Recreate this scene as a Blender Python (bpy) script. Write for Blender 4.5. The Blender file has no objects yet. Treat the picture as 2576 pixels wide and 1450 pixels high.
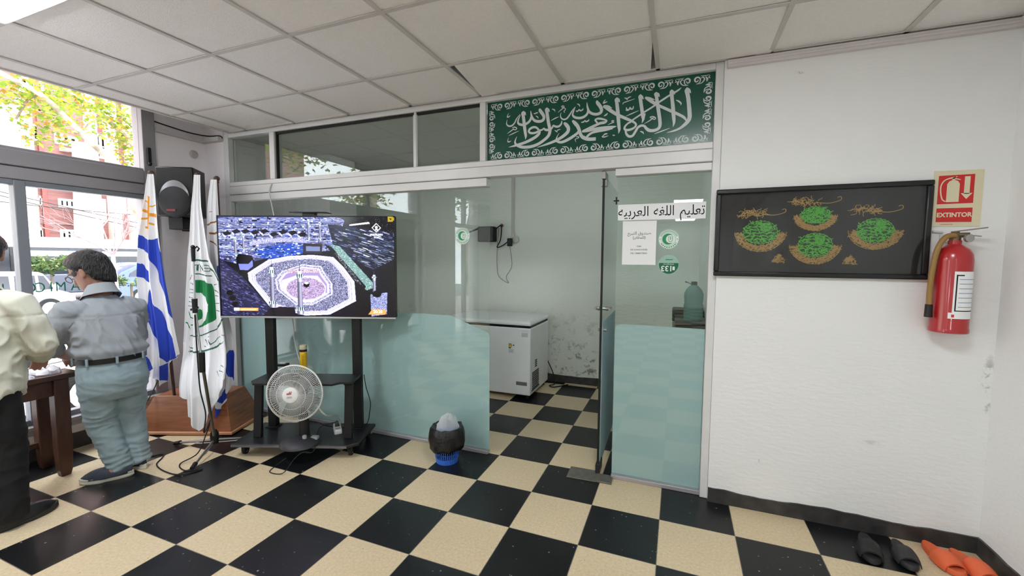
import bpy, bmesh, math, random
from math import sin, cos, pi, radians as R
from mathutils import Vector as V, Matrix, noise
random.seed(7)
sc = bpy.context.scene
COL = sc.collection
# ---------------------------------------------------------------- camera, world, exposure
CAMLOC = V((1.2563, -2.9646, 1.5447))
YAW, PIT, ROL = 0.3729, -0.0714, 0.0062
fw = V((-sin(YAW)*cos(PIT), cos(YAW)*cos(PIT), sin(PIT)))
rt = V((cos(YAW), sin(YAW), 0)); up = rt.cross(fw)
r2 = cos(ROL)*rt + sin(ROL)*up; u2 = -sin(ROL)*rt + cos(ROL)*up
cam = bpy.data.cameras.new('camera'); cam.sensor_width = 36; cam.lens = 36*1066.23/2576
cam.clip_start = 0.05; cam.clip_end = 200
camo = bpy.data.objects.new('camera', cam); COL.objects.link(camo); sc.camera = camo
camo.matrix_world = Matrix(((r2.x, u2.x, -fw.x, CAMLOC.x), (r2.y, u2.y, -fw.y, CAMLOC.y), (r2.z, u2.z, -fw.z, CAMLOC.z), (0, 0, 0, 1)))
w = bpy.data.worlds.new('sky'); sc.world = w; w.use_nodes = True
bg = w.node_tree.nodes['Background']; bg.inputs[0].default_value = (0.93, 0.96, 1.0, 1); bg.inputs[1].default_value = 2.3
LAMP = 8.6
sc.view_settings.view_transform = 'Standard'; sc.view_settings.look = 'None'
sc.view_settings.exposure = 2.12; sc.view_settings.gamma = 1; sc.view_settings.use_curve_mapping = False
sc.cycles.max_bounces = 9; sc.cycles.diffuse_bounces = 5; sc.cycles.glossy_bounces = 4
sc.cycles.transmission_bounces = 6; sc.cycles.transparent_max_bounces = 14
sc.cycles.caustics_reflective = False; sc.cycles.caustics_refractive = False
sc.cycles.sample_clamp_indirect = 6; sc.cycles.adaptive_threshold = .03

# ---------------------------------------------------------------- materials
def S(r, g=None, b=None):
    if g is None: g = b = r
    return tuple((c/255/12.92 if c <= 10 else ((c/255+.055)/1.055)**2.4) for c in (r, g, b))
MATS = {}
def nodes(name):
    m = bpy.data.materials.new(name); m.use_nodes = True
    nt = m.node_tree
    return m, nt, nt.nodes['Principled BSDF'], nt.nodes['Material Output']
def mat(name, col, rough=.5, metal=0, spec=.5, var=0, vs=20, bump=0, bs=60, emit=None, es=0, coat=0, trans=0, stretch=None, vcol=None):
    if name in MATS: return MATS[name]
    m, nt, p, o = nodes(name); MATS[name] = m
    p.inputs['Base Color'].default_value = (*col, 1); p.inputs['Roughness'].default_value = rough
    p.inputs['Metallic'].default_value = metal; p.inputs['Specular IOR Level'].default_value = spec
    if coat: p.inputs['Coat Weight'].default_value = coat; p.inputs['Coat Roughness'].default_value = .08
    if emit: p.inputs['Emission Color'].default_value = (*emit, 1); p.inputs['Emission Strength'].default_value = es
    if trans: p.inputs['Transmission Weight'].default_value = trans
    if var or bump:
        tc = nt.nodes.new('ShaderNodeTexCoord'); mp = nt.nodes.new('ShaderNodeMapping')
        nt.links.new(tc.outputs['Object'], mp.inputs[0])
        if stretch: mp.inputs['Scale'].default_value = stretch
        if var:
            n = nt.nodes.new('ShaderNodeTexNoise'); n.inputs['Scale'].default_value = vs; n.inputs['Detail'].default_value = 5
            nt.links.new(mp.outputs[0], n.inputs['Vector'])
            r = nt.nodes.new('ShaderNodeValToRGB'); r.color_ramp.elements[0].position = .3; r.color_ramp.elements[1].position = .7
            c2 = vcol or tuple(c*(1-var) for c in col)
            r.color_ramp.elements[0].color = (*c2, 1); r.color_ramp.elements[1].color = (*tuple(min(1, c*(1+var*.3)) for c in col), 1)
            nt.links.new(n.outputs[0], r.inputs[0]); nt.links.new(r.outputs[0], p.inputs['Base Color'])
        if bump:
            n = nt.nodes.new('ShaderNodeTexNoise'); n.inputs['Scale'].default_value = bs; n.inputs['Detail'].default_value = 4
            nt.links.new(mp.outputs[0], n.inputs['Vector'])
            b = nt.nodes.new('ShaderNodeBump'); b.inputs['Strength'].default_value = bump; b.inputs['Distance'].default_value = .02
            nt.links.new(n.outputs[0], b.inputs['Height']); nt.links.new(b.outputs[0], p.inputs['Normal'])
    return m
def glass(name, tint=(.93, .97, .95), ior=1.5, rough=0.0, k=1.0):
    if name in MATS: return MATS[name]
    m, nt, p, o = nodes(name); MATS[name] = m; nt.nodes.remove(p)
    t = nt.nodes.new('ShaderNodeBsdfTransparent'); t.inputs[0].default_value = (*tint, 1)
    g = nt.nodes.new('ShaderNodeBsdfGlossy'); g.inputs['Roughness'].default_value = rough; g.inputs['Color'].default_value = (.95, .97, .97, 1)
    f = nt.nodes.new('ShaderNodeFresnel'); f.inputs[0].default_value = ior
    mx = nt.nodes.new('ShaderNodeMixShader')
    ge = nt.nodes.new('ShaderNodeNewGeometry'); bk = mathn(nt, 'MULTIPLY_ADD', ge.outputs['Backfacing'], 1/ior-ior); bk.node.inputs[2].default_value = ior
    nt.links.new(bk, f.inputs[0])
    q = nt.nodes.new('ShaderNodeMath'); q.operation = 'MULTIPLY'; q.inputs[1].default_value = k; q.use_clamp = True
    nt.links.new(f.outputs[0], q.inputs[0]); nt.links.new(q.outputs[0], mx.inputs[0])
    nt.links.new(t.outputs[0], mx.inputs[1]); nt.links.new(g.outputs[0], mx.inputs[2]); nt.links.new(mx.outputs[0], o.inputs[0])
    return m
def film(name, col, tl=.35, tr=.06):
    if name in MATS: return MATS[name]
    m, nt, p, o = nodes(name); MATS[name] = m; nt.nodes.remove(p)
    d = nt.nodes.new('ShaderNodeBsdfDiffuse'); d.inputs[0].default_value = (*col, 1)
    t = nt.nodes.new('ShaderNodeBsdfTranslucent'); t.inputs[0].default_value = (*col, 1)
    x = nt.nodes.new('ShaderNodeBsdfTransparent')
    a = nt.nodes.new('ShaderNodeMixShader'); a.inputs[0].default_value = tl
    b = nt.nodes.new('ShaderNodeMixShader'); b.inputs[0].default_value = tr
    nt.links.new(d.outputs[0], a.inputs[1]); nt.links.new(t.outputs[0], a.inputs[2])
    nt.links.new(a.outputs[0], b.inputs[1]); nt.links.new(x.outputs[0], b.inputs[2]); nt.links.new(b.outputs[0], o.inputs[0])
    return m
def mathn(nt, op, a, b=None, clamp=False):
    n = nt.nodes.new('ShaderNodeMath'); n.operation = op; n.use_clamp = clamp
    for i, x in enumerate((a, b)):
        if x is None: continue
        if isinstance(x, (int, float)): n.inputs[i].default_value = x
        else: nt.links.new(x, n.inputs[i])
    return n.outputs[0]
def mixc(nt, fac, a, b):
    n = nt.nodes.new('ShaderNodeMix'); n.data_type = 'RGBA'
    for s, x in ((0, fac), (6, a), (7, b)):
        if isinstance(x, (int, float)): n.inputs[s].default_value = x
        elif isinstance(x, tuple): n.inputs[s].default_value = (*x, 1)
        else: nt.links.new(x, n.inputs[s])
    return n.outputs[2]
def noisen(nt, vec, scale, detail=4, rough=.5):
    n = nt.nodes.new('ShaderNodeTexNoise'); n.inputs['Scale'].default_value = scale; n.inputs['Detail'].default_value = detail
    n.inputs['Roughness'].default_value = rough; nt.links.new(vec, n.inputs['Vector']); return n.outputs[0]
def step(nt, x, lo, hi):
    n = nt.nodes.new('ShaderNodeMapRange'); n.inputs[1].default_value = lo; n.inputs[2].default_value = hi
    nt.links.new(x, n.inputs[0]); return n.outputs[0]
def floor_mat():
    m, nt, p, o = nodes('checker_tiles')
    tc = nt.nodes.new('ShaderNodeTexCoord'); sp = nt.nodes.new('ShaderNodeSeparateXYZ'); co = tc.outputs['Object']
    nt.links.new(co, sp.inputs[0])
    x = mathn(nt, 'DIVIDE', sp.outputs[0], .4); y = mathn(nt, 'DIVIDE', sp.outputs[1], .4)
    fx, fy = mathn(nt, 'FLOOR', x), mathn(nt, 'FLOOR', y)
    par = mathn(nt, 'FLOORED_MODULO', mathn(nt, 'ADD', fx, fy), 2.0)      # 1 = beige
    n1 = noisen(nt, co, 70, 6, .65); n2 = noisen(nt, co, 6, 3); n3 = noisen(nt, co, 38, 3, .6); n4 = noisen(nt, co, 24, 2)
    beige = mixc(nt, n1, S(172, 152, 120), S(242, 226, 194))
    beige = mixc(nt, mathn(nt, 'MULTIPLY', n2, .35), beige, S(208, 184, 138))
    beige = mixc(nt, mathn(nt, 'MULTIPLY', step(nt, n3, .70, .74), .8), beige, S(110, 88, 62))
    black = mixc(nt, n2, S(12, 13, 15), S(24, 25, 28))
    vo = nt.nodes.new('ShaderNodeTexVoronoi'); vo.inputs['Scale'].default_value = 22; nt.links.new(co, vo.inputs['Vector'])
    dot = mathn(nt, 'MULTIPLY', step(nt, vo.outputs['Distance'], .13, .07), step(nt, n4, .50, .56))
    black = mixc(nt, mathn(nt, 'MULTIPLY', dot, .75), black, S(170, 172, 172))
    black = mixc(nt, mathn(nt, 'MULTIPLY', step(nt, n3, .66, .8), .25), black, S(120, 120, 120))
    col = mixc(nt, par, black, beige)
    ex = mathn(nt, 'ABSOLUTE', mathn(nt, 'SUBTRACT', mathn(nt, 'FRACT', x), .5)); ey = mathn(nt, 'ABSOLUTE', mathn(nt, 'SUBTRACT', mathn(nt, 'FRACT', y), .5))
    e = mathn(nt, 'MAXIMUM', ex, ey)
    col = mixc(nt, mathn(nt, 'MULTIPLY', step(nt, e, .493, .497), .85), col, mixc(nt, n3, S(70, 62, 52), S(150, 142, 128)))
    nt.links.new(col, p.inputs['Base Color']); p.inputs['Specular IOR Level'].default_value = .36
    nt.links.new(mathn(nt, 'ADD', mathn(nt, 'MULTIPLY', par, .16), mathn(nt, 'ADD', mathn(nt, 'MULTIPLY', n2, .14), .26)), p.inputs['Roughness'])
    b = nt.nodes.new('ShaderNodeBump'); b.inputs['Strength'].default_value = .05; b.inputs['Distance'].default_value = .004
    nt.links.new(n1, b.inputs['Height']); nt.links.new(b.outputs[0], p.inputs['Normal'])
    return m
def plaster(name, col, strength=.35, stains=None, smudge=None):
    m, nt, p, o = nodes(name); MATS[name] = m
    tc = nt.nodes.new('ShaderNodeTexCoord'); co = tc.outputs['Object']
    n1 = noisen(nt, co, 22, 5, .6); n2 = noisen(nt, co, 2.2, 3); n3 = noisen(nt, co, 9, 5, .7)
    c = mixc(nt, mathn(nt, 'MULTIPLY', n2, .30), col, tuple(x*.93 for x in col))
    if stains:
        sp = nt.nodes.new('ShaderNodeSeparateXYZ'); nt.links.new(co, sp.inputs[0])
        lo, hi, amt = stains
        msk = mathn(nt, 'MULTIPLY', step(nt, sp.outputs[2], hi, lo), step(nt, n3, .53, .64))
        c = mixc(nt, mathn(nt, 'MULTIPLY', msk, amt), c, S(60, 62, 60))
    if smudge:
        sp = nt.nodes.new('ShaderNodeSeparateXYZ'); nt.links.new(co, sp.inputs[0])
        for x0, z0, rx, rz, amt in smudge:
            a = mathn(nt, 'DIVIDE', mathn(nt, 'SUBTRACT', sp.outputs[0], x0), rx); b = mathn(nt, 'DIVIDE', mathn(nt, 'SUBTRACT', sp.outputs[2], z0), rz)
            d = mathn(nt, 'ADD', mathn(nt, 'MULTIPLY', a, a), mathn(nt, 'MULTIPLY', b, b))
            c = mixc(nt, mathn(nt, 'MULTIPLY', mathn(nt, 'MULTIPLY', step(nt, d, 1.0, .2), step(nt, n1, .48, .58)), amt), c, S(110, 106, 104))
    nt.links.new(c, p.inputs['Base Color']); p.inputs['Roughness'].default_value = .6; p.inputs['Specular IOR Level'].default_value = .3
    mp = nt.nodes.new('ShaderNodeMapping'); mp.inputs['Rotation'].default_value = (0, .7, 0); mp.inputs['Scale'].default_value = (9, 9, 30)
    nt.links.new(co, mp.inputs[0]); n4 = noisen(nt, mp.outputs[0], 2.0, 3)
    b = nt.nodes.new('ShaderNodeBump'); b.inputs['Strength'].default_value = strength; b.inputs['Distance'].default_value = .012
    nt.links.new(mathn(nt, 'ADD', mathn(nt, 'MULTIPLY', n1, .6), mathn(nt, 'MULTIPLY', n4, .7)), b.inputs['Height'])
    nt.links.new(b.outputs[0], p.inputs['Normal'])
    return m
def brick_mat():
    m, nt, p, o = nodes('red_brick'); tc = nt.nodes.new('ShaderNodeTexCoord')
    mp = nt.nodes.new('ShaderNodeMapping'); mp.inputs['Rotation'].default_value = (R(90), 0, R(90)); nt.links.new(tc.outputs['Object'], mp.inputs[0])
    b = nt.nodes.new('ShaderNodeTexBrick'); b.inputs['Scale'].default_value = 3.2; b.inputs['Mortar Size'].default_value = .012
    b.inputs['Color1'].default_value = (*S(134, 92, 88), 1); b.inputs['Color2'].default_value = (*S(120, 80, 78), 1); b.inputs['Mortar'].default_value = (*S(150, 124, 118), 1)
    nt.links.new(mp.outputs[0], b.inputs['Vector']); nt.links.new(b.outputs[0], p.inputs['Base Color']); p.inputs['Roughness'].default_value = .8
    return m

# ---------------------------------------------------------------- mesh building
def wmat(o):
    m = o.matrix_basis.copy()
    while o.parent: o = o.parent; m = o.matrix_basis @ m
    return m
class B:
    def __init__(s): s.v = []; s.f = []; s.mi = []
    def add(s, vs, fs, mi=0):
        n = len(s.v); s.v += [V(p) for p in vs]; s.f += [tuple(i+n for i in f) for f in fs]; s.mi += [mi]*len(fs); return s
    def box(s, x0, x1, y0, y1, z0, z1, mi=0):
        return s.add([(x0,y0,z0),(x1,y0,z0),(x1,y1,z0),(x0,y1,z0),(x0,y0,z1),(x1,y0,z1),(x1,y1,z1),(x0,y1,z1)],
                     [(0,3,2,1),(4,5,6,7),(0,1,5,4),(1,2,6,5),(2,3,7,6),(3,0,4,7)], mi)
    def obox(s, c, size, m=None, mi=0):
        t = B().box(-size[0]/2, size[0]/2, -size[1]/2, size[1]/2, -size[2]/2, size[2]/2)
        m = (m or Matrix.Identity(3)).to_4x4(); m.translation = V(c)
        return s.add([m @ p for p in t.v], t.f, mi)
    def beam(s, a, b, wx, wy, upv=(0,0,1), mi=0):
        a, b = V(a), V(b); d = (b-a); L = d.length; d.normalize()
        u = V(upv)
        if abs(d.dot(u)) > .95: u = V((0,1,0))
        x = u.cross(d).normalized(); y = d.cross(x)
        m = Matrix((x, y, d)).transposed()
        return s.obox((a+b)/2, (wx, wy, L), m, mi)
    def loft(s, rings, caps=True, mi=0):
        n = len(rings[0]); vs = [p for r in rings for p in r]; fs = []
        for i in range(len(rings)-1):
            for j in range(n):
                k = (j+1) % n; fs.append((i*n+j, i*n+k, (i+1)*n+k, (i+1)*n+j))
        if caps: fs.append(tuple(reversed(range(n)))); fs.append(tuple((len(rings)-1)*n+j for j in range(n)))
        return s.add(vs, fs, mi)
    def tube(s, pts, r, n=8, mi=0, caps=True, flat=1):
        pts = [V(p) for p in pts]; rings = []; prev = None
        for i, p in enumerate(pts):
            d = (pts[min(i+1, len(pts)-1)]-pts[max(i-1, 0)])
            d = d.normalized() if d.length > 1e-9 else V((0,0,1))
            if prev is None:
                u = V((0,0,1)) if abs(d.z) < .9 else V((1,0,0)); x = u.cross(d).normalized()
            else: x = (prev - d*prev.dot(d)).normalized()
            prev = x; y = d.cross(x); rr = r[i] if isinstance(r, (list, tuple)) else r
            rings.append([p + x*(rr*cos(2*pi*j/n)) + y*(rr*flat*sin(2*pi*j/n)) for j in range(n)])
        return s.loft(rings, caps, mi)
    def lathe(s, prof, c=(0,0,0), n=24, m=None, mi=0, caps=True):
        m = m or Matrix.Identity(3); c = V(c)
        rings = [[c + m @ V((r*cos(2*pi*j/n), r*sin(2*pi*j/n), z)) for j in range(n)] for r, z in prof]
        return s.loft(rings, caps, mi)
    def ball(s, c, rx, ry=None, rz=None, m=None, n=16, mi=0):
        ry = ry or rx; rz = rz or rx; k = max(6, n//2); m = m or Matrix.Identity(3); c = V(c)
        rings = []
        for i in range(k+1):
            a = -pi/2 + pi*i/k; a = max(min(a, pi/2-.02), -pi/2+.02)
            rings.append([c + m @ V((rx*cos(a)*cos(2*pi*j/n), ry*cos(a)*sin(2*pi*j/n), rz*sin(a))) for j in range(n)])
        return s.loft(rings, True, mi)
    def prism(s, poly, off, mi=0):
        n = len(poly); a = [V(p) for p in poly]; off = V(off); vs = a + [p+off for p in a]
        fs = [tuple(range(n-1, -1, -1)), tuple(range(n, 2*n))] + [(i, (i+1) % n, n+(i+1) % n, n+i) for i in range(n)]
        return s.add(vs, fs, mi)
    def torus(s, c, Rr, r, m=None, n=40, k=6, mi=0, a0=0, a1=2*pi):
        m = m or Matrix.Identity(3); c = V(c); full = abs(a1-a0-2*pi) < 1e-6
        rings = [[c + m @ V(((Rr+r*cos(2*pi*j/k))*cos(a), (Rr+r*cos(2*pi*j/k))*sin(a), r*sin(2*pi*j/k))) for j in range(k)]
                 for a in [a0+(a1-a0)*i/n for i in range(n+1)]]
        return s.loft(rings, not full, mi)
    def ribbon(s, pts, wid, nrm, mi=0):
        """flat stroke: 3D points with a width at each, lying in the plane of normal nrm"""
        pts = [V(p) for p in pts]; nrm = V(nrm); L = []; Rr = []
        for i, p in enumerate(pts):
            d = (pts[min(i+1, len(pts)-1)]-pts[max(i-1, 0)]).normalized(); x = nrm.cross(d)
            L.append(p+x*wid[i]/2); Rr.append(p-x*wid[i]/2)
        n = len(pts)
        return s.add(L+Rr, [(i, i+1, n+i+1, n+i) for i in range(n-1)], mi)
    def xf(s, m): s.v = [m @ p for p in s.v]; return s
    def mesh(s, name, mats=None):
        me = bpy.data.meshes.new(name); me.from_pydata([tuple(p) for p in s.v], [], s.f)
        for m in (mats if isinstance(mats, (list, tuple)) else [mats]):
            if m: me.materials.append(m)
        if any(s.mi): me.polygons.foreach_set('material_index', s.mi)
        return me
    def out(s, name, mats, parent=None, smooth=True, bevel=0, local=False, ang=38, fix=True, seg=2):
        if parent and not local:
            s.xf(wmat(parent).inverted())
        me = s.mesh(name, mats)
        if fix:
            bm = bmesh.new(); bm.from_mesh(me); bmesh.ops.recalc_face_normals(bm, faces=bm.faces); bm.to_mesh(me); bm.free()
        if smooth:
            me.polygons.foreach_set('use_smooth', [True]*len(me.polygons)); me.set_sharp_from_angle(angle=R(ang))
        me.update()
        o = bpy.data.objects.new(name, me); COL.objects.link(o); o.parent = parent
        if bevel:
            b = o.modifiers.new('bevel', 'BEVEL'); b.width = bevel; b.segments = seg; b.limit_method = 'ANGLE'; b.angle_limit = R(40)
        return o
def tag(o, label=None, cat=None, group=None, kind=None):
    if label: o['label'] = label
    if cat: o['category'] = cat
    if group: o['group'] = group
    if kind: o['kind'] = kind
    return o
def thing(name, label, cat, loc=(0,0,0), rotz=0, group=None):
    o = bpy.data.objects.new(name, None); COL.objects.link(o); o.empty_display_size = .1
    o.location = loc; o.rotation_euler = (0, 0, rotz)
    o.matrix_basis = Matrix.Translation(V(loc)) @ Matrix.Rotation(rotz, 4, 'Z')
    return tag(o, label, cat, group)
def struct(o): o['kind'] = 'structure'; return o
def dup(o, parent=None, dm=None):
    c = o.copy(); COL.objects.link(c); c.parent = parent
    for ch in o.children: dup(ch, c)
    return c
def spline(pts, k=6):
    """Catmull-Rom through points (tuples of any length)"""
    out = []; n = len(pts)
    for i in range(n-1):
        p0, p1, p2, p3 = pts[max(i-1, 0)], pts[i], pts[i+1], pts[min(i+2, n-1)]
        for j in range(k):
            t = j/k
            out.append(tuple(.5*((2*b)+(c-a)*t+(2*a-5*b+4*c-d)*t*t+(3*b-a-3*c+d)*t**3) for a, b, c, d in zip(p0, p1, p2, p3)))
    out.append(tuple(pts[-1])); return out
def text(name, s, size, m, material, parent=None, align='CENTER', sx=1.0, bold=0.0, ext=0.0, fit=None):
    """lettering as a flat mesh: matrix m takes the text plane (x right, y up) into the world"""
    c = bpy.data.curves.new(name, 'FONT'); c.body = s; c.size = size; c.align_x = align; c.align_y = 'CENTER'; c.offset = bold; c.extrude = ext
    c.resolution_u = 3
    o = bpy.data.objects.new(name, c); COL.objects.link(o); bpy.context.view_layer.update()
    me = bpy.data.meshes.new_from_object(o.evaluated_get(bpy.context.evaluated_depsgraph_get()))
    bpy.data.objects.remove(o); bpy.data.curves.remove(c)
    if fit:
        xs = [v.co.x for v in me.vertices]; sx = fit/(max(xs)-min(xs))
    mm = m @ Matrix.Diagonal((sx, 1, 1, 1))
    if parent: mm = wmat(parent).inverted() @ mm
    me.transform(mm); me.name = name; me.materials.clear(); me.materials.append(material)
    o = bpy.data.objects.new(name, me); COL.objects.link(o); o.parent = parent
    return o
def frame_m(origin, xdir, ydir):
    x = V(xdir).normalized(); y = V(ydir).normalized(); z = x.cross(y)
    m = Matrix((x, y, z)).transposed().to_4x4(); m.translation = V(origin); return m
def rot_to(d, upv=(0,0,1)):
    """3x3 whose z axis is d"""
    z = V(d).normalized(); u = V(upv)
    if abs(z.dot(u)) > .98: u = V((0,1,0))
    x = u.cross(z).normalized(); return Matrix((x, z.cross(x), z)).transposed()

# ---------------------------------------------------------------- common materials
alu = mat('white_aluminium', S(222, 222, 222), .35, .0, .5, var=.05, vs=6)
alu_old = mat('grey_aluminium', S(172, 170, 174), .38, .35, .5)
alu_dark = mat('dark_aluminium', S(158, 155, 160), .42, .2)
steel = mat('brushed_steel', S(165, 165, 160), .35, .9)
blackm = mat('black_metal', S(19, 19, 21), .5, .1, bump=.05, bs=300)
blackp = mat('black_plastic', S(13, 13, 15), .42)
rubber = mat('black_rubber', S(12, 12, 12), .7)
whitep = mat('white_plastic', S(232, 232, 230), .35)
paper = mat('white_paper', S(238, 240, 242), .8)
ink = mat('black_ink', S(25, 25, 28), .8)
greyink = mat('grey_ink', S(120, 120, 125), .8)
pane = glass('clear_glass')
pane_win = glass('window_glass', (.97, .98, .98))
frost = film('frosted_film', S(206, 228, 234), .22, .05)
wall_white = plaster('white_plaster', S(236, 238, 237), .26)
wall_marked = plaster('marked_white_plaster', S(236, 238, 237), .26, smudge=((2.765, .90, .035, .17, .6), (1.86, 2.60, .03, .012, .6), (2.3, .52, .05, .015, .2), (1.75, .30, .015, .03, .35)))
wall_pink = plaster('window_wall_plaster', S(248, 243, 246), .4)
wall_in = plaster('stained_plaster', S(232, 234, 226), .3, stains=(.25, .95, .75))
greenfilm = mat('green_banner_film', S(14, 84, 66), .25, 0, .5, var=.35, vs=3)
bannerwhite = mat('pale_silver_vinyl', S(208, 216, 216), .45)
wood = mat('red_brown_wood', S(154, 94, 60), .35, var=.35, vs=5, stretch=(1, 1, 9))
wood_dk = mat('dark_table_wood', S(74, 44, 32), .4, var=.3, vs=6, stretch=(4, 4, 1))
skirt = mat('black_skirting_tile', S(38, 38, 40), .4, var=.35, vs=14, vcol=S(70, 68, 66))
# ---------------------------------------------------------------- setting: shell of the two rooms
fl = struct(B().box(-3.45, 3.0, -11.8, 2.3, -.05, 0).out('floor', floor_mat(), smooth=False))
CZ = 2.722
OX, OY, PT = -.73, -.595, .61
XS = [-2.78] + [OX+PT*i for i in range(-3, 6)] + [2.78]
YS = [-.075] + [OY-PT*i for i in range(0, 19)] + [-11.6]
LAMPS = [(i, j) for i in (-2, 3) for j in (-3, -10, -17)]
def lampcell(x0, y1): return any(abs(x0-(OX+PT*i)) < .01 and abs(y1-(OY+PT*(j+1))) < .01 for i, j in LAMPS)
tile_m = mat('ceiling_tile', S(248, 245, 244), .9, var=.04, vs=90, bump=.25, bs=160)
tiles = B(); bars = B()
for a in range(len(XS)-1):
    for b in range(len(YS)-1):
        x0, x1, y1, y0 = XS[a], XS[a+1], YS[b], YS[b+1]
        if lampcell(x0, y1): continue
        z = [CZ+.006+random.uniform(0, .0025) for _ in range(4)]
        sag = [0, 0, 0, 0]
        if b == 0 and abs(x0-(OX+PT)) < .01: sag = [.035, 0, 0, .012]     # a tile dropped at one corner shows a dark gap
        if b == 0 and abs(x0-(OX+PT*3)) < .01: sag = [0, .0, .03, .0]
        x0 += .0; t = .012
        vs = [(x0, y0, z[0]+sag[1]), (x1, y0, z[1]), (x1, y1, z[2]-sag[2]*.3), (x0, y1, z[3]-sag[0]*.3)]
        if b == 0 and abs(XS[a]-(OX+PT)) < .01: vs[0] = (x0+.052, y0, z[0]-.004)
        if b == 0 and abs(XS[a]-(OX+PT*2)) < .01: vs[2] = (x1-.045, y1, z[2]-.006)
        tiles.add(vs + [(p[0], p[1], p[2]+t) for p in vs], [(0,1,2,3),(7,6,5,4),(0,4,5,1),(1,5,6,2),(2,6,7,3),(3,7,4,0)])
bw = .0125
for x in XS[1:-1]: bars.box(x-bw, x+bw, -11.6, -.075, CZ, CZ+.005)
for y in YS[1:-1]: bars.box(-2.78, 2.78, y-bw, y+bw, CZ+.0004, CZ+.0049)
bars.box(-2.805, -2.78, -11.6, -.075, CZ-.004, CZ+.045)
bars.box(-2.78, 2.78, -.10, -.075, CZ, CZ+.006)
ceil = struct(tiles.out('ceiling', tile_m, smooth=False))
tbar = mat('ceiling_runner', S(206, 202, 200), .6)
bars.out('ceiling_runner', tbar, ceil, smooth=False)
struct(B().box(-3.6, 3.1, -11.8, 2.3, 3.3, 3.4).out('roof_slab', plaster('slab_plaster', S(215, 213, 212), .1), smooth=False))
# window wall on the left, street side
WX = -3.2
wl = B()
wl.box(WX-.25, WX, -3.74, -.5, 0, .21)                   # below the big window
wl.box(WX-.25, WX, -3.74, -.5, 2.93, 3.3)                # above it
wl.box(WX-.25, WX, -.5, .1, 0, 3.3)                      # pier beside the partition
wl.box(WX-.25, WX+.10, -4.9, -3.74, 0, 3.3)              # wide pillar
wl.box(WX-.25, WX, -6.2, -4.9, 2.9, 3.3)
wl.box(WX-.25, WX, -11.8, -6.2, 0, 3.3)
wl.box(WX-.25, WX, .1, .25, 0, 3.3); wl.box(WX-.25, WX, 1.1, 2.3, 0, 3.3)
wl.box(WX-.25, WX, .25, 1.1, 0, .4); wl.box(WX-.25, WX, .25, 1.1, 1.72, 3.3)
wl.box(WX, WX+.42, 1.15, 1.6, 0, 3.3)                    # pilaster in the small room
struct(wl.out('wall_left', wall_pink, smooth=False))
struct(B().box(WX, -2.93, -.05, .06, 0, 3.3).out('wall_corner', wall_pink, smooth=False))
led = B().box(WX, WX+.05, -.5, -.05, 2.66, 2.70).box(WX+.05, -2.93, -.10, -.05, 2.66, 2.70)
struct(led.out('trim_1', mat('cornice_paint', S(205, 200, 200), .6), smooth=False))
struct(B().box(2.78, 2.95, -11.8, .06, 0, 3.3).out('wall_right', wall_white, smooth=False))
struct(B().box(1.478, 2.95, -.07, .10, 0, 3.3).out('wall_front', wall_marked, smooth=False))
struct(B().box(WX-.25, 2.95, -11.8, -11.6, 0, 3.3).out('wall_rear', wall_white, smooth=False))
struct(B().box(WX, 1.6, 2.10, 2.3, 0, 3.3).out('wall_inner_back', wall_in, smooth=False))
struct(B().box(1.47, 1.62, .10, 2.10, 0, 3.3).out('wall_inner_right', wall_in, smooth=False))
struct(B().box(WX, 1.47, .06, 2.1, 2.80, 2.84).out('ceiling_inner', mat('inner_ceiling', S(190, 188, 184), .8), smooth=False))
# header wall over the partition, hidden above the hung ceiling
struct(B().box(-2.93, 1.478, -.04, .06, 2.735, 3.3).out('wall_header', wall_white, smooth=False))
# skirtings with a worn, wavy upper edge
def skirting(name, pts, nrm, h, t):
    b = B(); n = V(nrm); front = []; k = len(pts)
    tops = [h*(1+.16*noise.noise(V((p[0]*3.1, p[1]*3.1, 4.2)))+.06*noise.noise(V((p[0]*13, p[1]*13, 1.)))) for p in pts]
    for i in range(k-1):
        a, c = V(pts[i]), V(pts[i+1])
        za, zc = V((0, 0, tops[i])), V((0, 0, tops[i+1]))
        b.add([a, c, c+zc, a+za, a+n*t, c+n*t, c+n*t*.8+zc, a+n*t*.8+za], [(0,1,2,3),(4,5,6,7),(3,2,6,7),(0,1,5,4)] + ([(0,3,7,4)] if i == 0 else []) + ([(1,2,6,5)] if i == k-2 else []))
    return struct(b.out(name, skirt, smooth=False))
skirting('baseboard_front', [(1.478+1.302*i/40, -.07, 0) for i in range(41)], (0, -1, 0), .085, .014)
skirting('baseboard_right', [(2.78, -.085-4*i/60, 0) for i in range(61)], (-1, 0, 0), .085, .014)
skirting('baseboard_inner', [(-3.2+4.67*i/60, 2.10, 0) for i in range(61)], (0, -1, 0), .09, .014)
skirting('baseboard_left', [(WX, -3.74+3.69*i/50, 0) for i in range(51)], (1, 0, 0), .12, .014)
# cable channel under the ceiling on the white wall
cc = B().box(1.49, 2.78, -.10, -.07, 2.672, 2.715).box(1.49, 2.78, -.106, -.10, 2.686, 2.700).box(2.752, 2.78, -3.5, -.10, 2.672, 2.715)
struct(cc.out('trim_2', mat('channel_paint', S(214, 208, 208), .5), smooth=False, bevel=.004))
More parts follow.
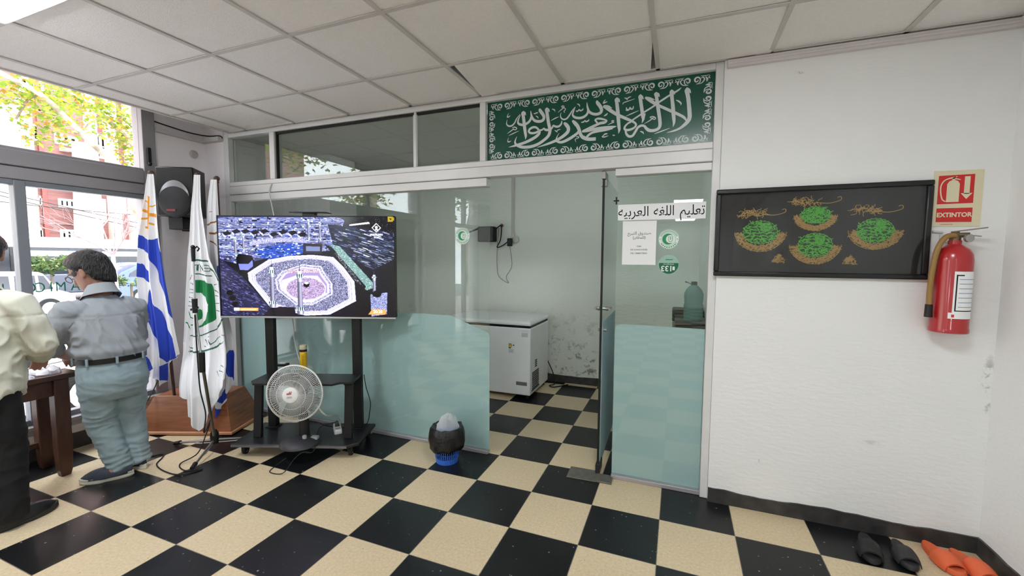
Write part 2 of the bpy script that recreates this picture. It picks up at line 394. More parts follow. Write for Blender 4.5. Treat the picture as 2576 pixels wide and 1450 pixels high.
# ---------------------------------------------------------------- window 1, the big street window
wf = thing('window_1', None, None); struct(wf)
fr = B()
fr.box(WX-.12, WX+.03, -.60, -.50, .21, 2.93); fr.box(WX-.12, WX+.03, -3.74, -3.64, .21, 2.93)
fr.out('window_frame', alu_dark, wf, bevel=.006)
B().box(WX-.12, WX+.035, -3.64, -.60, 2.18, 2.29).box(WX-.12, WX+.022, -3.64, -.60, 2.085, 2.175).out('transom', alu_dark, wf, bevel=.006)
lw = B()
for y in (-1.405, -2.45): lw.box(WX-.06, WX+.02, y, y+.062, .30, 2.08)
lw.box(WX-.06, WX+.01, -3.64, -.60, 2.045, 2.085).box(WX-.06, WX+.01, -3.64, -.60, .27, .315)
lw.out('mullion', mat('mullion_grey', S(128, 132, 140), .42, .2), wf, bevel=.004)
B().box(WX-.06, WX+.0, -2.4, -2.34, 2.29, 2.93).box(WX-.06, WX+.01, -3.64, -.6, 2.29, 2.315).out('upper_mullion', alu_dark, wf, bevel=.004)
sill = B().box(WX-.12, WX+.075, -3.74, -.50, .245, .275).box(WX-.02, WX+.055, -3.74, -.50, .205, .245)
sill.out('window_sill', alu_old, wf, bevel=.005)
B().box(WX-.035, WX-.027, -3.64, -.60, .29, 2.07).out('lower_pane', pane_win, wf, smooth=False)
B().box(WX-.035, WX-.027, -3.64, -.60, 2.30, 2.93).out('upper_pane', pane_win, wf, smooth=False)
hd = B().box(WX+.03, WX+.052, -.578, -.548, 2.36, 2.50).ball((WX+.045, -.563, 2.36), .02, .016, .02, n=10)
hd.out('latch', blackp, wf, bevel=.006)
let_m = mat('green_lettering', S(30, 120, 90), .5)
for s, y, z in (('R', -1.570, 1.295), ('L', -1.490, 1.295), ('O', -1.345, 1.295), ('C', -1.290, 1.295), ('I', -1.230, 1.295), ('M', -1.175, 1.295), ('A', -1.090, 1.295), ('L', -1.020, 1.295), ('S', -0.955, 1.295), ('I', -0.905, 1.295)):
    text('lettering', s, .105, frame_m((WX-.024, y, z), (0, -1, 0), (0, 0, 1)), let_m, wf, sx=.82)
w3 = thing('window_3', None, None); struct(w3)
e = B().box(WX-.08, WX, .25, .31, .4, 1.72).box(WX-.08, WX, 1.04, 1.1, .4, 1.72).box(WX-.08, WX, .31, 1.04, .4, .46).box(WX-.08, WX, .31, 1.04, 1.66, 1.72)
e.out('window_frame', alu_dark, w3, bevel=.004)
B().box(WX-.045, WX-.037, .31, 1.04, .46, 1.66).out('window_pane', pane_win, w3, smooth=False)
# ---------------------------------------------------------------- door 2, glazed street entrance further back
de = thing('door_2', None, None); struct(de)
e = B().box(WX-.12, WX+.02, -4.96, -4.9, 0, 2.9).box(WX-.12, WX+.02, -6.2, -6.14, 0, 2.9).box(WX-.12, WX+.02, -6.14, -4.96, 2.2, 2.28).box(WX-.12, WX+.02, -6.14, -4.96, 2.84, 2.9)
e.box(WX-.1, WX, -5.58, -5.52, 0, 2.9)
e.out('door_frame', alu_old, de, bevel=.004)
B().box(WX-.05, WX-.042, -6.14, -4.96, 0.05, 2.84).out('glass_panel', pane_win, de, smooth=False)
B().box(WX, WX+.05, -5.60, -5.57, .95, 1.25).out('door_handle', steel, de, bevel=.006)
# ---------------------------------------------------------------- glass partition
pt = thing('wall_partition', None, None); struct(pt)
F0, F1 = -.05, .03
pf = B()
pf.box(-2.93, -2.862, F0, F1, 0, 2.733); pf.box(1.432, 1.478, F0, F1, 0, 2.733)
pf.box(-2.862, 1.432, F0, F1, 2.69, 2.733)
pf.box(-2.862, 1.432, F0, F1, 2.222, 2.262)
pf.box(-2.312, -2.25, F0, F1, 2.262, 2.69); pf.box(-.15, -.102, F0, F1, 2.262, 2.69)
pf.out('frame', alu, pt, bevel=.004)
B().box(-2.862, 1.432, -.062, .04, 2.142, 2.219).out('header_beam', alu, pt, bevel=.005)
B().box(-2.862, -.095, -.045, .028, 2.078, 2.140).out('glass_channel', alu, pt, bevel=.004)
B().box(.848, 1.432, -.045, .028, 2.092, 2.140).out('glass_channel', alu, pt, bevel=.004)
B().box(-2.862, -.09, -.03, .02, 0, .028).out('bottom_rail', alu_old, pt, bevel=.003)
B().box(.862, 1.432, -.03, .02, 0, .028).out('bottom_rail', alu_old, pt, bevel=.003)
sf = B().box(-.748, -.735, -.03, .0, 2.262, 2.69).box(-.728, -.712, -.045, -.02, 2.262, 2.69)
sf.out('sliding_stile', alu, pt, bevel=.002)
B().box(-2.25, -.15, -.03, -.005, 2.672, 2.69).box(-2.25, -2.238, -.03, -.005, 2.262, 2.69).out('gasket', rubber, pt, smooth=False)
for x0, x1, y in ((-2.862, -2.312, .0), (-2.25, -.74, -.008), (-.73, -.15, -.022)):
    B().box(x0, x1, y, y+.006, 2.262, 2.69).out('transom_pane', pane, pt, smooth=False)
B().box(-2.862, -.088, -.006, .004, .026, 2.09).out('glass_pane', pane, pt, smooth=False)
B().box(.86, 1.432, -.006, .004, .026, 2.10).out('glass_pane', pane, pt, smooth=False)
def arcpts(cx, cz, r, a0, a1, n=6): return [(cx+r*cos(R(a0+(a1-a0)*i/n)), cz+r*sin(R(a0+(a1-a0)*i/n))) for i in range(n+1)]
fb = B().prism([(-2.862, .006, .028), (-.45, .006, .028), (-.45, .006, 1.078), (-2.862, .006, 1.078)], (0, .0015, 0))
fb.prism([(x, .006, z) for x, z in [(-.45, .028), (-.09, .028), (-.09, .935), (-.095, .95), (-.105, .961), (-.425, 1.074), (-.437, 1.078), (-.45, 1.078)]], (0, .0015, 0))
fb.out('frosted_film', frost, pt, smooth=False)
Rr = [(.862, .028), (1.43, .028), (1.43, 1.092), (.905, 1.094), (.885, 1.086), (.862, 1.060)]
B().prism([(x, .006, z) for x, z in Rr], (0, .0015, 0)).out('frosted_film', frost, pt, smooth=False)
cx = B().box(.835, .872, -.012, -.006, 1.928, 1.938).box(.849, .859, -.012, -.006, 1.908, 1.958)
cx.out('pane_clip', blackp, pt, bevel=.002)
# ---------------------------------------------------------------- door 1, the glass door standing open into the small room
dr = thing('door_1', None, None, (.765, -.01, 0), R(1.5)); struct(dr)
B().box(-.006, .006, .02, .86, .03, 2.115).out('glass_panel', glass('door_glass', (.80, .86, .84)), dr, smooth=False, local=True)
B().box(.0065, .008, .05, .85, .05, 1.09).out('frosted_film', frost, dr, smooth=False, local=True)
B().box(-.0075, .0075, .012, .0205, .03, 2.115).out('edge_seal', mat('seal_black', S(10, 10, 11), .6), dr, smooth=False, local=True)
B().box(-.014, .014, .0, .13, 2.085, 2.135).box(-.02, .02, .03, .07, 2.04, 2.085).out('patch_fitting', steel, dr, bevel=.003, local=True)
B().box(-.016, .016, .0, .13, .008, .075).tube([(-.022, .04, .04), (.022, .04, .04)], .008).out('bottom_hinge', mat('dark_hinge', S(60, 60, 58), .4, .6), dr, bevel=.003, local=True)
B().box(-.20, -.0, -.115, .045, .0, .006).box(-.0, .11, -.11, .0, 0, .012).out('floor_spring_cover', mat('worn_steel_plate', S(118, 118, 108), .45, .4, var=.3, vs=20), dr, bevel=.002, local=True)
hb = B()
for s in (-1, 1):
    hb.tube([(s*.006, .10, 1.185), (s*.05, .10, 1.185)], .012).tube([(s*.05, .06, 1.185), (s*.05, .17, 1.185)], .008)
    hb.ball((s*.03, .10, 1.185), .016, n=10)
hb.out('lock_handle', steel, dr, local=True)
B().tube([(-.03, .1, 1.03), (.03, .1, 1.03)], .01).out('lock_knob', steel, dr, local=True)
# ---------------------------------------------------------------- ceiling lamps
lamp_em = mat('lamp_diffuser', S(250), .5, emit=(.95, 1.0, 1.03), es=LAMP)
def panel_lamp(i, j):
    x0, y0 = OX+PT*i, OY+PT*j; x1, y1 = x0+PT, y0+PT
    nm = {(-2, -3): 'square glowing ceiling lamp at the upper left corner, nearest the window wall', (3, -3): 'square glowing ceiling lamp behind the camera near the white side wall'}.get((i, j))
    row = {-3: 'front', -10: 'middle', -17: 'rear'}[j]
    t = thing('ceiling_lamp', nm or f'square glowing ceiling lamp in the {row} row, {"window" if i < 0 else "white wall"} side', 'lamp', ((x0+x1)/2, (y0+y1)/2, CZ), 0, 'glowing ceiling lamps')
    B().box(x0+.04, x1-.04, y0+.04, y1-.04, CZ-.036, CZ+.004).out('diffuser', lamp_em, t, bevel=.012)
    f = B()
    for a in ((x0+.0126, x0+.038, y0+.0126, y1-.0126), (x1-.038, x1-.0126, y0+.0126, y1-.0126), (x0+.038, x1-.038, y0+.0126, y0+.038), (x0+.038, x1-.038, y1-.038, y1-.0126)): f.box(*a, CZ-.022, CZ+.004)
    f.box(x0+.0126, x1-.0126, y0+.0126, y1-.0126, CZ+.0045, CZ+.06)
    f.out('housing', whitep, t, smooth=False)
for ij in LAMPS: panel_lamp(*ij)

bt_ = thing('fill_lamp', 'added fill batten lamp, out of view, on the ceiling of the small room', 'lamp', (.38, .30, 2.80))  # added batten, hidden behind the banner, to brighten the small room and freezer
B().box(-.18, .95, .255, .345, 2.765, 2.80).out('housing', whitep, bt_, bevel=.004)
B().tube([(-.15, .30, 2.745), (.92, .30, 2.745)], .014, 10).out('tube', mat('fill_tube', S(250), .5, emit=(.86, 1.0, 1.05), es=9), bt_)

# ---------------------------------------------------------------- green calligraphy banner in the transom
BAN = [[(1.2727,2.6171,0.002),(1.2715,2.6077,0.0145),(1.2711,2.5982,0.0242),(1.2745,2.5843,0.025),(1.2779,2.5685,0.0234),(1.2824,2.5449,0.0233),(1.2873,2.5059,0.0233),(1.2915,2.4669,0.0241),(1.2934,2.432,0.024),(1.285,2.4098,0.024),(1.2655,2.3886,0.0201),(1.2365,2.3683,0.0141),(1.1995,2.3564,0.0102),(1.1601,2.3505,0.0016)],
 [(1.2727,2.6152,0.002),(1.2842,2.5983,0.0161),(1.2958,2.5784,0.0032)],
 [(1.0222,2.5878,0.0106),(1.0362,2.5781,0.0189),(1.06,2.5593,0.021),(1.0876,2.5381,0.0188),(1.115,2.521,0.0166),(1.1498,2.5011,0.0173),(1.1882,2.4789,0.0172),(1.2263,2.457,0.017),(1.2527,2.4404,0.0161),(1.268,2.4252,0.0137),(1.2759,2.4069,0.0024)],
 [(1.0241,2.5896,0.0042),(1.0517,2.5781,0.0126),(1.083,2.5643,0.0025)],
 [(1.184,2.6156,0.0021),(1.1817,2.6043,0.0205),(1.183,2.5886,0.0226),(1.1879,2.5491,0.0205),(1.1929,2.5096,0.0225),(1.1967,2.4702,0.0224),(1.2009,2.4346,0.0204),(1.2025,2.407,0.0142),(1.1969,2.3822,0.002)],
 [(1.184,2.6137,0.0021),(1.1939,2.5969,0.0143),(1.2018,2.5823,0.0025)],
 [(1.2395,2.6205,0.0016),(1.2252,2.6082,0.0102),(1.1996,2.5942,0.0115),(1.1701,2.5806,0.0115),(1.1329,2.56,0.0124),(1.1104,2.5471,0.0116),(1.0878,2.5321,0.0117),(1.0535,2.5125,0.0109),(1.0189,2.4947,0.011),(0.9878,2.4762,0.0102),(0.9526,2.456,0.0102),(0.9329,2.44,0.0111),(0.917,2.4336,0.0111),(0.8992,2.4151,0.0129),(0.8976,2.399,0.0146),(0.914,2.3912,0.0154),(0.9421,2.3945,0.0145),(0.9638,2.4064,0.0127),(0.9694,2.4219,0.0127),(0.957,2.4374,0.0128)],
 [(1.0913,2.6124,0.0021),(1.0877,2.6011,0.0217),(1.0921,2.5848,0.02),(1.0968,2.5527,0.0208),(1.1037,2.5125,0.0216),(1.1107,2.4722,0.0215),(1.1168,2.432,0.0207),(1.1185,2.4002,0.0198),(1.1095,2.3813,0.0186),(1.0847,2.3719,0.0191),(1.0535,2.3751,0.02),(1.0355,2.3889,0.0176),(1.0213,2.4064,0.0151),(1.0015,2.4105,0.0152),(0.9819,2.4005,0.0152),(0.9666,2.3758,0.0153),(0.9492,2.3512,0.0162),(0.9272,2.3492,0.0162),(0.9106,2.3651,0.0146),(0.9027,2.3883,0.0103)],
 [(1.0913,2.6104,0.0021),(1.1013,2.5954,0.0167),(1.1114,2.5792,0.0025)],
 [(0.9941,2.6113,0.0021),(0.9905,2.5979,0.0212),(0.9929,2.5816,0.0212),(0.9986,2.545,0.0212),(1.0048,2.5083,0.0211),(1.0097,2.4718,0.0194),(1.0142,2.4513,0.0169),(1.0058,2.4261,0.0021)],
 [(0.9942,2.6093,0.0021),(1.0025,2.5923,0.0148),(1.0127,2.5771,0.0025)],
 [(1.0211,2.4865,0.0143),(1.0178,2.4629,0.0126),(1.0124,2.4434,0.0051)],
 [(1.0209,2.4205,0.0021),(1.048,2.4336,0.0059),(1.0671,2.4454,0.0067),(1.0784,2.4561,0.0058)],
 [(1.0551,2.4587,0.0059),(1.0744,2.4605,0.0067),(1.0902,2.4488,0.0067),(1.0827,2.4417,0.0058),(1.067,2.4494,0.005),(1.0551,2.4587,0.0042)],
 [(0.8448,2.6106,0.0022),(0.8406,2.5969,0.024),(0.8422,2.5804,0.0218),(0.8472,2.5431,0.0226),(0.8523,2.5018,0.0234),(0.8561,2.4605,0.0225),(0.8604,2.4192,0.0199),(0.8629,2.3985,0.0156),(0.8581,2.3743,0.0022)],
 [(0.8448,2.6085,0.0022),(0.8521,2.5934,0.0174),(0.8627,2.577,0.0026)],
 [(0.7534,2.5647,0.0133),(0.7746,2.5518,0.022),(0.8085,2.5253,0.0219),(0.8462,2.4984,0.02),(0.8835,2.4779,0.019),(0.9163,2.46,0.018),(0.9408,2.4472,0.0154),(0.9591,2.4351,0.0128)],
 [(0.7554,2.5685,0.0053),(0.787,2.5586,0.0132),(0.8122,2.5432,0.0026)],
 [(0.9006,2.5226,0.0034),(0.9108,2.5186,0.0086),(0.9228,2.5228,0.0094),(0.9297,2.5373,0.006)],
 [(0.9043,2.5383,0.0052),(0.9086,2.5257,0.0077),(0.9188,2.5204,0.0069)],
 [(0.9285,2.5375,0.006),(0.9348,2.5246,0.0094),(0.9468,2.5252,0.0085),(0.9504,2.5409,0.0051)],
 [(0.9036,2.4817,0.0022),(0.9396,2.4938,0.0068),(0.985,2.5086,0.0025)],
 [(0.8814,2.5613,0.0069),(0.8873,2.5707,0.0052),(0.9054,2.5746,0.006),(0.9572,2.5862,0.0021)],
 [(0.8906,2.6007,0.0026),(0.9049,2.5948,0.0086),(0.9092,2.5842,0.0034)],
 [(0.9084,2.5851,0.0034),(0.9169,2.5993,0.0069),(0.9348,2.603,0.0026)],
 [(1.2104,2.5463,0.0041),(1.2274,2.5364,0.0098),(1.2409,2.5212,0.0081),(1.2375,2.5119,0.002)],
 [(1.0853,2.35,0.0021),(1.1273,2.3617,0.0074),(1.1782,2.3763,0.002)],
 [(0.9965,2.3748,0.0042),(1.0125,2.3672,0.0093),(1.0207,2.3543,0.0021)],
 [(0.7509,2.5835,0.0071),(0.7613,2.5843,0.0071),(0.78,2.5902,0.0026)],
 [(0.755,2.5871,0.0071),(0.761,2.5987,0.0062),(0.7693,2.6051,0.0022)],
 [(0.7493,2.3622,0.0044),(0.7662,2.3606,0.0079),(0.7912,2.3664,0.0026)],
 [(0.7513,2.364,0.0044),(0.7699,2.3809,0.007),(0.7867,2.3814,0.0022)],
 [(0.8203,2.3698,0.0044),(0.8266,2.3651,0.007),(0.8369,2.3661,0.0022)],
 [(0.7855,2.4373,0.0022),(0.8102,2.447,0.0061),(0.8287,2.4512,0.0035)],
 [(0.8099,2.4615,0.0052),(0.8244,2.4619,0.0061),(0.8205,2.4521,0.0044),(0.8099,2.4606,0.0044)],
 [(0.7611,2.4978,0.0026),(0.7756,2.5044,0.007),(0.7837,2.5158,0.0035)],
 [(0.7012,2.483,0.0077),(0.7196,2.4864,0.0131),(0.7454,2.4817,0.0131),(0.7786,2.4673,0.0092),(0.7643,2.4563,0.0176),(0.735,2.454,0.0173),(0.7057,2.4444,0.0174),(0.6725,2.4316,0.0194),(0.6427,2.42,0.0195),(0.6201,2.4131,0.0157),(0.6126,2.4095,0.0079)],
 [(0.6975,2.4816,0.0078),(0.7051,2.4735,0.0116),(0.7165,2.4578,0.0108)],
 [(0.6126,2.4109,0.011),(0.6466,2.4123,0.0164),(0.6988,2.419,0.0193),(0.7541,2.4206,0.0211),(0.8158,2.4203,0.0171),(0.8438,2.4235,0.003)],
 [(0.8196,2.4128,0.0114),(0.7726,2.4068,0.016),(0.7176,2.4033,0.0173),(0.6806,2.3961,0.0155),(0.6547,2.3804,0.0156),(0.6437,2.3649,0.0156)],
 [(0.6207,2.38,0.0118),(0.6362,2.3638,0.0234),(0.6627,2.3558,0.0225),(0.7083,2.3534,0.0224)],
 [(0.5442,2.4929,0.0119),(0.5618,2.4744,0.0238),(0.5814,2.4502,0.0237),(0.5933,2.4232,0.0217),(0.6014,2.3966,0.0216),(0.6171,2.373,0.0216),(0.64,2.3598,0.0195)],
 [(0.5951,2.4303,0.0118),(0.5822,2.4059,0.0178),(0.548,2.3833,0.0198),(0.5095,2.3646,0.02),(0.4705,2.3532,0.0181),(0.4427,2.3595,0.0161),(0.4306,2.3719,0.0121),(0.4382,2.3976,0.0057),(0.4518,2.4169,0.002)],
 [(0.4842,2.4845,0.0121),(0.5,2.4698,0.0241),(0.516,2.4459,0.024),(0.5125,2.4202,0.024),(0.4855,2.3967,0.0221),(0.4504,2.3776,0.0202),(0.4108,2.3624,0.0183),(0.3587,2.3482,0.0143),(0.2895,2.3325,0.0021)],
 [(0.4683,2.4993,0.0056),(0.4666,2.4808,0.0121),(0.4491,2.464,0.0142),(0.4254,2.4646,0.0142),(0.4053,2.4761,0.0102)],
 [(0.4053,2.4761,0.0081),(0.4015,2.4614,0.0122),(0.3817,2.4484,0.0164),(0.3534,2.4494,0.0164),(0.3371,2.4624,0.0103)],
 [(0.3391,2.4641,0.0082),(0.3291,2.4537,0.0115),(0.3047,2.4486,0.0145)],
 [(0.3047,2.4486,0.0145),(0.2839,2.4717,0.0146),(0.2591,2.4769,0.0159),(0.2344,2.4672,0.0159),(0.2262,2.4507,0.0151),(0.243,2.4375,0.0151),(0.2761,2.4369,0.0158),(0.3027,2.445,0.0166),(0.3049,2.4295,0.0186),(0.2805,2.4089,0.0208),(0.2393,2.3898,0.0209),(0.1934,2.3747,0.019),(0.1341,2.3625,0.017),(0.0697,2.3532,0.0017)],
 [(0.3616,2.6032,0.0021),(0.3565,2.5906,0.0214),(0.36,2.5714,0.0226),(0.3665,2.533,0.0226),(0.373,2.4946,0.0225),(0.3815,2.4597,0.0225),(0.3838,2.4368,0.0225),(0.3741,2.4075,0.0213),(0.3421,2.3802,0.0205),(0.2934,2.3541,0.0207),(0.2356,2.3419,0.0209),(0.1768,2.3451,0.0203),(0.1384,2.3601,0.017),(0.1212,2.3812,0.0145),(0.1253,2.4043,0.0085),(0.1358,2.4247,0.0021)],
 [(0.3616,2.6013,0.0021),(0.3699,2.5853,0.0164),(0.3801,2.5698,0.0025)],
 [(0.1851,2.5994,0.0021),(0.179,2.5847,0.0229),(0.1825,2.5651,0.0233),(0.1887,2.5259,0.0233),(0.1932,2.4868,0.0232),(0.199,2.4476,0.0211),(0.2035,2.4202,0.0168),(0.2008,2.3972,0.0021)],
 [(0.1851,2.5975,0.0021),(0.1936,2.583,0.0169),(0.2022,2.5667,0.0025)],
 [(0.307,2.6022,0.01),(0.3092,2.5887,0.0216),(0.3237,2.568,0.0228),(0.3381,2.5437,0.0206),(0.3344,2.5214,0.0198),(0.3121,2.5125,0.0199),(0.2793,2.518,0.0187),(0.2585,2.5336,0.0167),(0.2459,2.5579,0.0143),(0.2393,2.593,0.0042)],
 [(0.2459,2.5579,0.0126),(0.2379,2.532,0.0168),(0.2214,2.5146,0.0168),(0.1923,2.5024,0.0177),(0.1628,2.5055,0.017),(0.1436,2.5191,0.0145),(0.1455,2.5422,0.0111),(0.158,2.5678,0.0068),(0.1588,2.5793,0.0026)],
 [(0.1579,2.5794,0.0021),(0.1327,2.5513,0.0085),(0.1159,2.5221,0.0103),(0.0946,2.5049,0.0112),(0.0688,2.5056,0.0103),(0.0535,2.5229,0.0078),(0.0577,2.5518,0.0026)],
 [(0.7116,2.6062,0.0093),(0.7138,2.5916,0.0209),(0.7289,2.5717,0.0232),(0.7423,2.545,0.0212),(0.7372,2.524,0.0193),(0.7116,2.5162,0.0186),(0.6818,2.5232,0.0175),(0.6591,2.5403,0.0156),(0.6473,2.5707,0.0118),(0.643,2.6032,0.0031)],
 [(0.6475,2.5635,0.0078),(0.6516,2.5448,0.0133),(0.6445,2.5238,0.0157),(0.6222,2.5081,0.0165),(0.5919,2.5042,0.0166),(0.5612,2.5131,0.0159),(0.5455,2.5315,0.012),(0.5528,2.5564,0.0088),(0.5638,2.5826,0.002)],
 [(0.5638,2.5844,0.002),(0.5412,2.5577,0.0088),(0.5224,2.5304,0.0104),(0.5033,2.5103,0.0112),(0.4799,2.5073,0.0105),(0.462,2.5223,0.0081),(0.4597,2.5449,0.0049),(0.4655,2.5554,0.002)],
 [(0.5681,2.5546,0.0064),(0.5796,2.5514,0.0095),(0.5909,2.5629,0.0055)],
 [(0.5909,2.5629,0.0055),(0.5986,2.5528,0.0095),(0.6137,2.5566,0.0087),(0.6192,2.5668,0.0031)],
 [(0.575,2.6014,0.004),(0.5903,2.5922,0.0079),(0.5944,2.5789,0.0024)],
 [(0.2623,2.5732,0.005),(0.2746,2.5699,0.0075),(0.2807,2.5787,0.0042)],
 [(0.2807,2.5787,0.0042),(0.2869,2.5723,0.0075),(0.295,2.5789,0.0033)],
 [(0.2769,2.5544,0.0033),(0.2913,2.5452,0.0075),(0.2976,2.5331,0.0021)],
 [(0.6058,2.4733,0.0055),(0.6228,2.4751,0.0094),(0.632,2.4851,0.0047)],
 [(0.632,2.4851,0.0047),(0.6397,2.4751,0.0094),(0.6565,2.4806,0.0086),(0.6582,2.4895,0.0031)],
 [(0.4399,2.5584,0.002),(0.4671,2.5775,0.0065),(0.4826,2.585,0.0048),(0.4945,2.5743,0.0056),(0.483,2.5608,0.0056),(0.4909,2.5525,0.0032)],
 [(0.4649,2.5964,0.0057),(0.4746,2.5996,0.0065),(0.4845,2.5933,0.0056),(0.4768,2.5868,0.0057),(0.4661,2.5947,0.0049)],
 [(0.3958,2.5878,0.0033),(0.4138,2.5801,0.0082),(0.42,2.5663,0.002)],
 [(0.3889,2.5079,0.002),(0.4206,2.5213,0.0081),(0.4482,2.5295,0.002)],
 [(0.4178,2.4391,0.0032),(0.4298,2.4322,0.0073),(0.4378,2.4239,0.004)],
 [(0.4338,2.4281,0.0032),(0.4416,2.4385,0.0065),(0.4613,2.4422,0.0024)],
 [(0.0554,2.5697,0.0061),(0.0684,2.5702,0.0086),(0.0834,2.5782,0.0026)],
 [(0.0576,2.5733,0.0061),(0.0661,2.5899,0.0043),(0.0725,2.595,0.0017)],
 [(0.0583,2.4518,0.0022),(0.0863,2.4667,0.0069),(0.1119,2.4817,0.0068)],
 [(0.099,2.4888,0.006),(0.1161,2.4929,0.0068),(0.1332,2.4834,0.0068),(0.1248,2.4726,0.006),(0.1077,2.4782,0.0051)],
 [(0.0692,2.4351,0.0017),(0.1079,2.4489,0.0068),(0.1504,2.4622,0.0021)],
 [(0.0608,2.3946,0.006),(0.0738,2.3914,0.0086),(0.091,2.3977,0.0021)],
 [(0.0629,2.3983,0.006),(0.0671,2.4156,0.0034),(0.0701,2.4212,0.0017)],
 [(0.5711,2.3792,0.0032),(0.5865,2.3796,0.0071),(0.5904,2.3718,0.0055),(0.5714,2.3662,0.0047),(0.5657,2.3594,0.0047),(0.5737,2.3438,0.0016)],
 [(0.7479,2.3641,0.0038),(0.7663,2.3605,0.0076),(0.7917,2.3653,0.0023)],
 [(0.7516,2.3656,0.0038),(0.7696,2.3765,0.0061),(0.786,2.3785,0.0019)],
 [(0.7542,2.5866,0.0062),(0.7651,2.587,0.0061),(0.7795,2.5923,0.0019)],
 [(0.7597,2.4981,0.0031),(0.7705,2.5058,0.0061),(0.7812,2.5136,0.0023)]]
bn = thing('calligraphy_banner', 'green banner with large pale Arabic calligraphy and scroll border above the doorway', 'banner', (.665, -.012, 2.262))
B().box(-.10, 1.432, -.018, -.008, 2.262, 2.69).out('green_panel', greenfilm, bn, smooth=False)
bb = B(); yy = -.0185
for k, st in enumerate(BAN):
    p = spline([tuple(q) for q in st], 5)
    bb.ribbon([(a, yy-.00002*k, c) for a, c, w_ in p], [max(w_, .001) for *_, w_ in p], (0, -1, 0))
bb.out('calligraphy', bannerwhite, bn, smooth=False, fix=False)
def spiral(cx, cz, r, turns, a0, sgn, n=22): return [(cx+r*(1-.78*i/n)*cos(a0+sgn*turns*2*pi*i/n), cz+r*(1-.78*i/n)*sin(a0+sgn*turns*2*pi*i/n)) for i in range(n+1)]
bo = B()
def rib(pts, w0, w1, w2=None):
    n = len(pts); q = [(1-abs(2*i/(n-1)-1)) for i in range(n)]
    bo.ribbon([(a, -.0187, c) for a, c in pts], [w0+(w1-w0)*k for k in q], (0, -1, 0))
def motif(m):
    """one scroll repeat .22 long: m maps (u along, v inward) to (x, z)"""
    for sg in (-1, 1):
        sp = [m(*p) for p in spiral(sg*.028, .026, .024, 1.35, pi/2+sg*.2, -sg)]
        rib(sp, .004, .011)
        rib([m(*p) for p in spline([(sg*.028, .05), (sg*.056, .046), (sg*.072, .026), (sg*.062, .012), (sg*.052, .018)], 5)], .003, .008)
        rib([m(*p) for p in spline([(sg*.078, .012), (sg*.088, .026), (sg*.086, .042)], 5)], .003, .013)
        rib([m(*p) for p in spline([(sg*.05, .003), (sg*.075, .006), (sg*.1, .003)], 5)], .002, .005)
        rib([m(*p) for p in spline([(sg*.104, .006), (sg*.098, .018), (sg*.106, .024)], 5)], .002, .007)
x0, x1, z0, z1 = -.078, 1.408, 2.272, 2.678
for k in range(7):
    cxx = x0+(x1-x0)*(k+.5)/7
    motif(lambda u, v, c=cxx: (c+u*.96, z0+v)); motif(lambda u, v, c=cxx: (c+u*.96, z1-v))
for k in range(2):
    czz = z0+.045+(z1-z0-.09)*(k+.5)/2
    motif(lambda u, v, c=czz: (x0-.012+v, c+u*.72)); motif(lambda u, v, c=czz: (x1+.012-v, c+u*.72))
bo.out('scroll_border', bannerwhite, bn, smooth=False, fix=False)
# ---------------------------------------------------------------- notices and stickers on the right-hand pane
GY = -.0072
def sheet(x0, x1, z0, z1, tl=0): return [(x0, GY, z0), (x1, GY, z0), (x1, GY, z1), (x0, GY, z1+tl)]
def XZ(x, z, y=GY-.0006): return frame_m((x, y, z), (1, 0, 0), (0, 0, 1))
an = thing('paper_notice', 'long white strip with large black Arabic lettering, on the right pane', 'paper sign', (1.137, GY, 1.785))
B().prism(sheet(.866, 1.408, 1.800, 1.905), (0, -.0005, 0)).out('sheet', paper, an, smooth=False)
for s, x, wd_ in (('\uFEE2\uFEF4\uFEE0\uFECC\uFE97', 1.330, .146), ('\uFEEA\uFED0\uFEE0\uFEDF\u0627', 1.159, .124), ('\uFEEA\uFEF4\uFE91\uFEAE\uFECC\uFEDF\u0627', .967, .194)):
    text('lettering', s, .090, XZ(x, 1.853), ink, an, bold=.0004, fit=wd_)
pn = thing('paper_notice', 'white sheet with small grey lines of Arabic and Spanish, under the long strip', 'paper sign', (1.008, GY, 1.5))
B().prism(sheet(.900, 1.116, 1.503, 1.794), (0, -.0005, 0)).out('sheet', paper, pn, smooth=False)
for s, z, ss in (('\uFECA\uFEAE\uFE92\uFE98\uFEDF\u0627 \uFED5\u0648\uFEAA\uFEE8\uFEBB', 1.712, .028), ('(\uFEAE\uFE91\uFE8E\uFED8\uFEE4\uFEE0\uFEDF)', 1.684, .026), ('CAJA', 1.626, .0135), ('DE DONACIONES', 1.603, .0135), ('DEL CEMENTERIO', 1.579, .0135)):
    text('lettering', s, ss, XZ(1.008, z), greyink, pn, bold=.0004)
grn = mat('sticker_green', S(22, 140, 84), .4); wst = mat('sticker_white', S(222, 236, 230), .4); dgrn = mat('sticker_dark_green', S(10, 98, 62), .4)
def disc(b, x, z, r, y, n=40, mi=0, a0=0, a1=2*pi):
    b.add([(x+r*cos(a0+(a1-a0)*i/n), y, z+r*sin(a0+(a1-a0)*i/n)) for i in range(n+(0 if a1-a0 > 6.28 else 1))], [tuple(range(n+(0 if a1-a0 > 6.28 else 1)))], mi); return b
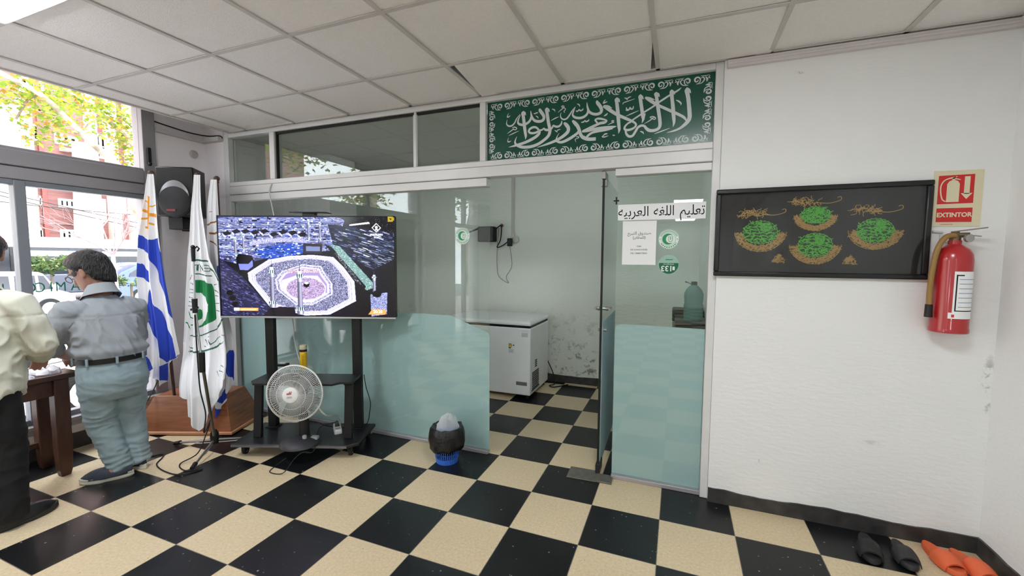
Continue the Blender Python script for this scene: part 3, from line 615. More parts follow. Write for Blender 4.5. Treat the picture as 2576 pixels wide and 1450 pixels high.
def crescent(b, x, z, r, y, k=.70, off=.38, ang=0, mi=0):
    """outer circle r, inner circle k*r shifted by off*r towards ang"""
    pts = []; ri = k*r; d = off*r
    ca = (r*r+d*d-ri*ri)/(2*r*d); ca = max(-1, min(1, ca)); a = math.acos(ca)
    cb = (ri*ri+d*d-r*r)/(2*ri*d); bq = math.acos(max(-1, min(1, cb)))
    n = 26
    o = [(r*cos(a+(2*pi-2*a)*i/n), r*sin(a+(2*pi-2*a)*i/n)) for i in range(n+1)]
    inn = [(d+ri*cos(pi-bq+(2*bq)*0), 0)]
    q = pi-bq
    inn = [(d+ri*cos(q+(2*pi-2*q)*i/n), ri*sin(q+(2*pi-2*q)*i/n)) for i in range(n+1)]
    c, s = cos(ang), sin(ang)
    A = [(x+u*c-v*s, y, z+u*s+v*c) for u, v in o]; I = [(x+u*c-v*s, y, z+u*s+v*c) for u, v in inn]
    b.add(A+I, [(i, i+1, n+2+i, n+1+i) for i in range(n)], mi); return b
def emblem(x, z, label):
    t = thing('round_sticker', label, 'sticker', (x, GY, z), 0, 'round emblem stickers on the partition glass')
    disc(B(), x, z, .065, GY-.0003).out('disc', wst, t, smooth=False)
    e = B(); e.torus((x, GY-.0006, z), .0625, .0008, rot_to((0, -1, 0)), 40, 4).torus((x, GY-.0006, z), .043, .0007, rot_to((0, -1, 0)), 36, 4)
    crescent(e, x-.003, z, .036, GY-.0007, .74, .36, 0)
    for i in range(26):
        a = pi*.12+i*(pi*.76)/25; e.obox((x+.0527*cos(a), GY-.0007, z+.0527*sin(a)), (.0022, .0004, .010), Matrix.Rotation(-(a-pi/2), 3, 'Y'))
        a = pi*1.16+i*(pi*.68)/25
        if i % 3: e.obox((x+.0527*cos(a), GY-.0007, z+.0527*sin(a)), (.004, .0004, .007), Matrix.Rotation(-(a-pi/2), 3, 'Y'))
    for a in (0, pi): disc(e, x+.0527*cos(a), z+.0527*sin(a), .003, GY-.0007, 8)
    e.out('ring_and_crescent', grn, t, smooth=False, fix=False)
    u = B(); y = GY-.0009
    u.ribbon([(x+.002, y, z+.018), (x+.002, y, z-.008), (x+.008, y, z-.017), (x+.017, y, z-.015), (x+.022, y, z-.006), (x+.022, y, z+.018)], [.0065]*6, (0, -1, 0))
    u.ribbon([(x+.012, y, z+.018), (x+.012, y, z-.005)], [.004]*2, (0, -1, 0))
    u.out('letter', grn, t, smooth=False, fix=False)
    u = B(); y = GY-.0011
    u.ribbon([(x+.003, y, z+.0165), (x+.003, y, z-.008), (x+.0085, y, z-.0155), (x+.016, y, z-.0135), (x+.0205, y, z-.006), (x+.0205, y, z+.0165)], [.0036]*6, (0, -1, 0))
    u.out('letter_inlay', wst, t, smooth=False, fix=False)
emblem(1.193, 1.672, 'round white sticker with green crescent on the right pane, beside the white sheet')
emblem(-.317, 1.712, 'round white sticker with green crescent on the left pane, near the doorway')
t = thing('round_sticker', 'dark green round sticker with upside down white numbers, under the crescent sticker', 'sticker', (1.198, GY, 1.506))
disc(B(), 1.198, 1.506, .064, GY-.0003).out('disc', mat('sticker_pale_green', S(150, 190, 175), .4), t, smooth=False)
disc(B(), 1.198, 1.506, .060, GY-.0006, 30, 0, R(-190), R(10)).out('green_half', dgrn, t, smooth=False)
text('lettering', '133', .05, frame_m((1.187, GY-.0009, 1.482), (-1, 0, 0), (0, 0, -1)), wst, t, bold=.001)
B().box(1.222, 1.236, GY-.001, GY-.0009, 1.470, 1.494).out('pictogram', wst, t, smooth=False)
text('lettering', 'emergencia', .014, frame_m((1.198, GY-.0009, 1.508), (-1, 0, 0), (0, 0, -1)), wst, t)
sw = B()
for k in range(4): sw.ribbon([(1.178+.011*k, GY-.0008, 1.534), (1.183+.011*k, GY-.0008, 1.541), (1.190+.011*k, GY-.0008, 1.536)], [.003, .005, .003], (0, -1, 0))
sw.out('script_mark', dgrn, t, smooth=False, fix=False)
# ---------------------------------------------------------------- framed calligraphy on the white wall
FX0, FX1, FZ0, FZ1 = 1.459, 2.480, 1.442, 1.962
pf = thing('picture_frame', 'wide black glazed frame with gold and green calligraphy medallions on the white wall', 'picture', (1.98, -.09, 1.441))
fb = B(); q = .028
fb.box(FX0, FX1, -.10, -.071, FZ0, FZ0+q).box(FX0, FX1, -.10, -.071, FZ1-q, FZ1).box(FX0, FX0+q, -.10, -.071, FZ0+q, FZ1-q).box(FX1-q, FX1, -.10, -.071, FZ0+q, FZ1-q)
fb.out('frame', mat('black_lacquer', S(16, 17, 19), .3), pf, bevel=.006)
B().box(FX0+q, FX1-q, -.082, -.073, FZ0+q, FZ1-q).out('backing', mat('black_velvet', S(12, 13, 17), .7), pf, smooth=False)
gold = mat('gold_thread', S(160, 128, 70), .38, .35); gthread = mat('green_thread', S(70, 168, 44), .35)
rg = random.Random(3)
def squig(b, x, z, s, n, y=-.0835, wd=.0030):
    a = rg.uniform(0, 2*pi); p = [(x, z)]
    for k in range(n):
        a += rg.uniform(-1.3, 1.3); p.append((p[-1][0]+s*cos(a), p[-1][1]+s*.8*sin(a)))
    b.ribbon([(u, y-rg.uniform(0, .0004), v) for u, v in spline(p, 4)], [wd*(.6+.8*abs(sin(i*.7))) for i in range(len(spline(p, 4)))], (0, -1, 0))
mossg = mat('moss_velvet', S(24, 62, 22), .7); brownv = mat('brown_velvet', S(66, 52, 30), .7)
def medallion(cx, cz, hw, hh, sag, name):
    e = B().add([(cx+hw*.97*cos(2*pi*k/36), -.0833, cz+hh*.97*sin(2*pi*k/36)) for k in range(36)], [tuple(range(36))])
    e.out('green_ground', mossg, pf, smooth=False, fix=False)
    A = [(cx+hw*1.14*cos(R(186+168*i/30)), -.0832, cz+hh*.12+hh*1.14*sin(R(186+168*i/30))*sag) for i in range(31)]; C = [(cx+hw*1.52*cos(R(184+172*i/30)), -.0832, cz+hh*.12+hh*1.5*sin(R(184+172*i/30))*sag) for i in range(31)]
    B().add(A+C, [(i, i+1, 32+i, 31+i) for i in range(30)]).out('gold_ground', brownv, pf, smooth=False, fix=False)
    g = B(); d = B()
    for row in range(7):                                    # rows of letters filling the green lens
        v = -.82+row*1.64/6; half = math.sqrt(1-v*v)
        n = int(13*half)+3
        for k in range(n):
            u = (-1+2*(k+.5)/n)*half; squig(g, cx+u*hw+rg.uniform(-.003, .003), cz+v*hh+rg.uniform(-.003, .003), .0075, 3, wd=.0042)
        p = [(cx+(-1+2*k/14)*half*hw, -.0837, cz+v*hh+.004*sin(k*1.9+row*2)-.004) for k in range(15)]
        g.ribbon(p, [.0024+.0022*abs(sin(k*1.3+row)) for k in range(15)], (0, -1, 0))
    for k in range(9):
        u = .02+k*.06; g.ribbon([(cx+u*hw, -.0838, cz+hh*.82), (cx+u*hw+.001, -.0838, cz+hh*.12)], [.0022, .0034], (0, -1, 0))
    for k in range(26):
        a = 2*pi*k/26; a2 = 2*pi*(k+1)/26
        g.ribbon([(cx+hw*cos(a), -.0836, cz+hh*sin(a)), (cx+hw*1.04*cos((a+a2)/2), -.0836, cz+hh*1.05*sin((a+a2)/2)), (cx+hw*cos(a2), -.0836, cz+hh*sin(a2))], [.002, .005, .002], (0, -1, 0))
    for k in range(330):                                    # gold bowl of letters beneath
        a = R(188+164*(k+rg.random())/330); rr = rg.choice((1.17, 1.26, 1.35, 1.44))+rg.uniform(-.03, .03)
        squig(d, cx+hw*rr*cos(a), cz+hh*.12+hh*rr*sin(a)*sag, .0055, 3, wd=.0027)
    for rr in (1.12, 1.54):
        p = [(cx+hw*rr*cos(R(183+174*i/30)), -.0836, cz+hh*.12+hh*rr*sin(R(183+174*i/30))*sag) for i in range(31)]
        d.ribbon(p, [.0028]*31, (0, -1, 0))
    g.out('green_script', gthread, pf, smooth=False, fix=False); d.out('gold_script', gold, pf, smooth=False, fix=False)
def topline(x0, x1, z):
    d = B()
    for k in range(46): squig(d, x0+(x1-x0)*rg.uniform(.02, .55), z+rg.uniform(-.012, .016), .011, 3, wd=.0030)
    p = spline([(x0+(x1-x0)*.5, z-.006), (x0+(x1-x0)*.75, z-.012), (x1-.01, z), (x1, z+.012), (x1-.006, z+.022), (x1-.02, z+.018)], 5)
    d.ribbon([(a, -.0836, c) for a, c in p], [.0042]*len(p), (0, -1, 0)); d.out('gold_heading', gold, pf, smooth=False, fix=False)
medallion(1.7011, 1.7030, 0.0872, 0.0653, 1.2, '')
medallion(1.9708, 1.7970, 0.0674, 0.0446, 1.35, '')
medallion(1.9761, 1.6268, 0.0806, 0.0651, 1.15, '')
medallion(2.2476, 1.7051, 0.0791, 0.0622, 1.15, '')
topline(1.5915, 1.8264, 1.8143)
topline(1.8557, 2.0886, 1.8726)
topline(2.1284, 2.3618, 1.8143)
for (cx0, _, cz0) in ((1.8, -0.083, 1.549), (2.142, -0.083, 1.542)):
    d = B()
    for k in range(70):
        v = rg.uniform(0, 1); u = rg.uniform(-1, 1)*(1-v)
        squig(d, cx0+u*.030, cz0-.018+v*.036, .006, 3, wd=.0024)
    d.ribbon([(cx0-.033, -.0836, cz0-.02), (cx0-.018, -.0836, cz0+.006), (cx0, -.0836, cz0+.022), (cx0+.018, -.0836, cz0+.006), (cx0+.033, -.0836, cz0-.02), (cx0-.033, -.0836, cz0-.02)], [.003]*6, (0, -1, 0))
    d.out('gold_signature', gold, pf, smooth=False, fix=False)
B().box(FX0+q, FX1-q, -.0905, -.0885, FZ0+q, FZ1-q).out('picture_glass', glass('picture_glass', (.97, .97, .97), k=.6), pf, smooth=False)
# ---------------------------------------------------------------- fire extinguisher and its sign
red = mat('sign_red', S(204, 38, 38), .45); cream = mat('sign_cream', S(222, 214, 182), .5)
ys = -.073
sg = thing('safety_sign', 'red and cream fire extinguisher sign with arrow above the red cylinder', 'sign', (2.58, ys, 1.72))
B().prism([(2.484, ys, 1.722), (2.680, ys, 1.718), (2.680, ys, 2.005), (2.484, ys, 2.008)], (0, .002, 0)).out('sign_board', cream, sg, smooth=False)
SX = 2.5
B().prism([(2.503, ys-.0006, 1.836), (2.645, ys-.0006, 1.838), (2.645, ys-.0006, 1.984), (2.503, ys-.0006, 1.982)], (0, .0005, 0)).prism([(2.503, ys-.0006, 1.744), (2.645, ys-.0006, 1.742), (2.645, ys-.0006, 1.815), (2.503, ys-.0006, 1.815)], (0, .0005, 0)).out('red_field', red, sg, smooth=False)
pg = B(); y = ys-.001
pg.add([(2.538, y, 1.846), (2.588, y, 1.846), (2.588, y, 1.938), (2.580, y, 1.952), (2.570, y, 1.957), (2.556, y, 1.957), (2.546, y, 1.952), (2.538, y, 1.938)], [tuple(range(8))])
pg.add([(2.557, y, 1.956), (2.569, y, 1.956), (2.569, y, 1.966), (2.557, y, 1.966)], [(0, 1, 2, 3)])
p = spline([(2.572, 1.972), (2.55, 1.968), (2.528, 1.958), (2.515, 1.935), (2.514, 1.90), (2.522, 1.862), (2.536, 1.849)], 5)
pg.ribbon([(a, y, c) for a, c in p], [.0055]*len(p), (0, -1, 0)); pg.ribbon([(2.560, y, 1.968), (2.590, y, 1.958)], [.006, .004], (0, -1, 0)); pg.ribbon([(2.555, y, 1.964), (2.576, y, 1.976)], [.006, .004], (0, -1, 0))
pg.add([(2.606, y, 1.885), (2.628, y, 1.885), (2.628, y, 1.974), (2.606, y, 1.974)], [(0, 1, 2, 3)]); pg.add([(2.594, y, 1.889), (2.617, y, 1.859), (2.640, y, 1.889)], [(0, 1, 2)])
pg.out('pictogram', cream, sg, smooth=False, fix=False)
text('lettering', 'EXTINTOR', .031, XZ(2.574, 1.779, ys-.001), cream, sg, bold=.0012, sx=.92)
text('lettering', 'instalaciones', .010, XZ(2.548, 1.732, ys-.001), red, sg)
ex = thing('fire_extinguisher', 'red fire extinguisher hung on the white wall under its sign', 'fire extinguisher', (2.56, -.147, 1.175))
EX, EY = 2.553, -.147
exred = mat('extinguisher_red', S(176, 30, 36), .28, coat=.4)
prof = [(.070, 1.178), (.076, 1.182), (.076, 1.20), (.0735, 1.207), (.0735, 1.545), (.070, 1.575), (.058, 1.600), (.036, 1.618), (.026, 1.626), (.026, 1.645)]
B().lathe(prof, (EX, EY, 0), 32).out('cylinder', exred, ex)
v = B().lathe([(.022, 1.64), (.022, 1.668), (.015, 1.672), (.015, 1.69)], (EX, EY, 0), 14).box(EX-.018, EX+.05, EY-.016, EY+.016, 1.66, 1.684)
v.out('valve', mat('old_brass', S(120, 104, 82), .45, .7), ex, bevel=.003)
B().beam((EX-.02, EY-.005, 1.688), (EX+.105, EY-.03, 1.706), .018, .006).beam((EX, EY-.005, 1.676), (EX+.085, EY-.03, 1.664), .016, .005).out('squeeze_handle', mat('handle_grey', S(150, 140, 130), .4, .6), ex, bevel=.002)
B().lathe([(.018, 0), (.02, .004), (.02, .016), (.014, .018)], (EX+.035, EY-.022, 1.655), 14, rot_to((.3, -1, 0))).out('gauge', mat('gauge_grey', S(170, 168, 165), .3, .5), ex)
hp = spline([(EX-.01, EY-.02, 1.668), (EX-.045, EY-.03, 1.665), (EX-.075, EY-.035, 1.62), (EX-.09, EY-.035, 1.54), (EX-.096, EY-.03, 1.42), (EX-.095, EY-.028, 1.31)], 6)
B().tube(hp, .0125, 10).out('hose', mat('hose_tan', S(150, 116, 62), .5), ex)
B().tube([(EX-.095, EY-.028, 1.32), (EX-.094, EY-.027, 1.255)], [.015, .017], 10).out('nozzle', blackp, ex)
lb = B(); n = 14; a0, a1 = R(-108), R(-20)
for (z0, z1, m, r, b0, b1) in ((1.285, 1.49, 0, .0742, a0, a1), (1.255, 1.285, 0, .0742, a0-.18, a1)):
    pts = [(EX+r*cos(b0+(b1-b0)*i/n), EY+r*sin(b0+(b1-b0)*i/n)) for i in range(n+1)]
    lb.add([(*p, z0) for p in pts]+[(*p, z1) for p in pts], [(i, i+1, n+2+i, n+1+i) for i in range(n)], m)
def lrect(z0, z1, c0, c1, m, r=.0746):
    pts = [(EX+r*cos(c0+(c1-c0)*i/8), EY+r*sin(c0+(c1-c0)*i/8)) for i in range(9)]
    lb.add([(*p, z0) for p in pts]+[(*p, z1) for p in pts], [(i, i+1, 10+i, 9+i) for i in range(8)], m)
lrect(1.292, 1.475, a0+.10, a0+.17, 1); lrect(1.292, 1.297, a0+.10, a1, 1); lrect(1.468, 1.474, a0+.10, a0+.5, 1)
for k in range(7): lrect(1.312+k*.023, 1.315+k*.023, a0+.26, a1-.1, 2)
lrect(1.262, 1.276, a0-.02, a0+.12, 3)
lb.out('label', [paper, ink, mat('label_blue_grey', S(120, 140, 170), .6), red], ex, fix=False)
B().box(EX-.03, EX+.03, -.078, -.068, 1.60, 1.68).box(EX-.012, EX+.012, -.10, -.07, 1.64, 1.652).tube([(EX-.06, -.077, 1.695), (EX-.02, -.077, 1.69)], .006, 8).out('wall_bracket', mat('bracket_white', S(205, 205, 200), .5), ex)
# ---------------------------------------------------------------- slippers by the skirting
orange = mat('orange_foam', S(226, 104, 62), .55, bump=.05, bs=90); blk = mat('black_foam', S(26, 27, 29), .6); blk2 = mat('dark_grey_foam', S(44, 46, 46), .6)
def footline(L, W, n=26):
    pts = []
    for i in range(n):
        a = 2*pi*i/n; u = cos(a); v = sin(a)
        wd = W/2*(1.0 if u > 0 else .80+.06*u)*(1-.10*math.exp(-((u+.1)/.35)**2))
        pts.append((v*wd, u*L/2))
    return pts
def slipper(label, group, heel, toe, m, L=.27, W=.105):
    """slide sandal: y of the local frame points from heel to toe"""
    d = V(toe)-V(heel); rz = math.atan2(-d.x, d.y); c = (V(heel)+V(toe))/2
    t = thing('slide_sandal', label, 'slipper', (c.x, c.y, 0), rz, group)
    o = footline(L, W)
    rings = [[(x*s_, y*s_, z + max(0, (y-L*.25))*.09*(1 if z > 0 else .3)) for x, y in o] for s_, z in ((.93, .0005), (1, .008), (1, .024), (.96, .031), (.80, .027))]
    B().loft(rings).out('sole', m, t, local=True)
    sb = B(); rr = []
    for i in range(7):
        y = L*(-.02+.36*i/6); hw = W/2*(1.02-.10*max(0, i-4)/2); h = .040+.012*sin(pi*min(1, (i+1)/6)); h -= .004*max(0, i-4)
        outer = [(hw*1.02*cos(pi*k/10), y, .012+(h+.012)*sin(pi*k/10)) for k in range(11)]
        inner = [(hw*.94*cos(pi*k/10), y, .012+(h+.004)*sin(pi*k/10)) for k in range(10, -1, -1)]
        rr.append(outer+inner)
    sb.loft(rr).out('strap', m, t, local=True)
    return t
slipper('bright orange slide sandal near the skirting, the left one of the orange pair', 'orange slide sandals', (2.545, -.098, 0), (2.585, -.362, 0), orange)
slipper('bright orange slide sandal closest to the room corner, right one of the pair', 'orange slide sandals', (2.645, -.125, 0), (2.70, -.385, 0), orange)
slipper('black slide sandal lying left of another black one by the skirting', 'black slide sandals', (2.262, -.14, 0), (2.222, -.41, 0), blk)
slipper('dark grey slide sandal between the black one and the orange pair', 'black slide sandals', (2.40, -.15, 0), (2.385, -.385, 0), blk2, .25, .10)
slipper('black slide sandal cut off by the bottom edge of the picture', 'black slide sandals', (2.33, -.475, 0), (2.30, -.74, 0), blk)
# ---------------------------------------------------------------- waste bin with its liner
BX, BY = -.333, -.235
blue = mat('blue_plastic', S(58, 112, 214), .35)
wb = thing('waste_basket', 'small blue lattice waste basket standing by the glass partition', 'waste bin', (BX, BY, 0))
b = B().lathe([(.074, .0), (.082, .002), (.086, .040), (.083, .040), (.079, .006), (.0, .006)], (BX, BY, 0), 36)
def br(z): return .082+.020*z/.24
for k in range(36):
    for (za, zb, sgn) in ((.04, .075, 1), (.075, .11, -1), (.11, .145, 1), (.145, .18, -1), (.18, .235, 1)):
        a = 2*pi*k/36; a2 = a+sgn*2*pi/72
        b.beam((BX+br(za)*cos(a if sgn > 0 else a+2*pi/72), BY+br(za)*sin(a if sgn > 0 else a+2*pi/72), za), (BX+br(zb)*cos(a2 if sgn > 0 else a), BY+br(zb)*sin(a2 if sgn > 0 else a), zb), .0045, .0035)
for z in (.075, .11, .145, .18): b.torus((BX, BY, z), br(z), .002, None, 36, 4)
b.lathe([(.100, .235), (.106, .237), (.106, .248), (.100, .248)], (BX, BY, 0), 36)
b.out('basket', blue, wb)
bag = mat('black_bin_liner', S(24, 24, 26), .32, bump=.4, bs=28)
bl = B(); rings = []
for r, z in ((.104, .125), (.122, .110), (.134, .13), (.136, .17), (.132, .22), (.128, .258), (.114, .278), (.084, .262), (.078, .21), (.066, .12), (.05, .05), (.01, .045)):
    rings.append([V((BX+(r+.010*noise.noise(V((cos(a)*3, sin(a)*3, z*22+1)))*(1 if r > .1 else .4))*cos(a), BY+(r+.010*noise.noise(V((cos(a)*3, sin(a)*3, z*22+1))))*sin(a), z+.014*noise.noise(V((cos(a)*2, sin(a)*2, 7+z*3))))) for a in [2*pi*j/48 for j in range(48)]])
bl.loft(rings, False)
tag(bl.out('bin_liner', bag), 'crumpled black bin liner folded over the rim of the blue basket', 'bin liner')
pb = B(); rings = []
for i in range(13):
    t_ = i/12; a = -pi/2+pi*t_
    rings.append([V((BX-.005+(.078*cos(a)*(1+.3*noise.noise(V((cos(q)*1.7, sin(q)*1.7, t_*4)))+.22*noise.noise(V((cos(q)*4+2, sin(q)*4, t_*9)))))*cos(q)+.03*t_*t_, BY+.066*cos(a)*(1+.4*noise.noise(V((cos(q)*2.2, sin(q)*2.2, t_*5+3))))*sin(q), .262+.078*sin(a)*(1+.35*noise.noise(V((cos(q)*1.5+4, sin(q)*1.5, t_*2)))+.25*noise.noise(V((cos(q)*3.5, sin(q)*3.5+5, t_*6))))+ (.025 if i > 8 else 0))) for q in [2*pi*j/30 for j in range(30)]])
pb.loft(rings)
bagw = film('thin_white_plastic', S(226, 232, 232), .4, .22)
tag(pb.out('plastic_bag', bagw), 'crumpled translucent white plastic bag stuffed into the bin liner', 'plastic bag')
# ---------------------------------------------------------------- chest freezer in the small room
FR0, FR1, FY0, FY1 = -1.24, -.196, 1.30, 1.98
fz = thing('chest_freezer', 'white chest freezer standing in the small room behind the doorway', 'freezer', ((FR0+FR1)/2, (FY0+FY1)/2, 0))
enamel = mat('white_enamel', S(244, 246, 248), .35, var=.03, vs=4)
B().box(FR0, FR1, FY0, FY1, .045, .785).out('cabinet', enamel, fz, bevel=.012, seg=3)
B().box(FR0+.01, FR1-.01, FY0+.01, FY1-.01, .785, .812).out('gasket', blackp, fz, smooth=False)
ld = B().loft([[(FR0+a, FY0-.006+a, z), (FR1-a, FY0-.006+a, z), (FR1-a, FY1-a, z), (FR0+a, FY1-a, z)] for a, z in ((0, .812), (-.004, .835), (.012, .858), (.04, .864))])
ld.out('lid', enamel, fz, bevel=.006)
vg = B()
for k in range(9): vg.box(FR1-.001, FR1+.004, FY0+.07, FY0+.30, .10+k*.022, .112+k*.022)
vg.box(FR1, FR1+.006, FY0+.05, FY0+.32, .085, .094)
vg.out('vent_grille', mat('vent_dark', S(70, 72, 74), .5), fz, smooth=False)
for k in range(4): B().box(FR1-.001, FR1+.003, FY0+.17, FY0+.23, .33+k*.022, .343+k*.022).out('vent_slot', blackp, fz, smooth=False)
B().box(FR1-.16, FR1-.035, FY0-.004, FY0+.001, .155, .195).out('badge', mat('badge_silver', S(150, 152, 155), .3, .6), fz, bevel=.002)
lb = B(); x0 = FR1-.255; z0 = .50
lb.box(x0, x0+.075, FY0-.0015, FY0, z0, z0+.135, 0).box(x0+.004, x0+.045, FY0-.0022, FY0-.0015, z0+.07, z0+.098, 1).box(x0+.004, x0+.038, FY0-.0022, FY0-.0015, z0+.100, z0+.106, 2).box(x0+.004, x0+.032, FY0-.0022, FY0-.0015, z0+.055, z0+.066, 2)
lb.box(x0+.055, x0+.07, FY0-.0022, FY0-.0015, z0+.085, z0+.097, 2)
for k in range(4): lb.box(x0+.006, x0+.06, FY0-.0022, FY0-.0015, z0+.010+k*.01, z0+.013+k*.01, 3)
lb.out('energy_label', [paper, mat('label_yellow', S(214, 178, 60), .6), ink, greyink], fz, smooth=False)
B().box(FR1-.10, FR1-.03, FY0-.0015, FY0, .690, .735).box(FR1-.10, FR1-.02, FY0-.003, FY0-.0015, .752, .757).out('model_plate', mat('plate_grey', S(205, 208, 206), .5), fz, smooth=False)
for x in (FR0+.06, FR1-.05):
    for y in (FY0+.06, FY1-.06): B().lathe([(.018, 0), (.022, .004), (.018, .046)], (x, y, 0), 12).out('foot', blackp, fz)
cb = spline([(FR1-.02, FY1+.02, .30), (FR1+.06, FY1+.03, .12), (FR1+.10, FY1-.03, .02), (FR1+.05, FY1-.10, .008), (FR1+.12, FY1-.14, .008), (FR1+.25, FY1+.02, .008)], 8)
B().tube(cb, .006, 6).out('power_cord', rubber, fz)
# ---------------------------------------------------------------- fittings on the back wall of the small room
cd = B().box(-.735, -.695, 2.082, 2.10, 1.86, 2.80)
tag(cd.out('conduit', mat('conduit_paint', S(198, 196, 190), .5), bevel=.004), 'painted vertical conduit down the back wall to the socket', 'conduit')
mb = thing('wall_box', 'black box on a bracket arm on the back wall of the small room', 'wall box', (-1.04, 2.0, 1.72))
B().box(-1.15, -.93, 1.96, 2.085, 1.745, 1.94).out('case', blackp, mb, bevel=.012)
B().beam((-1.12, 2.0, 1.93), (-1.42, 1.90, 1.80), .02, .02).box(-1.06, -1.0, 2.08, 2.10, 1.78, 1.90).out('arm', blackm, mb)
so = thing('wall_socket', 'small white socket with a black adapter at the foot of the conduit', 'socket', (-.68, 2.09, 1.75))
B().lathe([(.045, 0), (.045, .012), (.038, .02)], (-.675, 2.10, 1.775), 20, rot_to((0, -1, 0))).box(-.735, -.69, 2.075, 2.10, 1.80, 1.86).out('socket_plate', mat('socket_cream', S(206, 204, 192), .45), so)
B().box(-.775, -.715, 2.04, 2.09, 1.69, 1.79).out('adapter', blackp, so, bevel=.008)
c1 = spline([(-.93, 2.03, 1.90), (-.86, 2.05, 1.95), (-.87, 2.06, 1.78), (-.92, 2.06, 1.68), (-.84, 2.06, 1.70), (-.745, 2.06, 1.77)], 8)
c2 = spline([(-.745, 2.06, 1.70), (-.72, 2.08, 1.45), (-.80, 2.085, 1.30), (-.77, 2.085, 1.22), (-.90, 2.085, 1.30), (-.93, 2.085, 1.45), (-.92, 2.07, 1.68), (-.89, 2.05, 1.92)], 8)
wc = thing('cable_loop', 'tangled black and grey cables hanging between the wall box and the socket', 'cable', (-.85, 2.06, 1.22))
B().tube(c1, .007, 6).out('black_cable', rubber, wc); B().tube(c2, .004, 6).out('grey_cable', mat('cable_grey', S(150, 150, 146), .5), wc)
B().ball((-.86, 2.07, 1.955), .022, n=12).out('plug', mat('plug_red', S(110, 60, 50), .5), wc)
# ---------------------------------------------------------------- water bottle on dark furniture in the small room
st = thing('side_cabinet', 'dark cabinet against the inner wall, carrying the water bottle', 'cabinet', (1.37, .52, 0))
B().box(1.255, 1.465, .36, .70, .0, 1.055).out('body', mat('cabinet_dark', S(48, 48, 50), .5), st, bevel=.006)
B().box(1.245, 1.468, .35, .71, 1.055, 1.080).out('cabinet_top', mat('cabinet_top_dark', S(40, 38, 40), .35), st, bevel=.004)
bx = thing('loudspeaker_box', 'black box with grey front standing behind the water bottle', 'box', (1.33, .86, 0))
B().box(1.225, 1.46, .76, .98, .0, 1.03).out('grey_case', mat('case_grey', S(120, 122, 118), .5), bx, bevel=.006)
B().box(1.222, 1.463, .757, .983, 1.03, 1.125).out('black_lid', blackp, bx, bevel=.006)
wbm = film('bottle_plastic', S(128, 176, 172), .55, .35)
bo_ = thing('water_bottle', 'large pale blue green water bottle with dark cap behind the right pane', 'bottle', (1.372, .47, 1.08))
prof = [(.0, 1.082), (.060, 1.082), (.067, 1.09), (.068, 1.14), (.066, 1.150), (.068, 1.16), (.068, 1.20), (.062, 1.215), (.066, 1.23), (.064, 1.243), (.067, 1.255), (.067, 1.285), (.055, 1.315), (.030, 1.342), (.018, 1.350), (.018, 1.36)]
B().lathe(prof, (1.372, .47, 0), 28, caps=False).out('bottle_body', wbm, bo_)
B().lathe([(.021, 1.350), (.022, 1.372), (.018, 1.376)], (1.372, .47, 0), 16).out('cap', mat('cap_green', S(16, 52, 46), .4), bo_)
B().tube([(1.355, .46, 1.352), (1.335, .455, 1.366), (1.310, .45, 1.374)], [.003, .003, .006], 6).out('carry_tab', mat('tab_grey', S(90, 110, 104), .5), bo_)

# ---------------------------------------------------------------- rolling TV stand (local frame: x along the stand, y to the back)
TH = R(20.5); TO = V((-1.54, -.325, 0))
ct = thing('tv_stand', 'black rolling TV stand with shelf and castors, carrying the television', 'TV stand', TO, TH)
PH = .36
b = B().loft([[(x, y, z) for x, y in ((-.49, -.35), (.40, -.35), (.475, -.29), (.475, .085), (-.49, .085))] for z in (.088, .114)])
b.out('base_board', mat('black_board', S(24, 24, 27), .42, bump=.05, bs=200), ct, bevel=.006, local=True)
B().box(-.488, .40, -.353, -.348, .091, .108).out('front_trim', mat('trim_grey', S(120, 120, 124), .4, .5), ct, smooth=False, local=True)
for s in (-1, 1):
    B().box(s*PH-.035, s*PH+.035, -.02, .03, .114, 1.70).out('post', blackm, ct, bevel=.004, local=True)
    B().box(s*PH-.05, s*PH+.05, -.04, .045, .114, .122).out('post_foot', blackm, ct, bevel=.002, local=True)
    B().beam((s*PH, -.215, .114), (s*PH, -.175, .548), .062, .03, (0, 1, 0)).out('front_leg', blackm, ct, bevel=.003, local=True)
    B().beam((s*PH, -.21, .548), (s*PH, .0, .56), .062, .022).out('shelf_bracket', blackm, ct, bevel=.003, local=True)
sh = B().loft([[(x, y, z) for x, y in ((-.375, -.255), (-.345, -.285), (.27, -.285), (.315, -.235), (.395, -.225), (.395, .0), (-.395, .0), (-.395, -.22))] for z in (.552, .570)])
sh.out('shelf', mat('shelf_black', S(26, 26, 29), .4, bump=.05, bs=200), ct, bevel=.003, local=True)
B().box(-.40, .40, -.02, .02, 1.20, 1.26).box(-.40, .40, -.02, .02, 1.56, 1.62).out('tv_mount', blackm, ct, bevel=.003, local=True)
for x, y in ((-.43, -.27), (.40, -.27), (-.43, .04), (.42, .04)):
    c = B().lathe([(.028, .078), (.028, .088)], (x, y, 0), 16).box(x-.018, x-.012, y-.02, y+.025, .03, .08).box(x+.012, x+.018, y-.02, y+.025, .03, .08)
    o = c.out('castor', blackm, ct, local=True)
    B().lathe([(.008, -.011), (.032, -.011), (.034, -.007), (.034, .007), (.032, .011), (.008, .011)], (x, y+.005, .0345), 24, rot_to((1, 0, 0))).out('wheel', rubber, o, local=True)
    B().lathe([(.004, -.0125), (.016, -.0125), (.018, -.010), (.018, .010), (.016, .0125), (.004, .0125)], (x, y+.005, .0345), 18, rot_to((1, 0, 0))).out('wheel_hub', mat('hub_grey', S(150, 150, 150), .4), o, local=True)
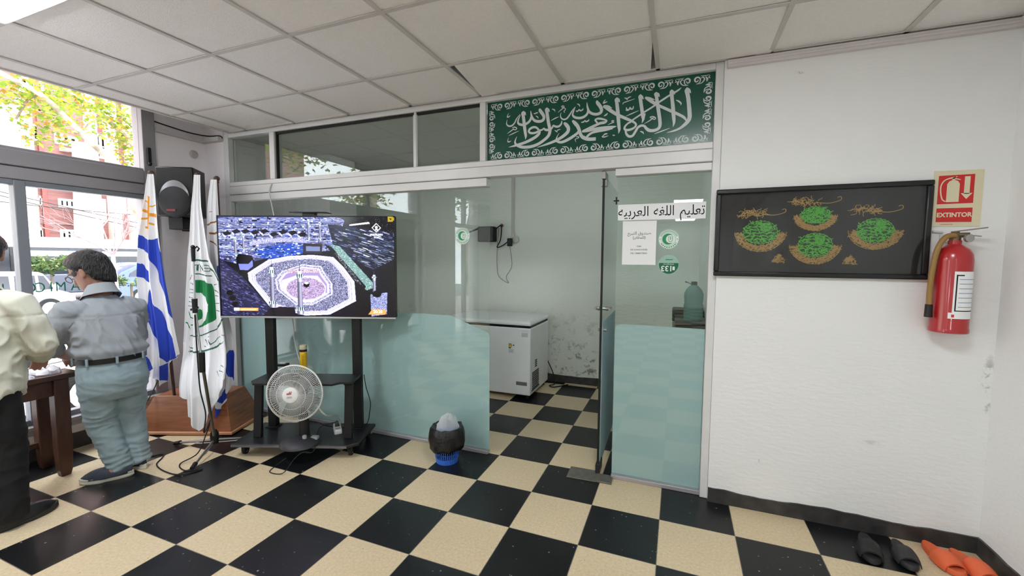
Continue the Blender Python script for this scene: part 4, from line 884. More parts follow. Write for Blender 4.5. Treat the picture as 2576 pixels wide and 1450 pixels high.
# ---------------------------------------------------------------- the television and its picture
tv = thing('television', 'large flat television showing a night aerial view of a crowded courtyard', 'television', TO + Matrix.Rotation(TH, 3, 'Z') @ V((0, -.06, 1.0)), TH)
tv.location.z = 0; tv.matrix_basis = Matrix.Translation(V((tv.location.x, tv.location.y, 0))) @ Matrix.Rotation(TH, 4, 'Z')
TX0, TX1, TZ0, TZ1 = -0.7172, 0.6977, 1.0633, 1.8614
B().box(TX0-.008, TX1+.008, .0, .045, TZ0-.008, TZ1+.008).out('back_shell', blackp, tv, bevel=.004, local=True)
B().box(TX0-.008, TX1+.008, -.012, .006, TZ0-.020, TZ0-.006).out('bottom_bezel', mat('bezel_silver', S(190, 192, 196), .3, .5), tv, bevel=.002, local=True)
bz = B().box(TX0-.008, TX0-.001, -.008, .006, TZ0-.006, TZ1+.008).box(TX1+.001, TX1+.008, -.008, .006, TZ0-.006, TZ1+.008).box(TX0-.001, TX1+.001, -.008, .006, TZ1+.001, TZ1+.008)
bz.out('bezel', blackp, tv, smooth=False, local=True)
import numpy as np
NW, NH = 560, 320
def paint_screen():
    rs = np.random.RandomState(5)
    yy, xx = np.mgrid[0:NH, 0:NW]; X = xx/NW*2132+48; Y = yy/NH*1215+115          # painter's units follow the picture's own proportions
    img = np.zeros((NH, NW, 3)); img[:] = (.05, .05, .09)
    def poly(pts):
        ins = np.zeros((NH, NW), bool); n = len(pts)
        for i in range(n):
            x1, y1 = pts[i]; x2, y2 = pts[(i+1) % n]
            if y1 == y2: continue
            c = (Y > min(y1, y2)) & (Y <= max(y1, y2)) & (X < (Y-y1)*(x2-x1)/(y2-y1)+x1); ins ^= c
        return ins
    def ell(cx, cy, rx, ry): return ((X-cx)/rx)**2+((Y-cy)/ry)**2 < 1
    def speck(mask, cols, p):
        r = rs.rand(NH, NW); k = rs.randint(0, len(cols), (NH, NW))
        m = mask & (r < p); img[m] = np.array(cols)[k[m]]
    lil, blu, wht = (.66, .68, .93), (.24, .30, .60), (.92, .93, 1.0)
    def blocks(mask, n, w, h, cols, ang=0.0):
        ys, xs = np.where(mask)
        for _ in range(n):
            i = rs.randint(len(ys)); ww = max(1, int(w*rs.uniform(.4, 1.3))); hh = max(1, int(h*rs.uniform(.4, 1.3)))
            y0, x0 = ys[i], xs[i]; c = np.array(cols[rs.randint(len(cols))])*rs.uniform(.55, 1.1)
            for q in range(ww):
                yq = y0+int(ang*q)
                if 0 <= yq < NH-hh and x0+q < NW:
                    col = mask[yq:yq+hh, x0+q]; img[yq:yq+hh, x0+q][col] = c
    city = poly([(48, 115), (1600, 115), (1450, 520), (1050, 560), (640, 620), (300, 700), (48, 640)])
    img[city] = (.22, .24, .40)
    for k in range(30):
        yb = 125+k*17; off = rs.uniform(-30, 30)
        row = city & (abs(Y-(yb+.00009*(X-900)**2*(-.6 if k > 14 else .3))) < rs.uniform(2.5, 6)); img[row] = np.array((.62, .65, .92))*rs.uniform(.7, 1.25)
        row = city & (abs(Y-(yb+9+.00009*(X-900)**2*(-.6 if k > 14 else .3))) < rs.uniform(2, 5)) & (np.sin(X/rs.uniform(18, 50)+off) > -.2); img[row] = (.07, .08, .16)
    blocks(city, 520, 9, 5, [(.74, .77, 1.), (.10, .11, .2), (.45, .48, .74), (.25, .33, .66), (.88, .9, 1.)], .05)
    blocks(city, 420, 4, 2, [wht, (.05, .05, .1)], 0)
    for k in range(9):
        x0 = 90+k*115; y0 = 270+rs.uniform(-60, 90); q = poly([(x0, y0), (x0+70, y0-26), (x0+118, y0+8), (x0+44, y0+36)]); img[q] = (.06, .06, .11); q = poly([(x0, y0+4), (x0+44, y0+40), (x0+44, y0+66), (x0, y0+28)]); img[q] = (.72, .74, .95)
    arc = city & (abs(Y-(395+.00022*(X-900)**2)) < 26) & (X > 420) & (X < 1100); img[arc] = (.58, .58, .78); speck(arc, [wht, (.3, .3, .45)], .35)
    east = poly([(1380, 200), (2180, 300), (2180, 620), (1900, 760), (1450, 500)])
    img[east] = (.08, .09, .16); blocks(east, 420, 20, 2, [(.55, .58, .8), (.05, .05, .08), (.25, .35, .6), (.3, .4, .42), wht], .32)
    img[poly([(1500, 115), (2180, 115), (2180, 300), (1700, 215)])] = (.035, .03, .05)
    speck(poly([(1500, 115), (2180, 115), (2180, 420), (1700, 215)]), [wht, lil], .012)
    west = poly([(48, 620), (330, 860), (640, 1230), (560, 1330), (48, 1330)]); img[west] = (.13, .13, .24); blocks(west, 520, 9, 2, [(.5, .5, .78), (.3, .3, .55), (.04, .04, .08)], .4)
    img[poly([(250, 560), (445, 590), (480, 690), (360, 860), (260, 780)])] = (.02, .02, .03); img[poly([(275, 690), (400, 690), (450, 640), (455, 720), (390, 770), (290, 765)])] = (.42, .45, .72)
    img[poly([(300, 620), (340, 590), (440, 600), (380, 690), (280, 680)])] = (.05, .03, .05)
    bluew = poly([(460, 560), (560, 490), (830, 440), (1100, 450), (1080, 560), (640, 640)]); img[bluew] = (.14, .26, .62); blocks(bluew, 130, 8, 3, [(.6, .75, 1.), (.1, .12, .3), wht])
    img[poly([(1080, 440), (1310, 440), (1300, 560), (1070, 560)])] = (.16, .13, .17); img[poly([(1110, 470), (1280, 475), (1280, 530), (1110, 530)])] = (.4, .45, .6)
    road = poly([(1400, 440), (1520, 470), (1960, 960), (1830, 1010)]); img[road] = (.35, .46, .46); speck(road, [(.85, 1, .95), (.5, .65, .62)], .25)
    img[poly([(1330, 440), (1420, 480), (1830, 960), (1790, 1010), (1560, 720)])] = (.05, .05, .07); speck(poly([(1440, 540), (1500, 560), (1800, 960), (1700, 900)]), [wht, (.4, .4, .45)], .25)
    img[poly([(1690, 880), (1830, 1000), (1900, 1060), (1880, 1330), (1640, 1330), (1700, 1140)])] = (.05, .04, .06)
    img[poly([(2000, 760), (2180, 620), (2180, 1330), (2090, 1330), (2040, 1000)])] = (.06, .05, .07)
    img[poly([(1880, 1060), (2090, 1030), (2080, 1300), (1890, 1330)])] = (.45, .48, .68); speck(poly([(1880, 1060), (2090, 1030), (2080, 1300), (1890, 1330)]), [wht, (.1, .1, .2)], .3)
    oct_o = [(385, 800), (640, 640), (900, 590), (1180, 575), (1440, 600), (1560, 720), (1690, 900), (1705, 1140), (1380, 1310), (1080, 1325), (640, 1215), (395, 900)]
    m = poly(oct_o); img[m] = (.80, .78, .98); speck(m, [wht, (.6, .56, .85)], .3)
    def shrink(p, k, c=(1060, 940)): return [(c[0]+(x-c[0])*k, c[1]+(y-c[1])*k) for x, y in p]
    m = poly(shrink(oct_o, .86)); img[m] = (.44, .45, .58); speck(m, [(.06, .06, .12), (.84, .84, .98), (.24, .24, .36)], .66)
    for k in (.93, .885): q = poly(shrink(oct_o, k)) & ~poly(shrink(oct_o, k-.008)); img[q] = (.45, .44, .62)
    ring2 = [(720, 880), (800, 780), (1060, 690), (1290, 715), (1330, 800), (1420, 930), (1420, 1060), (1180, 1190), (960, 1190), (740, 1010)]
    m = poly(ring2); img[m] = (.78, .76, .98); speck(m, [wht, (.55, .5, .75)], .4)
    m = poly(shrink(ring2, .95, (1080, 945))); img[m] = (.52, .52, .66); speck(m, [(.9, .9, 1), (.16, .15, .25)], .5)
    for k in (.88, .80):
        m = poly(shrink(ring2, k, (1080, 945))); img[m] = (.75, .72, .95) if k > .85 else (.55, .48, .66)
    m = poly([(860, 760), (1240, 745), (1270, 790), (880, 800)]); img[m] = (.72, .62, .66); speck(m, [(.3, .22, .3), wht], .4)
    img[poly([(800, 890), (980, 830), (1240, 830), (1340, 960), (1330, 1060), (1180, 1150), (930, 1130), (800, 980)])] = (.80, .79, .98)
    m = ell(1090, 990, 235, 135); img[m] = (.56, .47, .62); speck(m, [(.86, .8, .95), (.32, .25, .36)], .55)
    img[poly([(1065, 920), (1105, 900), (1140, 920), (1135, 960), (1100, 980), (1065, 960)])] = (.04, .035, .05); img[poly([(1065, 922), (1105, 903), (1140, 922), (1102, 940)])] = (.9, .88, .95)
    def minaret(cx, y0, y1, w_):
        H = y1-y0; h = w_/2
        img[poly([(cx-3, y0-.12*H), (cx+3, y0-.12*H), (cx+4, y0+4), (cx-4, y0+4)])] = (.22, .22, .3)
        img[poly([(cx-.28*h, y0+.06*H), (cx, y0-.02*H), (cx+.28*h, y0+.06*H)])] = (.2, .2, .3)
        img[poly([(cx-.62*h, y0+.055*H), (cx+.62*h, y0+.055*H), (cx+.55*h, y0+.125*H), (cx-.55*h, y0+.125*H)])] = (.86, .87, .96)
        def shaft(ya, yb, k0, k1, br):
            q = poly([(cx-k0*h, ya), (cx+k0*h, ya), (cx+k1*h, yb), (cx-k1*h, yb)]); t_ = np.clip((X[q]-cx)/(w_*.5)*.5+.5, 0, 1)
            v = (.30+.48*np.exp(-((t_-.62)/.26)**2))*br; img[q] = np.stack([v*.96, v*.95, np.minimum(1, v*1.12)], 1)
        shaft(y0+.20*H, y0+.30*H, .75, .8, 1.15); shaft(y0+.30*H, y1-.12*H, .72, .80, .82); shaft(y1-.04*H, y1+.05*H, 1.15, 1.0, 1.1)
        for yc, kk in ((y0+.16*H, 1.35), (y1-.08*H, 1.75)):
            q = poly([(cx-.8*h, yc-.035*H), (cx+.8*h, yc-.035*H), (cx+kk*h, yc), (cx+.9*h, yc+.045*H), (cx-.9*h, yc+.045*H), (cx-kk*h, yc)]); img[q] = (.10, .22, .24)
            img[q & (np.sin(X/(w_*.055)) > .1)] = (.80, .88, .95); img[q & (Y > yc+.02*H) & (np.sin(X/(w_*.055)) > -.3)] = (.90, .91, 1.)
    for a_ in ((680, 700, 1205, 72), (1020, 745, 1285, 78), (1930, 800, 1080, 52), (1145, 130, 385, 38), (1282, 160, 385, 38), (245, 350, 590, 44), (345, 310, 520, 40)): minaret(*a_)
    img[poly([(640, 1250), (770, 1215), (950, 1225), (960, 1330), (560, 1330)])] = (.07, .05, .09)
    for cx, cy in ((155, 1050), (185, 1115), (215, 1190)): img[ell(cx, cy, 42, 32)] = (.02, .02, .03)
    img[ell(1960, 1050, 55, 42)] = (.02, .02, .03)
    d = abs(X-1968)/58+abs(Y-243)/58; img[d < 1] = (.93, .93, .95); img[d < .78] = (.03, .03, .05)
    img[ell(1968, 235, 18, 14)] = (.9, .9, .92); img[poly([(1955, 250), (1982, 250), (1990, 275), (1946, 275)])] = (.7, .7, .75)
    tx = (abs(Y-327) < 12) & (abs(X-1968) < 78) & (rs.rand(NH, NW) < .7); img[tx] = (.85, .85, .9); tx = (abs(Y-362) < 9) & (abs(X-1970) < 34) & (rs.rand(NH, NW) < .7); img[tx] = (.75, .75, .8)
    img[poly([(1640, 205), (1880, 172), (1890, 195), (1640, 222)])] = (.86, .9, .92)
    m = poly([(200, 1235), (500, 1235), (500, 1272), (200, 1272)]); img[m] = (.92, .58, .30); img[m & (X < 262)] = (.9, .9, .95)
    tx = m & (X > 280) & (X < 480) & (abs(Y-1253) < 9) & (rs.rand(NH, NW) < .5); img[tx] = (.98, .86, .7)
    img[poly([(1900, 1240), (2050, 1240), (2068, 1258), (2066, 1292), (2050, 1305), (1850, 1306)])] = (.93, .56, .28)
    sm = img.copy(); sm[1:-1, 1:-1] = (img[1:-1, 1:-1]*4+img[:-2, 1:-1]+img[2:, 1:-1]+img[1:-1, :-2]*1.5+img[1:-1, 2:]*1.5)/9
    return np.clip(sm*1.06, 0, 1)
img = paint_screen()
me = bpy.data.meshes.new('screen')
gx = np.linspace(TX0, TX1, NW+1); gz = np.linspace(TZ1, TZ0, NH+1)
GX, GZ = np.meshgrid(gx, gz); co = np.stack([GX, np.full_like(GX, -.002), GZ], -1).reshape(-1, 3)
i0 = (np.arange(NH)[:, None]*(NW+1)+np.arange(NW)[None]).reshape(-1)
fc = np.stack([i0, i0+NW+1, i0+NW+2, i0+1], 1)
me.vertices.add(len(co)); me.vertices.foreach_set('co', co.ravel()); me.loops.add(fc.size); me.loops.foreach_set('vertex_index', fc.ravel().astype(np.int32))
me.polygons.add(len(fc)); me.polygons.foreach_set('loop_start', np.arange(0, fc.size, 4, dtype=np.int32)); me.update(calc_edges=True)
at = me.attributes.new('picture', 'FLOAT_COLOR', 'FACE'); lin = np.where(img <= .04045, img/12.92, ((img+.055)/1.055)**2.4)
at.data.foreach_set('color', np.concatenate([lin.reshape(-1, 3), np.ones((NW*NH, 1))], 1).astype(np.float32).ravel())
m, nt, p, o_ = nodes('tv_picture'); a = nt.nodes.new('ShaderNodeAttribute'); a.attribute_name = 'picture'
p.inputs['Base Color'].default_value = (.004, .004, .005, 1); p.inputs['Roughness'].default_value = .12
nt.links.new(a.outputs['Color'], p.inputs['Emission Color']); p.inputs['Emission Strength'].default_value = .42
m.cycles.emission_sampling = 'NONE'
me.materials.append(m); so_ = bpy.data.objects.new('screen', me); COL.objects.link(so_); so_.parent = tv
def TVM(u, v, y=-.0035): return wmat(tv) @ frame_m((TX0+(TX1-TX0)*(u-48)/2132, y, TZ1-(TZ1-TZ0)*(v-115)/1215), (1, 0, 0), (0, 0, 1))
text('clock_digits', '20:28', .034, TVM(1972, 1272), mat('screen_white', S(255), .5, emit=(1, .97, .92), es=.32), tv, bold=.0006)
stk = B().box(TX1-.045, TX1-.004, -.010, -.0085, TZ1-.038, TZ1+.003).box(TX1-.006, TX1+.006, -.010, -.0085, TZ1-.028, TZ1-.004)
stk.out('yellow_sticker', mat('sticker_yellow', S(240, 208, 40), .5), tv, smooth=False, local=True)
B().add([(TX1-.036, -.0104, TZ1-.012), (TX1-.016, -.0104, TZ1-.012), (TX1-.018, -.0104, TZ1-.026)], [(0, 1, 2)]).out('sticker_mark', ink, tv, smooth=False, local=True, fix=False)
wcm = thing('tv_top_tray', 'flat black tray shape standing on the top edge of the television', 'tray', wmat(tv) @ V((0.0120, .02, 0)), TH)
wcm.matrix_basis = Matrix.Translation(wmat(tv) @ V((0.0120, .02, TZ1+.008))) @ Matrix.Rotation(TH, 4, 'Z'); wcm.location = wcm.matrix_basis.translation; wcm.rotation_euler = (0, 0, TH)
B().loft([[(x, y, z) for x, y in ((-.155, -.02), (-.09, -.035), (.10, -.035), (.15, -.02), (.15, .07), (-.155, .07))] for z in (.022, .030)]).out('tray_plate', blackp, wcm, bevel=.003, local=True)
B().box(-.05, .05, -.015, .03, .0, .023).out('tray_foot', blackp, wcm, bevel=.003, local=True)
# ---------------------------------------------------------------- table fan
FC = V((-1.352, -0.6925, 0.5355)); fn_ = V((.375, -.925, .07)).normalized(); FM = rot_to(fn_)
fan = thing('table_fan', 'white wire caged table fan with dark base on the TV stand board', 'fan', (FC.x-.02, FC.y+.10, .115))
cage = mat('fan_cage_white', S(222, 224, 222), .4)
RF = .205
g = B()
def cagewire(sgn, n, r0):
    for k in range(n):
        a = 2*pi*k/n; p = []
        for t_ in (0, .3, .6, .85, .96, 1):
            r = r0+(RF-r0)*t_; z = sgn*(.062-.030*t_**2-.032*max(0, (t_-.80)/.2)**2)
            p.append(FC + FM @ V((r*cos(a+.06*t_*sgn), r*sin(a+.06*t_*sgn), z)))
        g.tube(p, .00125, 4, caps=False)
cagewire(1, 96, .058)
for r, z in ((.105, .055), (.158, .044)): g.torus(FC + FM @ V((0, 0, z)), r, .0018, FM, 48, 5)
g.out('front_grille', cage, fan, ang=80)
g = B(); cagewire(-1, 72, .07)
for r, z in ((.12, -.052), (.17, -.04)): g.torus(FC + FM @ V((0, 0, z)), r, .0018, FM, 40, 5)
g.out('rear_grille', cage, fan, ang=80)
B().torus(FC, RF, .0065, FM, 64, 8).out('cage_rim', cage, fan)
B().lathe([(.0, .070), (.045, .070), (.056, .066), (.059, .058), (.058, .050)], FC, 36, FM).out('hub_cap', mat('hub_white', S(236, 236, 234), .35), fan)
lg = B()
for x0, x1, z0, z1 in ((-.022, .012, .004, .016), (-.004, .004, .016, .026), (.008, .014, .018, .028)): lg.add([FC+FM @ V((x0, z0, .0708)), FC+FM @ V((x1, z0+.004, .0708)), FC+FM @ V((x1, z1+.004, .0708)), FC+FM @ V((x0, z1, .0708))], [(0, 1, 2, 3)])
lg.out('red_logo', mat('logo_red', S(176, 84, 96), .5), fan, smooth=False)
lg = B()
for k in range(3): lg.add([FC+FM @ V((-.020, -.012-.005*k, .0708)), FC+FM @ V((.016, -.008-.005*k, .0708)), FC+FM @ V((.016, -.0055-.005*k, .0708)), FC+FM @ V((-.020, -.0095-.005*k, .0708))], [(0, 1, 2, 3)])
lg.out('grey_lines', mat('logo_grey', S(140, 142, 146), .5), fan, smooth=False)
bladem = film('blade_grey', S(150, 154, 156), .3, .35)
for k in range(5):
    a0 = 2*pi*k/5+.3; L1 = []; L2 = []
    for i in range(8):
        r = .03+.155*i/7; L1.append(FC+FM @ V((r*cos(a0+.15*i/7), r*sin(a0+.15*i/7), .018))); wd = .30+.55*sin(pi*(i+1.5)/10)
        L2.append(FC+FM @ V((r*cos(a0+.15*i/7+wd), r*sin(a0+.15*i/7+wd), -.018)))
    bl = B().add(L1+L2, [(i, i+1, 9+i, 8+i) for i in range(7)])
    o = bl.out('blade', bladem, fan, fix=False); so2 = o.modifiers.new('thick', 'SOLIDIFY'); so2.thickness = .002
B().lathe([(.0, -.16), (.035, -.158), (.052, -.14), (.058, -.10), (.058, -.058), (.0, -.055)], FC, 24, FM).out('motor_housing', mat('motor_dark', S(28, 28, 31), .45), fan)
back = FC + FM @ V((0, -.04, -.10))
FB = V((back.x, back.y+.02, .1145))
fdark = mat('fan_base_dark', S(44, 44, 50), .5, bump=.08, bs=250)
B().tube([FB+V((0, 0, .02)), FB+V((0, 0, .16)), back], [.042, .036, .032], 16).out('neck', mat('motor_dark', S(28, 28, 31), .45), fan)
bc = V((FB.x-.005, FB.y-.035, .1145))
B().lathe([(.0, 0), (.142, 0), (.145, .004), (.138, .018), (.112, .040), (.070, .054), (.045, .060), (.0, .062)], bc, 40).out('fan_base', fdark, fan)
B().lathe([(.016, 0), (.016, .022), (.010, .026)], bc+V((.055, -.01, .053)), 12).obox(bc+V((.095, .05, .044)), (.05, .035, .02), Matrix.Rotation(.35, 3, 'Z')).out('control_knob', mat('knob_grey', S(170, 172, 174), .4), fan)
# ---------------------------------------------------------------- things on the stand
CAN = V((-1.737, -0.256, 0.5705))
cn = thing('spray_can', 'yellow spray can with pale cap standing on the TV stand shelf', 'spray can', CAN)
B().lathe([(.0, 0), (.028, 0), (.030, .003), (.030, .165), (.027, .172)], CAN, 24).out('can_body', mat('can_yellow', S(234, 190, 22), .3, coat=.3), cn)
B().lathe([(.0301, .155), (.0304, .157), (.0304, .172), (.027, .179)], CAN, 24).out('shoulder_band', ink, cn)
B().lathe([(.0285, .170), (.029, .172), (.029, .205), (.026, .212), (.0, .213)], CAN, 24).out('cap', mat('cap_cream', S(206, 196, 164), .4), cn)
pv = [(CAN.x+.0305*cos(a), CAN.y+.0305*sin(a)) for a in [R(-165+10*k) for k in range(6)]]
B().add([(*q, CAN.z+.10) for q in pv]+[(*q, CAN.z+.158) for q in pv], [(i, i+1, 7+i, 6+i) for i in range(5)]).out('label_panel', mat('label_violet', S(70, 52, 80), .4), cn, fix=False)
pv = [(CAN.x+.0305*cos(a), CAN.y+.0305*sin(a)) for a in [R(-70+9*k) for k in range(6)]]
lt = B()
for k in range(12): lt.add([(*q, CAN.z+.03+k*.009) for q in pv]+[(*q, CAN.z+.0335+k*.009) for q in pv], [(i, i+1, 7+i, 6+i) for i in range(4 if k % 3 else 5)])
lt.out('label_text', mat('label_ochre', S(150, 112, 20), .5), cn, fix=False)
rc = V((-1.993, -0.246, 0.5705)); rcx = thing('small_device', 'small black device with white top lying on the shelf left of the fan', 'device', rc, TH)
B().box(-.045, .045, -.03, .03, 0, .022).out('case', blackp, rcx, bevel=.005, local=True); B().box(-.03, .02, -.012, .018, .022, .026).out('white_top', whitep, rcx, bevel=.002, local=True)
PSV = V((-1.307, -0.3279, 0.1145)); ps = thing('power_strip', 'white power strip with a black plug on the TV stand board', 'power strip', PSV, TH+R(28))
B().loft([[(x*s, y*s, z) for x, y in ((-.026, -.075), (.026, -.075), (.030, -.06), (.030, .075), (.02, .088), (-.02, .088), (-.030, .075), (-.030, -.06))] for z, s in ((0, .96), (.006, 1), (.028, 1), (.036, .93))]).out('strip_body', whitep, ps, local=True)
B().box(-.012, .012, -.06, -.056, .0362, .0366).box(-.018, .018, -.043, -.039, .0362, .0366).box(-.018, .018, -.031, -.027, .0362, .0366).out('sockets', ink, ps, smooth=False, local=True)
B().loft([[(x*s, .03+y*s, z) for x, y in ((-.018, -.025), (.018, -.025), (.014, .02), (-.014, .02))] for z, s in ((.036, 1), (.060, .9), (.075, .35))]).out('black_plug', blackp, ps, local=True)
B().box(-.012, .012, .06, .08, .036, .042).out('red_switch', mat('switch_red', S(190, 30, 36), .4), ps, bevel=.002, local=True)
def cable(name, label, pts, r, m, k=8): return tag(B().tube(spline(pts, k), r, 7).out(name, m), label, 'cable')
grey_c = mat('cable_white', S(206, 208, 206), .5)
cable('hanging_cable', 'white cable hanging from the header beam down behind the television', [(-2.274, -0.065, 2.217), (-2.299, -0.072, 2.152), (-2.284, -0.075, 2.06), (-2.24, -0.08, 1.901), (-1.963, -0.16, 0.9927), (-1.924, -0.18, 0.8183), (CAN.x-.10, CAN.y+.04, .66), (CAN.x-.035, CAN.y+.01, .61)], .0055, grey_c)
cable('fan_lead', 'grey cable running from behind the fan to the white power strip', [(back.x+.05, back.y+.02, .50), (back.x+.17, back.y+.06, .34), (PSV.x-.06, PSV.y+.06, .22), (PSV.x-.02, PSV.y+.085, .145)], .006, grey_c)
cable('black_cord', 'thin black cord looping from the plug under the fan base onto the floor', [(PSV.x-.01, PSV.y+.02, .185), (PSV.x-.06, PSV.y-.02, .175), (PSV.x-.14, PSV.y-.06, .130), (bc.x+.20, bc.y-.06, .121), (bc.x+.155, bc.y-.12, .125), (bc.x+.14, bc.y-.18, .10), (bc.x+.09, bc.y-.235, .012), (bc.x-.02, bc.y-.25, .006), (bc.x-.06, bc.y-.17, .006), (bc.x-.03, bc.y-.10, .04)], .0032, rubber)
cable('hanging_cable', 'thin black cord hanging at the right-hand post of the TV stand', [TO+Matrix.Rotation(TH, 3, 'Z') @ V(q) for q in ((.405, .02, .56), (.42, .025, .45), (.455, .02, .33), (.45, .02, .25), (.42, .02, .135), (.33, -.03, .118), (.15, -.06, .14), (.06, -.05, .16))], .0035, rubber)
cable('floor_lead', 'white cable lying behind the left leg of the TV stand', [(-2.25, -.18, .006), (-2.12, -.20, .05), (-1.98, -.24, .10), (-1.92, -.24, .06)], .007, grey_c)
# ---------------------------------------------------------------- microphone stand
chrome = mat('chrome_grey', S(150, 150, 150), .3, .8)
mc = V((-2.13, -.775, 0)); ms = thing('microphone_stand', 'tripod microphone stand with a raised boom in front of the flags', 'microphone stand', mc)
HB = mc+V((0, 0, .11)); TOPp = V((-1.85, -1.018, 0.7948)); T2 = V((-1.91, -1.011, 1.192)); T3 = V((-1.911, -1.005, 1.555))
B().tube([HB+V((0, 0, -.02)), TOPp], .0105, 10).out('lower_pole', mat('pole_bronze', S(120, 112, 104), .35, .7), ms)
B().tube([TOPp-V((0, 0, .03)), T2], .0075, 10).tube([T2, T3], .0065, 10).out('upper_pole', mat('pole_chrome', S(200, 200, 198), .25, .8), ms)
B().tube([TOPp-V((0, 0, .07)), TOPp+V((0, 0, .07))], [.018, .020], 12).out('clutch', blackp, ms)
B().tube([T2-V((0, 0, .05)), T2+V((0, 0, .05))], [.016, .018], 12).beam(T2+V((-.04, 0, -.03)), T2+V((.03, 0, -.01)), .014, .014).out('boom_clamp', blackp, ms)
mcl = B().tube([T3-V((0, 0, .05)), T3+V((0, 0, .04))], [.012, .014], 10)
mcl.tube([T3+V((.0, 0, .03)), T3+V((.028, .01, .055)), T3+V((.042, .015, .04)), T3+V((.03, .01, .022))], .005, 8).ball(T3+V((0, 0, .05)), .015, n=10)
mcl.out('mic_clip', blackp, ms)
B().lathe([(.012, -.055), (.026, -.05), (.030, -.01), (.030, .03), (.018, .055), (.012, .06)], HB, 14).out('leg_hub', blackp, ms)
for q in (V((-1.965, -1.04, .022)), V((-2.50, -.835, .022)), V((-1.985, -.50, .022))):
    mid = HB+(q-HB)*.45
    lg = B().tube([HB+V((0, 0, -.02)), q], .009, 8); lg.tube([HB+V((0, 0, -.045)), mid+V((0, 0, -.03)), HB+(q-HB)*.75], .004, 6)
    o = lg.out('leg', chrome, ms)
    B().tube([q+(HB-q)*.10, q-(HB-q)*.06], [.016, .014], 10).out('rubber_foot', rubber, o)
cable('microphone_cable', 'dark cable wound along the microphone stand and out across the floor', [T2+V((.02, -.015, -.06)), TOPp+V((-.012, -.02, -.02)), TOPp+V((.0, -.02, -.20)), TOPp+V((.045, -.02, -.36)), TOPp+V((.02, -.02, -.50)), HB+V((.02, -.035, .16)), HB+V((-.03, -.045, .03)), V((-2.09, -.93, .05)), V((-2.13, -1.03, .006)), V((-1.99, -1.08, .006)), V((-1.90, -1.02, .006)), V((-1.96, -1.13, .006)), V((-2.12, -1.14, .006)), V((-2.28, -1.10, .006)), V((-2.36, -1.02, .006)), V((-2.42, -.98, .006)), V((-2.47, -1.05, .006))], .0045, rubber)
cable('thin_lead', 'thin dark lead falling over the left end of the wooden flag box', [(-3.02, -.60, .62), (-2.98, -.70, .42), (-2.93, -.80, .30), (-2.92, -.90, .14), (-2.90, -.95, .01), (-2.86, -1.05, .006)], .004, rubber)
# ---------------------------------------------------------------- wooden flag box with three flags
A_, B_, C_, D_ = V((-3.06, -.853, 0)), V((-2.278, -.540, 0)), V((-2.44, -.115, 0)), V((-3.14, -.40, 0))
a_, b_, c_, d_ = V((-2.93, -.745, .33)), V((-2.40, -.49, .33)), V((-2.50, -.24, .33)), V((-3.03, -.46, .33))
fx = thing('flag_stand', 'reddish wooden box with sloping sides holding the three flag poles', 'flag stand', ((A_+B_+C_+D_)/4))
up3 = V((0, 0, .035))
B().loft([[p+up3 for p in (A_, B_, C_, D_)], [a_, b_, c_, d_]]).out('box', wood, fx, bevel=.004)
cen = (A_+B_+C_+D_)/4
B().loft([[cen+(p-cen)*k+V((0, 0, z)) for p in (A_, B_, C_, D_)] for k, z in ((1.0, .008), (1.025, .01), (1.025, .030), (1.0, .036))]).out('base_moulding', mat('wood_moulding', S(196, 138, 100), .4), fx, bevel=.002)
cloth_w = mat('flag_white', S(238, 238, 242), .75, bump=.05, bs=400); cloth_b = mat('flag_blue', S(38, 70, 190), .7); cloth_g = mat('flag_gold', S(232, 160, 40), .7); cloth_gr = mat('flag_green', S(20, 128, 70), .7); cloth_o = mat('flag_brown', S(150, 92, 30), .7); cloth_dg = mat('flag_print_green', S(42, 98, 78), .7)
polem = mat('pole_wood', S(88, 54, 42), .4)
E1 = V((rt.x, rt.y, 0)).normalized()                     # across a flag as it hangs, and its outward side
E2 = V((-fw.x, -fw.y, 0)).normalized()
def inpoly(pts, X, Y):
    ins = np.zeros(X.shape, bool); n = len(pts)
    for i in range(n):
        (x1, y1), (x2, y2) = pts[i], pts[(i+1) % n]
        if y1 == y2: continue
        ins ^= (Y > min(y1, y2)) & (Y <= max(y1, y2)) & (X < (Y-y1)*(x2-x1)/(y2-y1)+x1)
    return ins
def nearline(pts, X, Y, wd):
    m = np.zeros(X.shape, bool)
    for (x1, y1), (x2, y2) in zip(pts[:-1], pts[1:]):
        dx, dy = x2-x1, y2-y1; L2 = dx*dx+dy*dy+1e-12; t_ = np.clip(((X-x1)*dx+(Y-y1)*dy)/L2, 0, 1)
        m |= (X-x1-t_*dx)**2+(Y-y1-t_*dy)**2 < (wd/2)**2
    return m
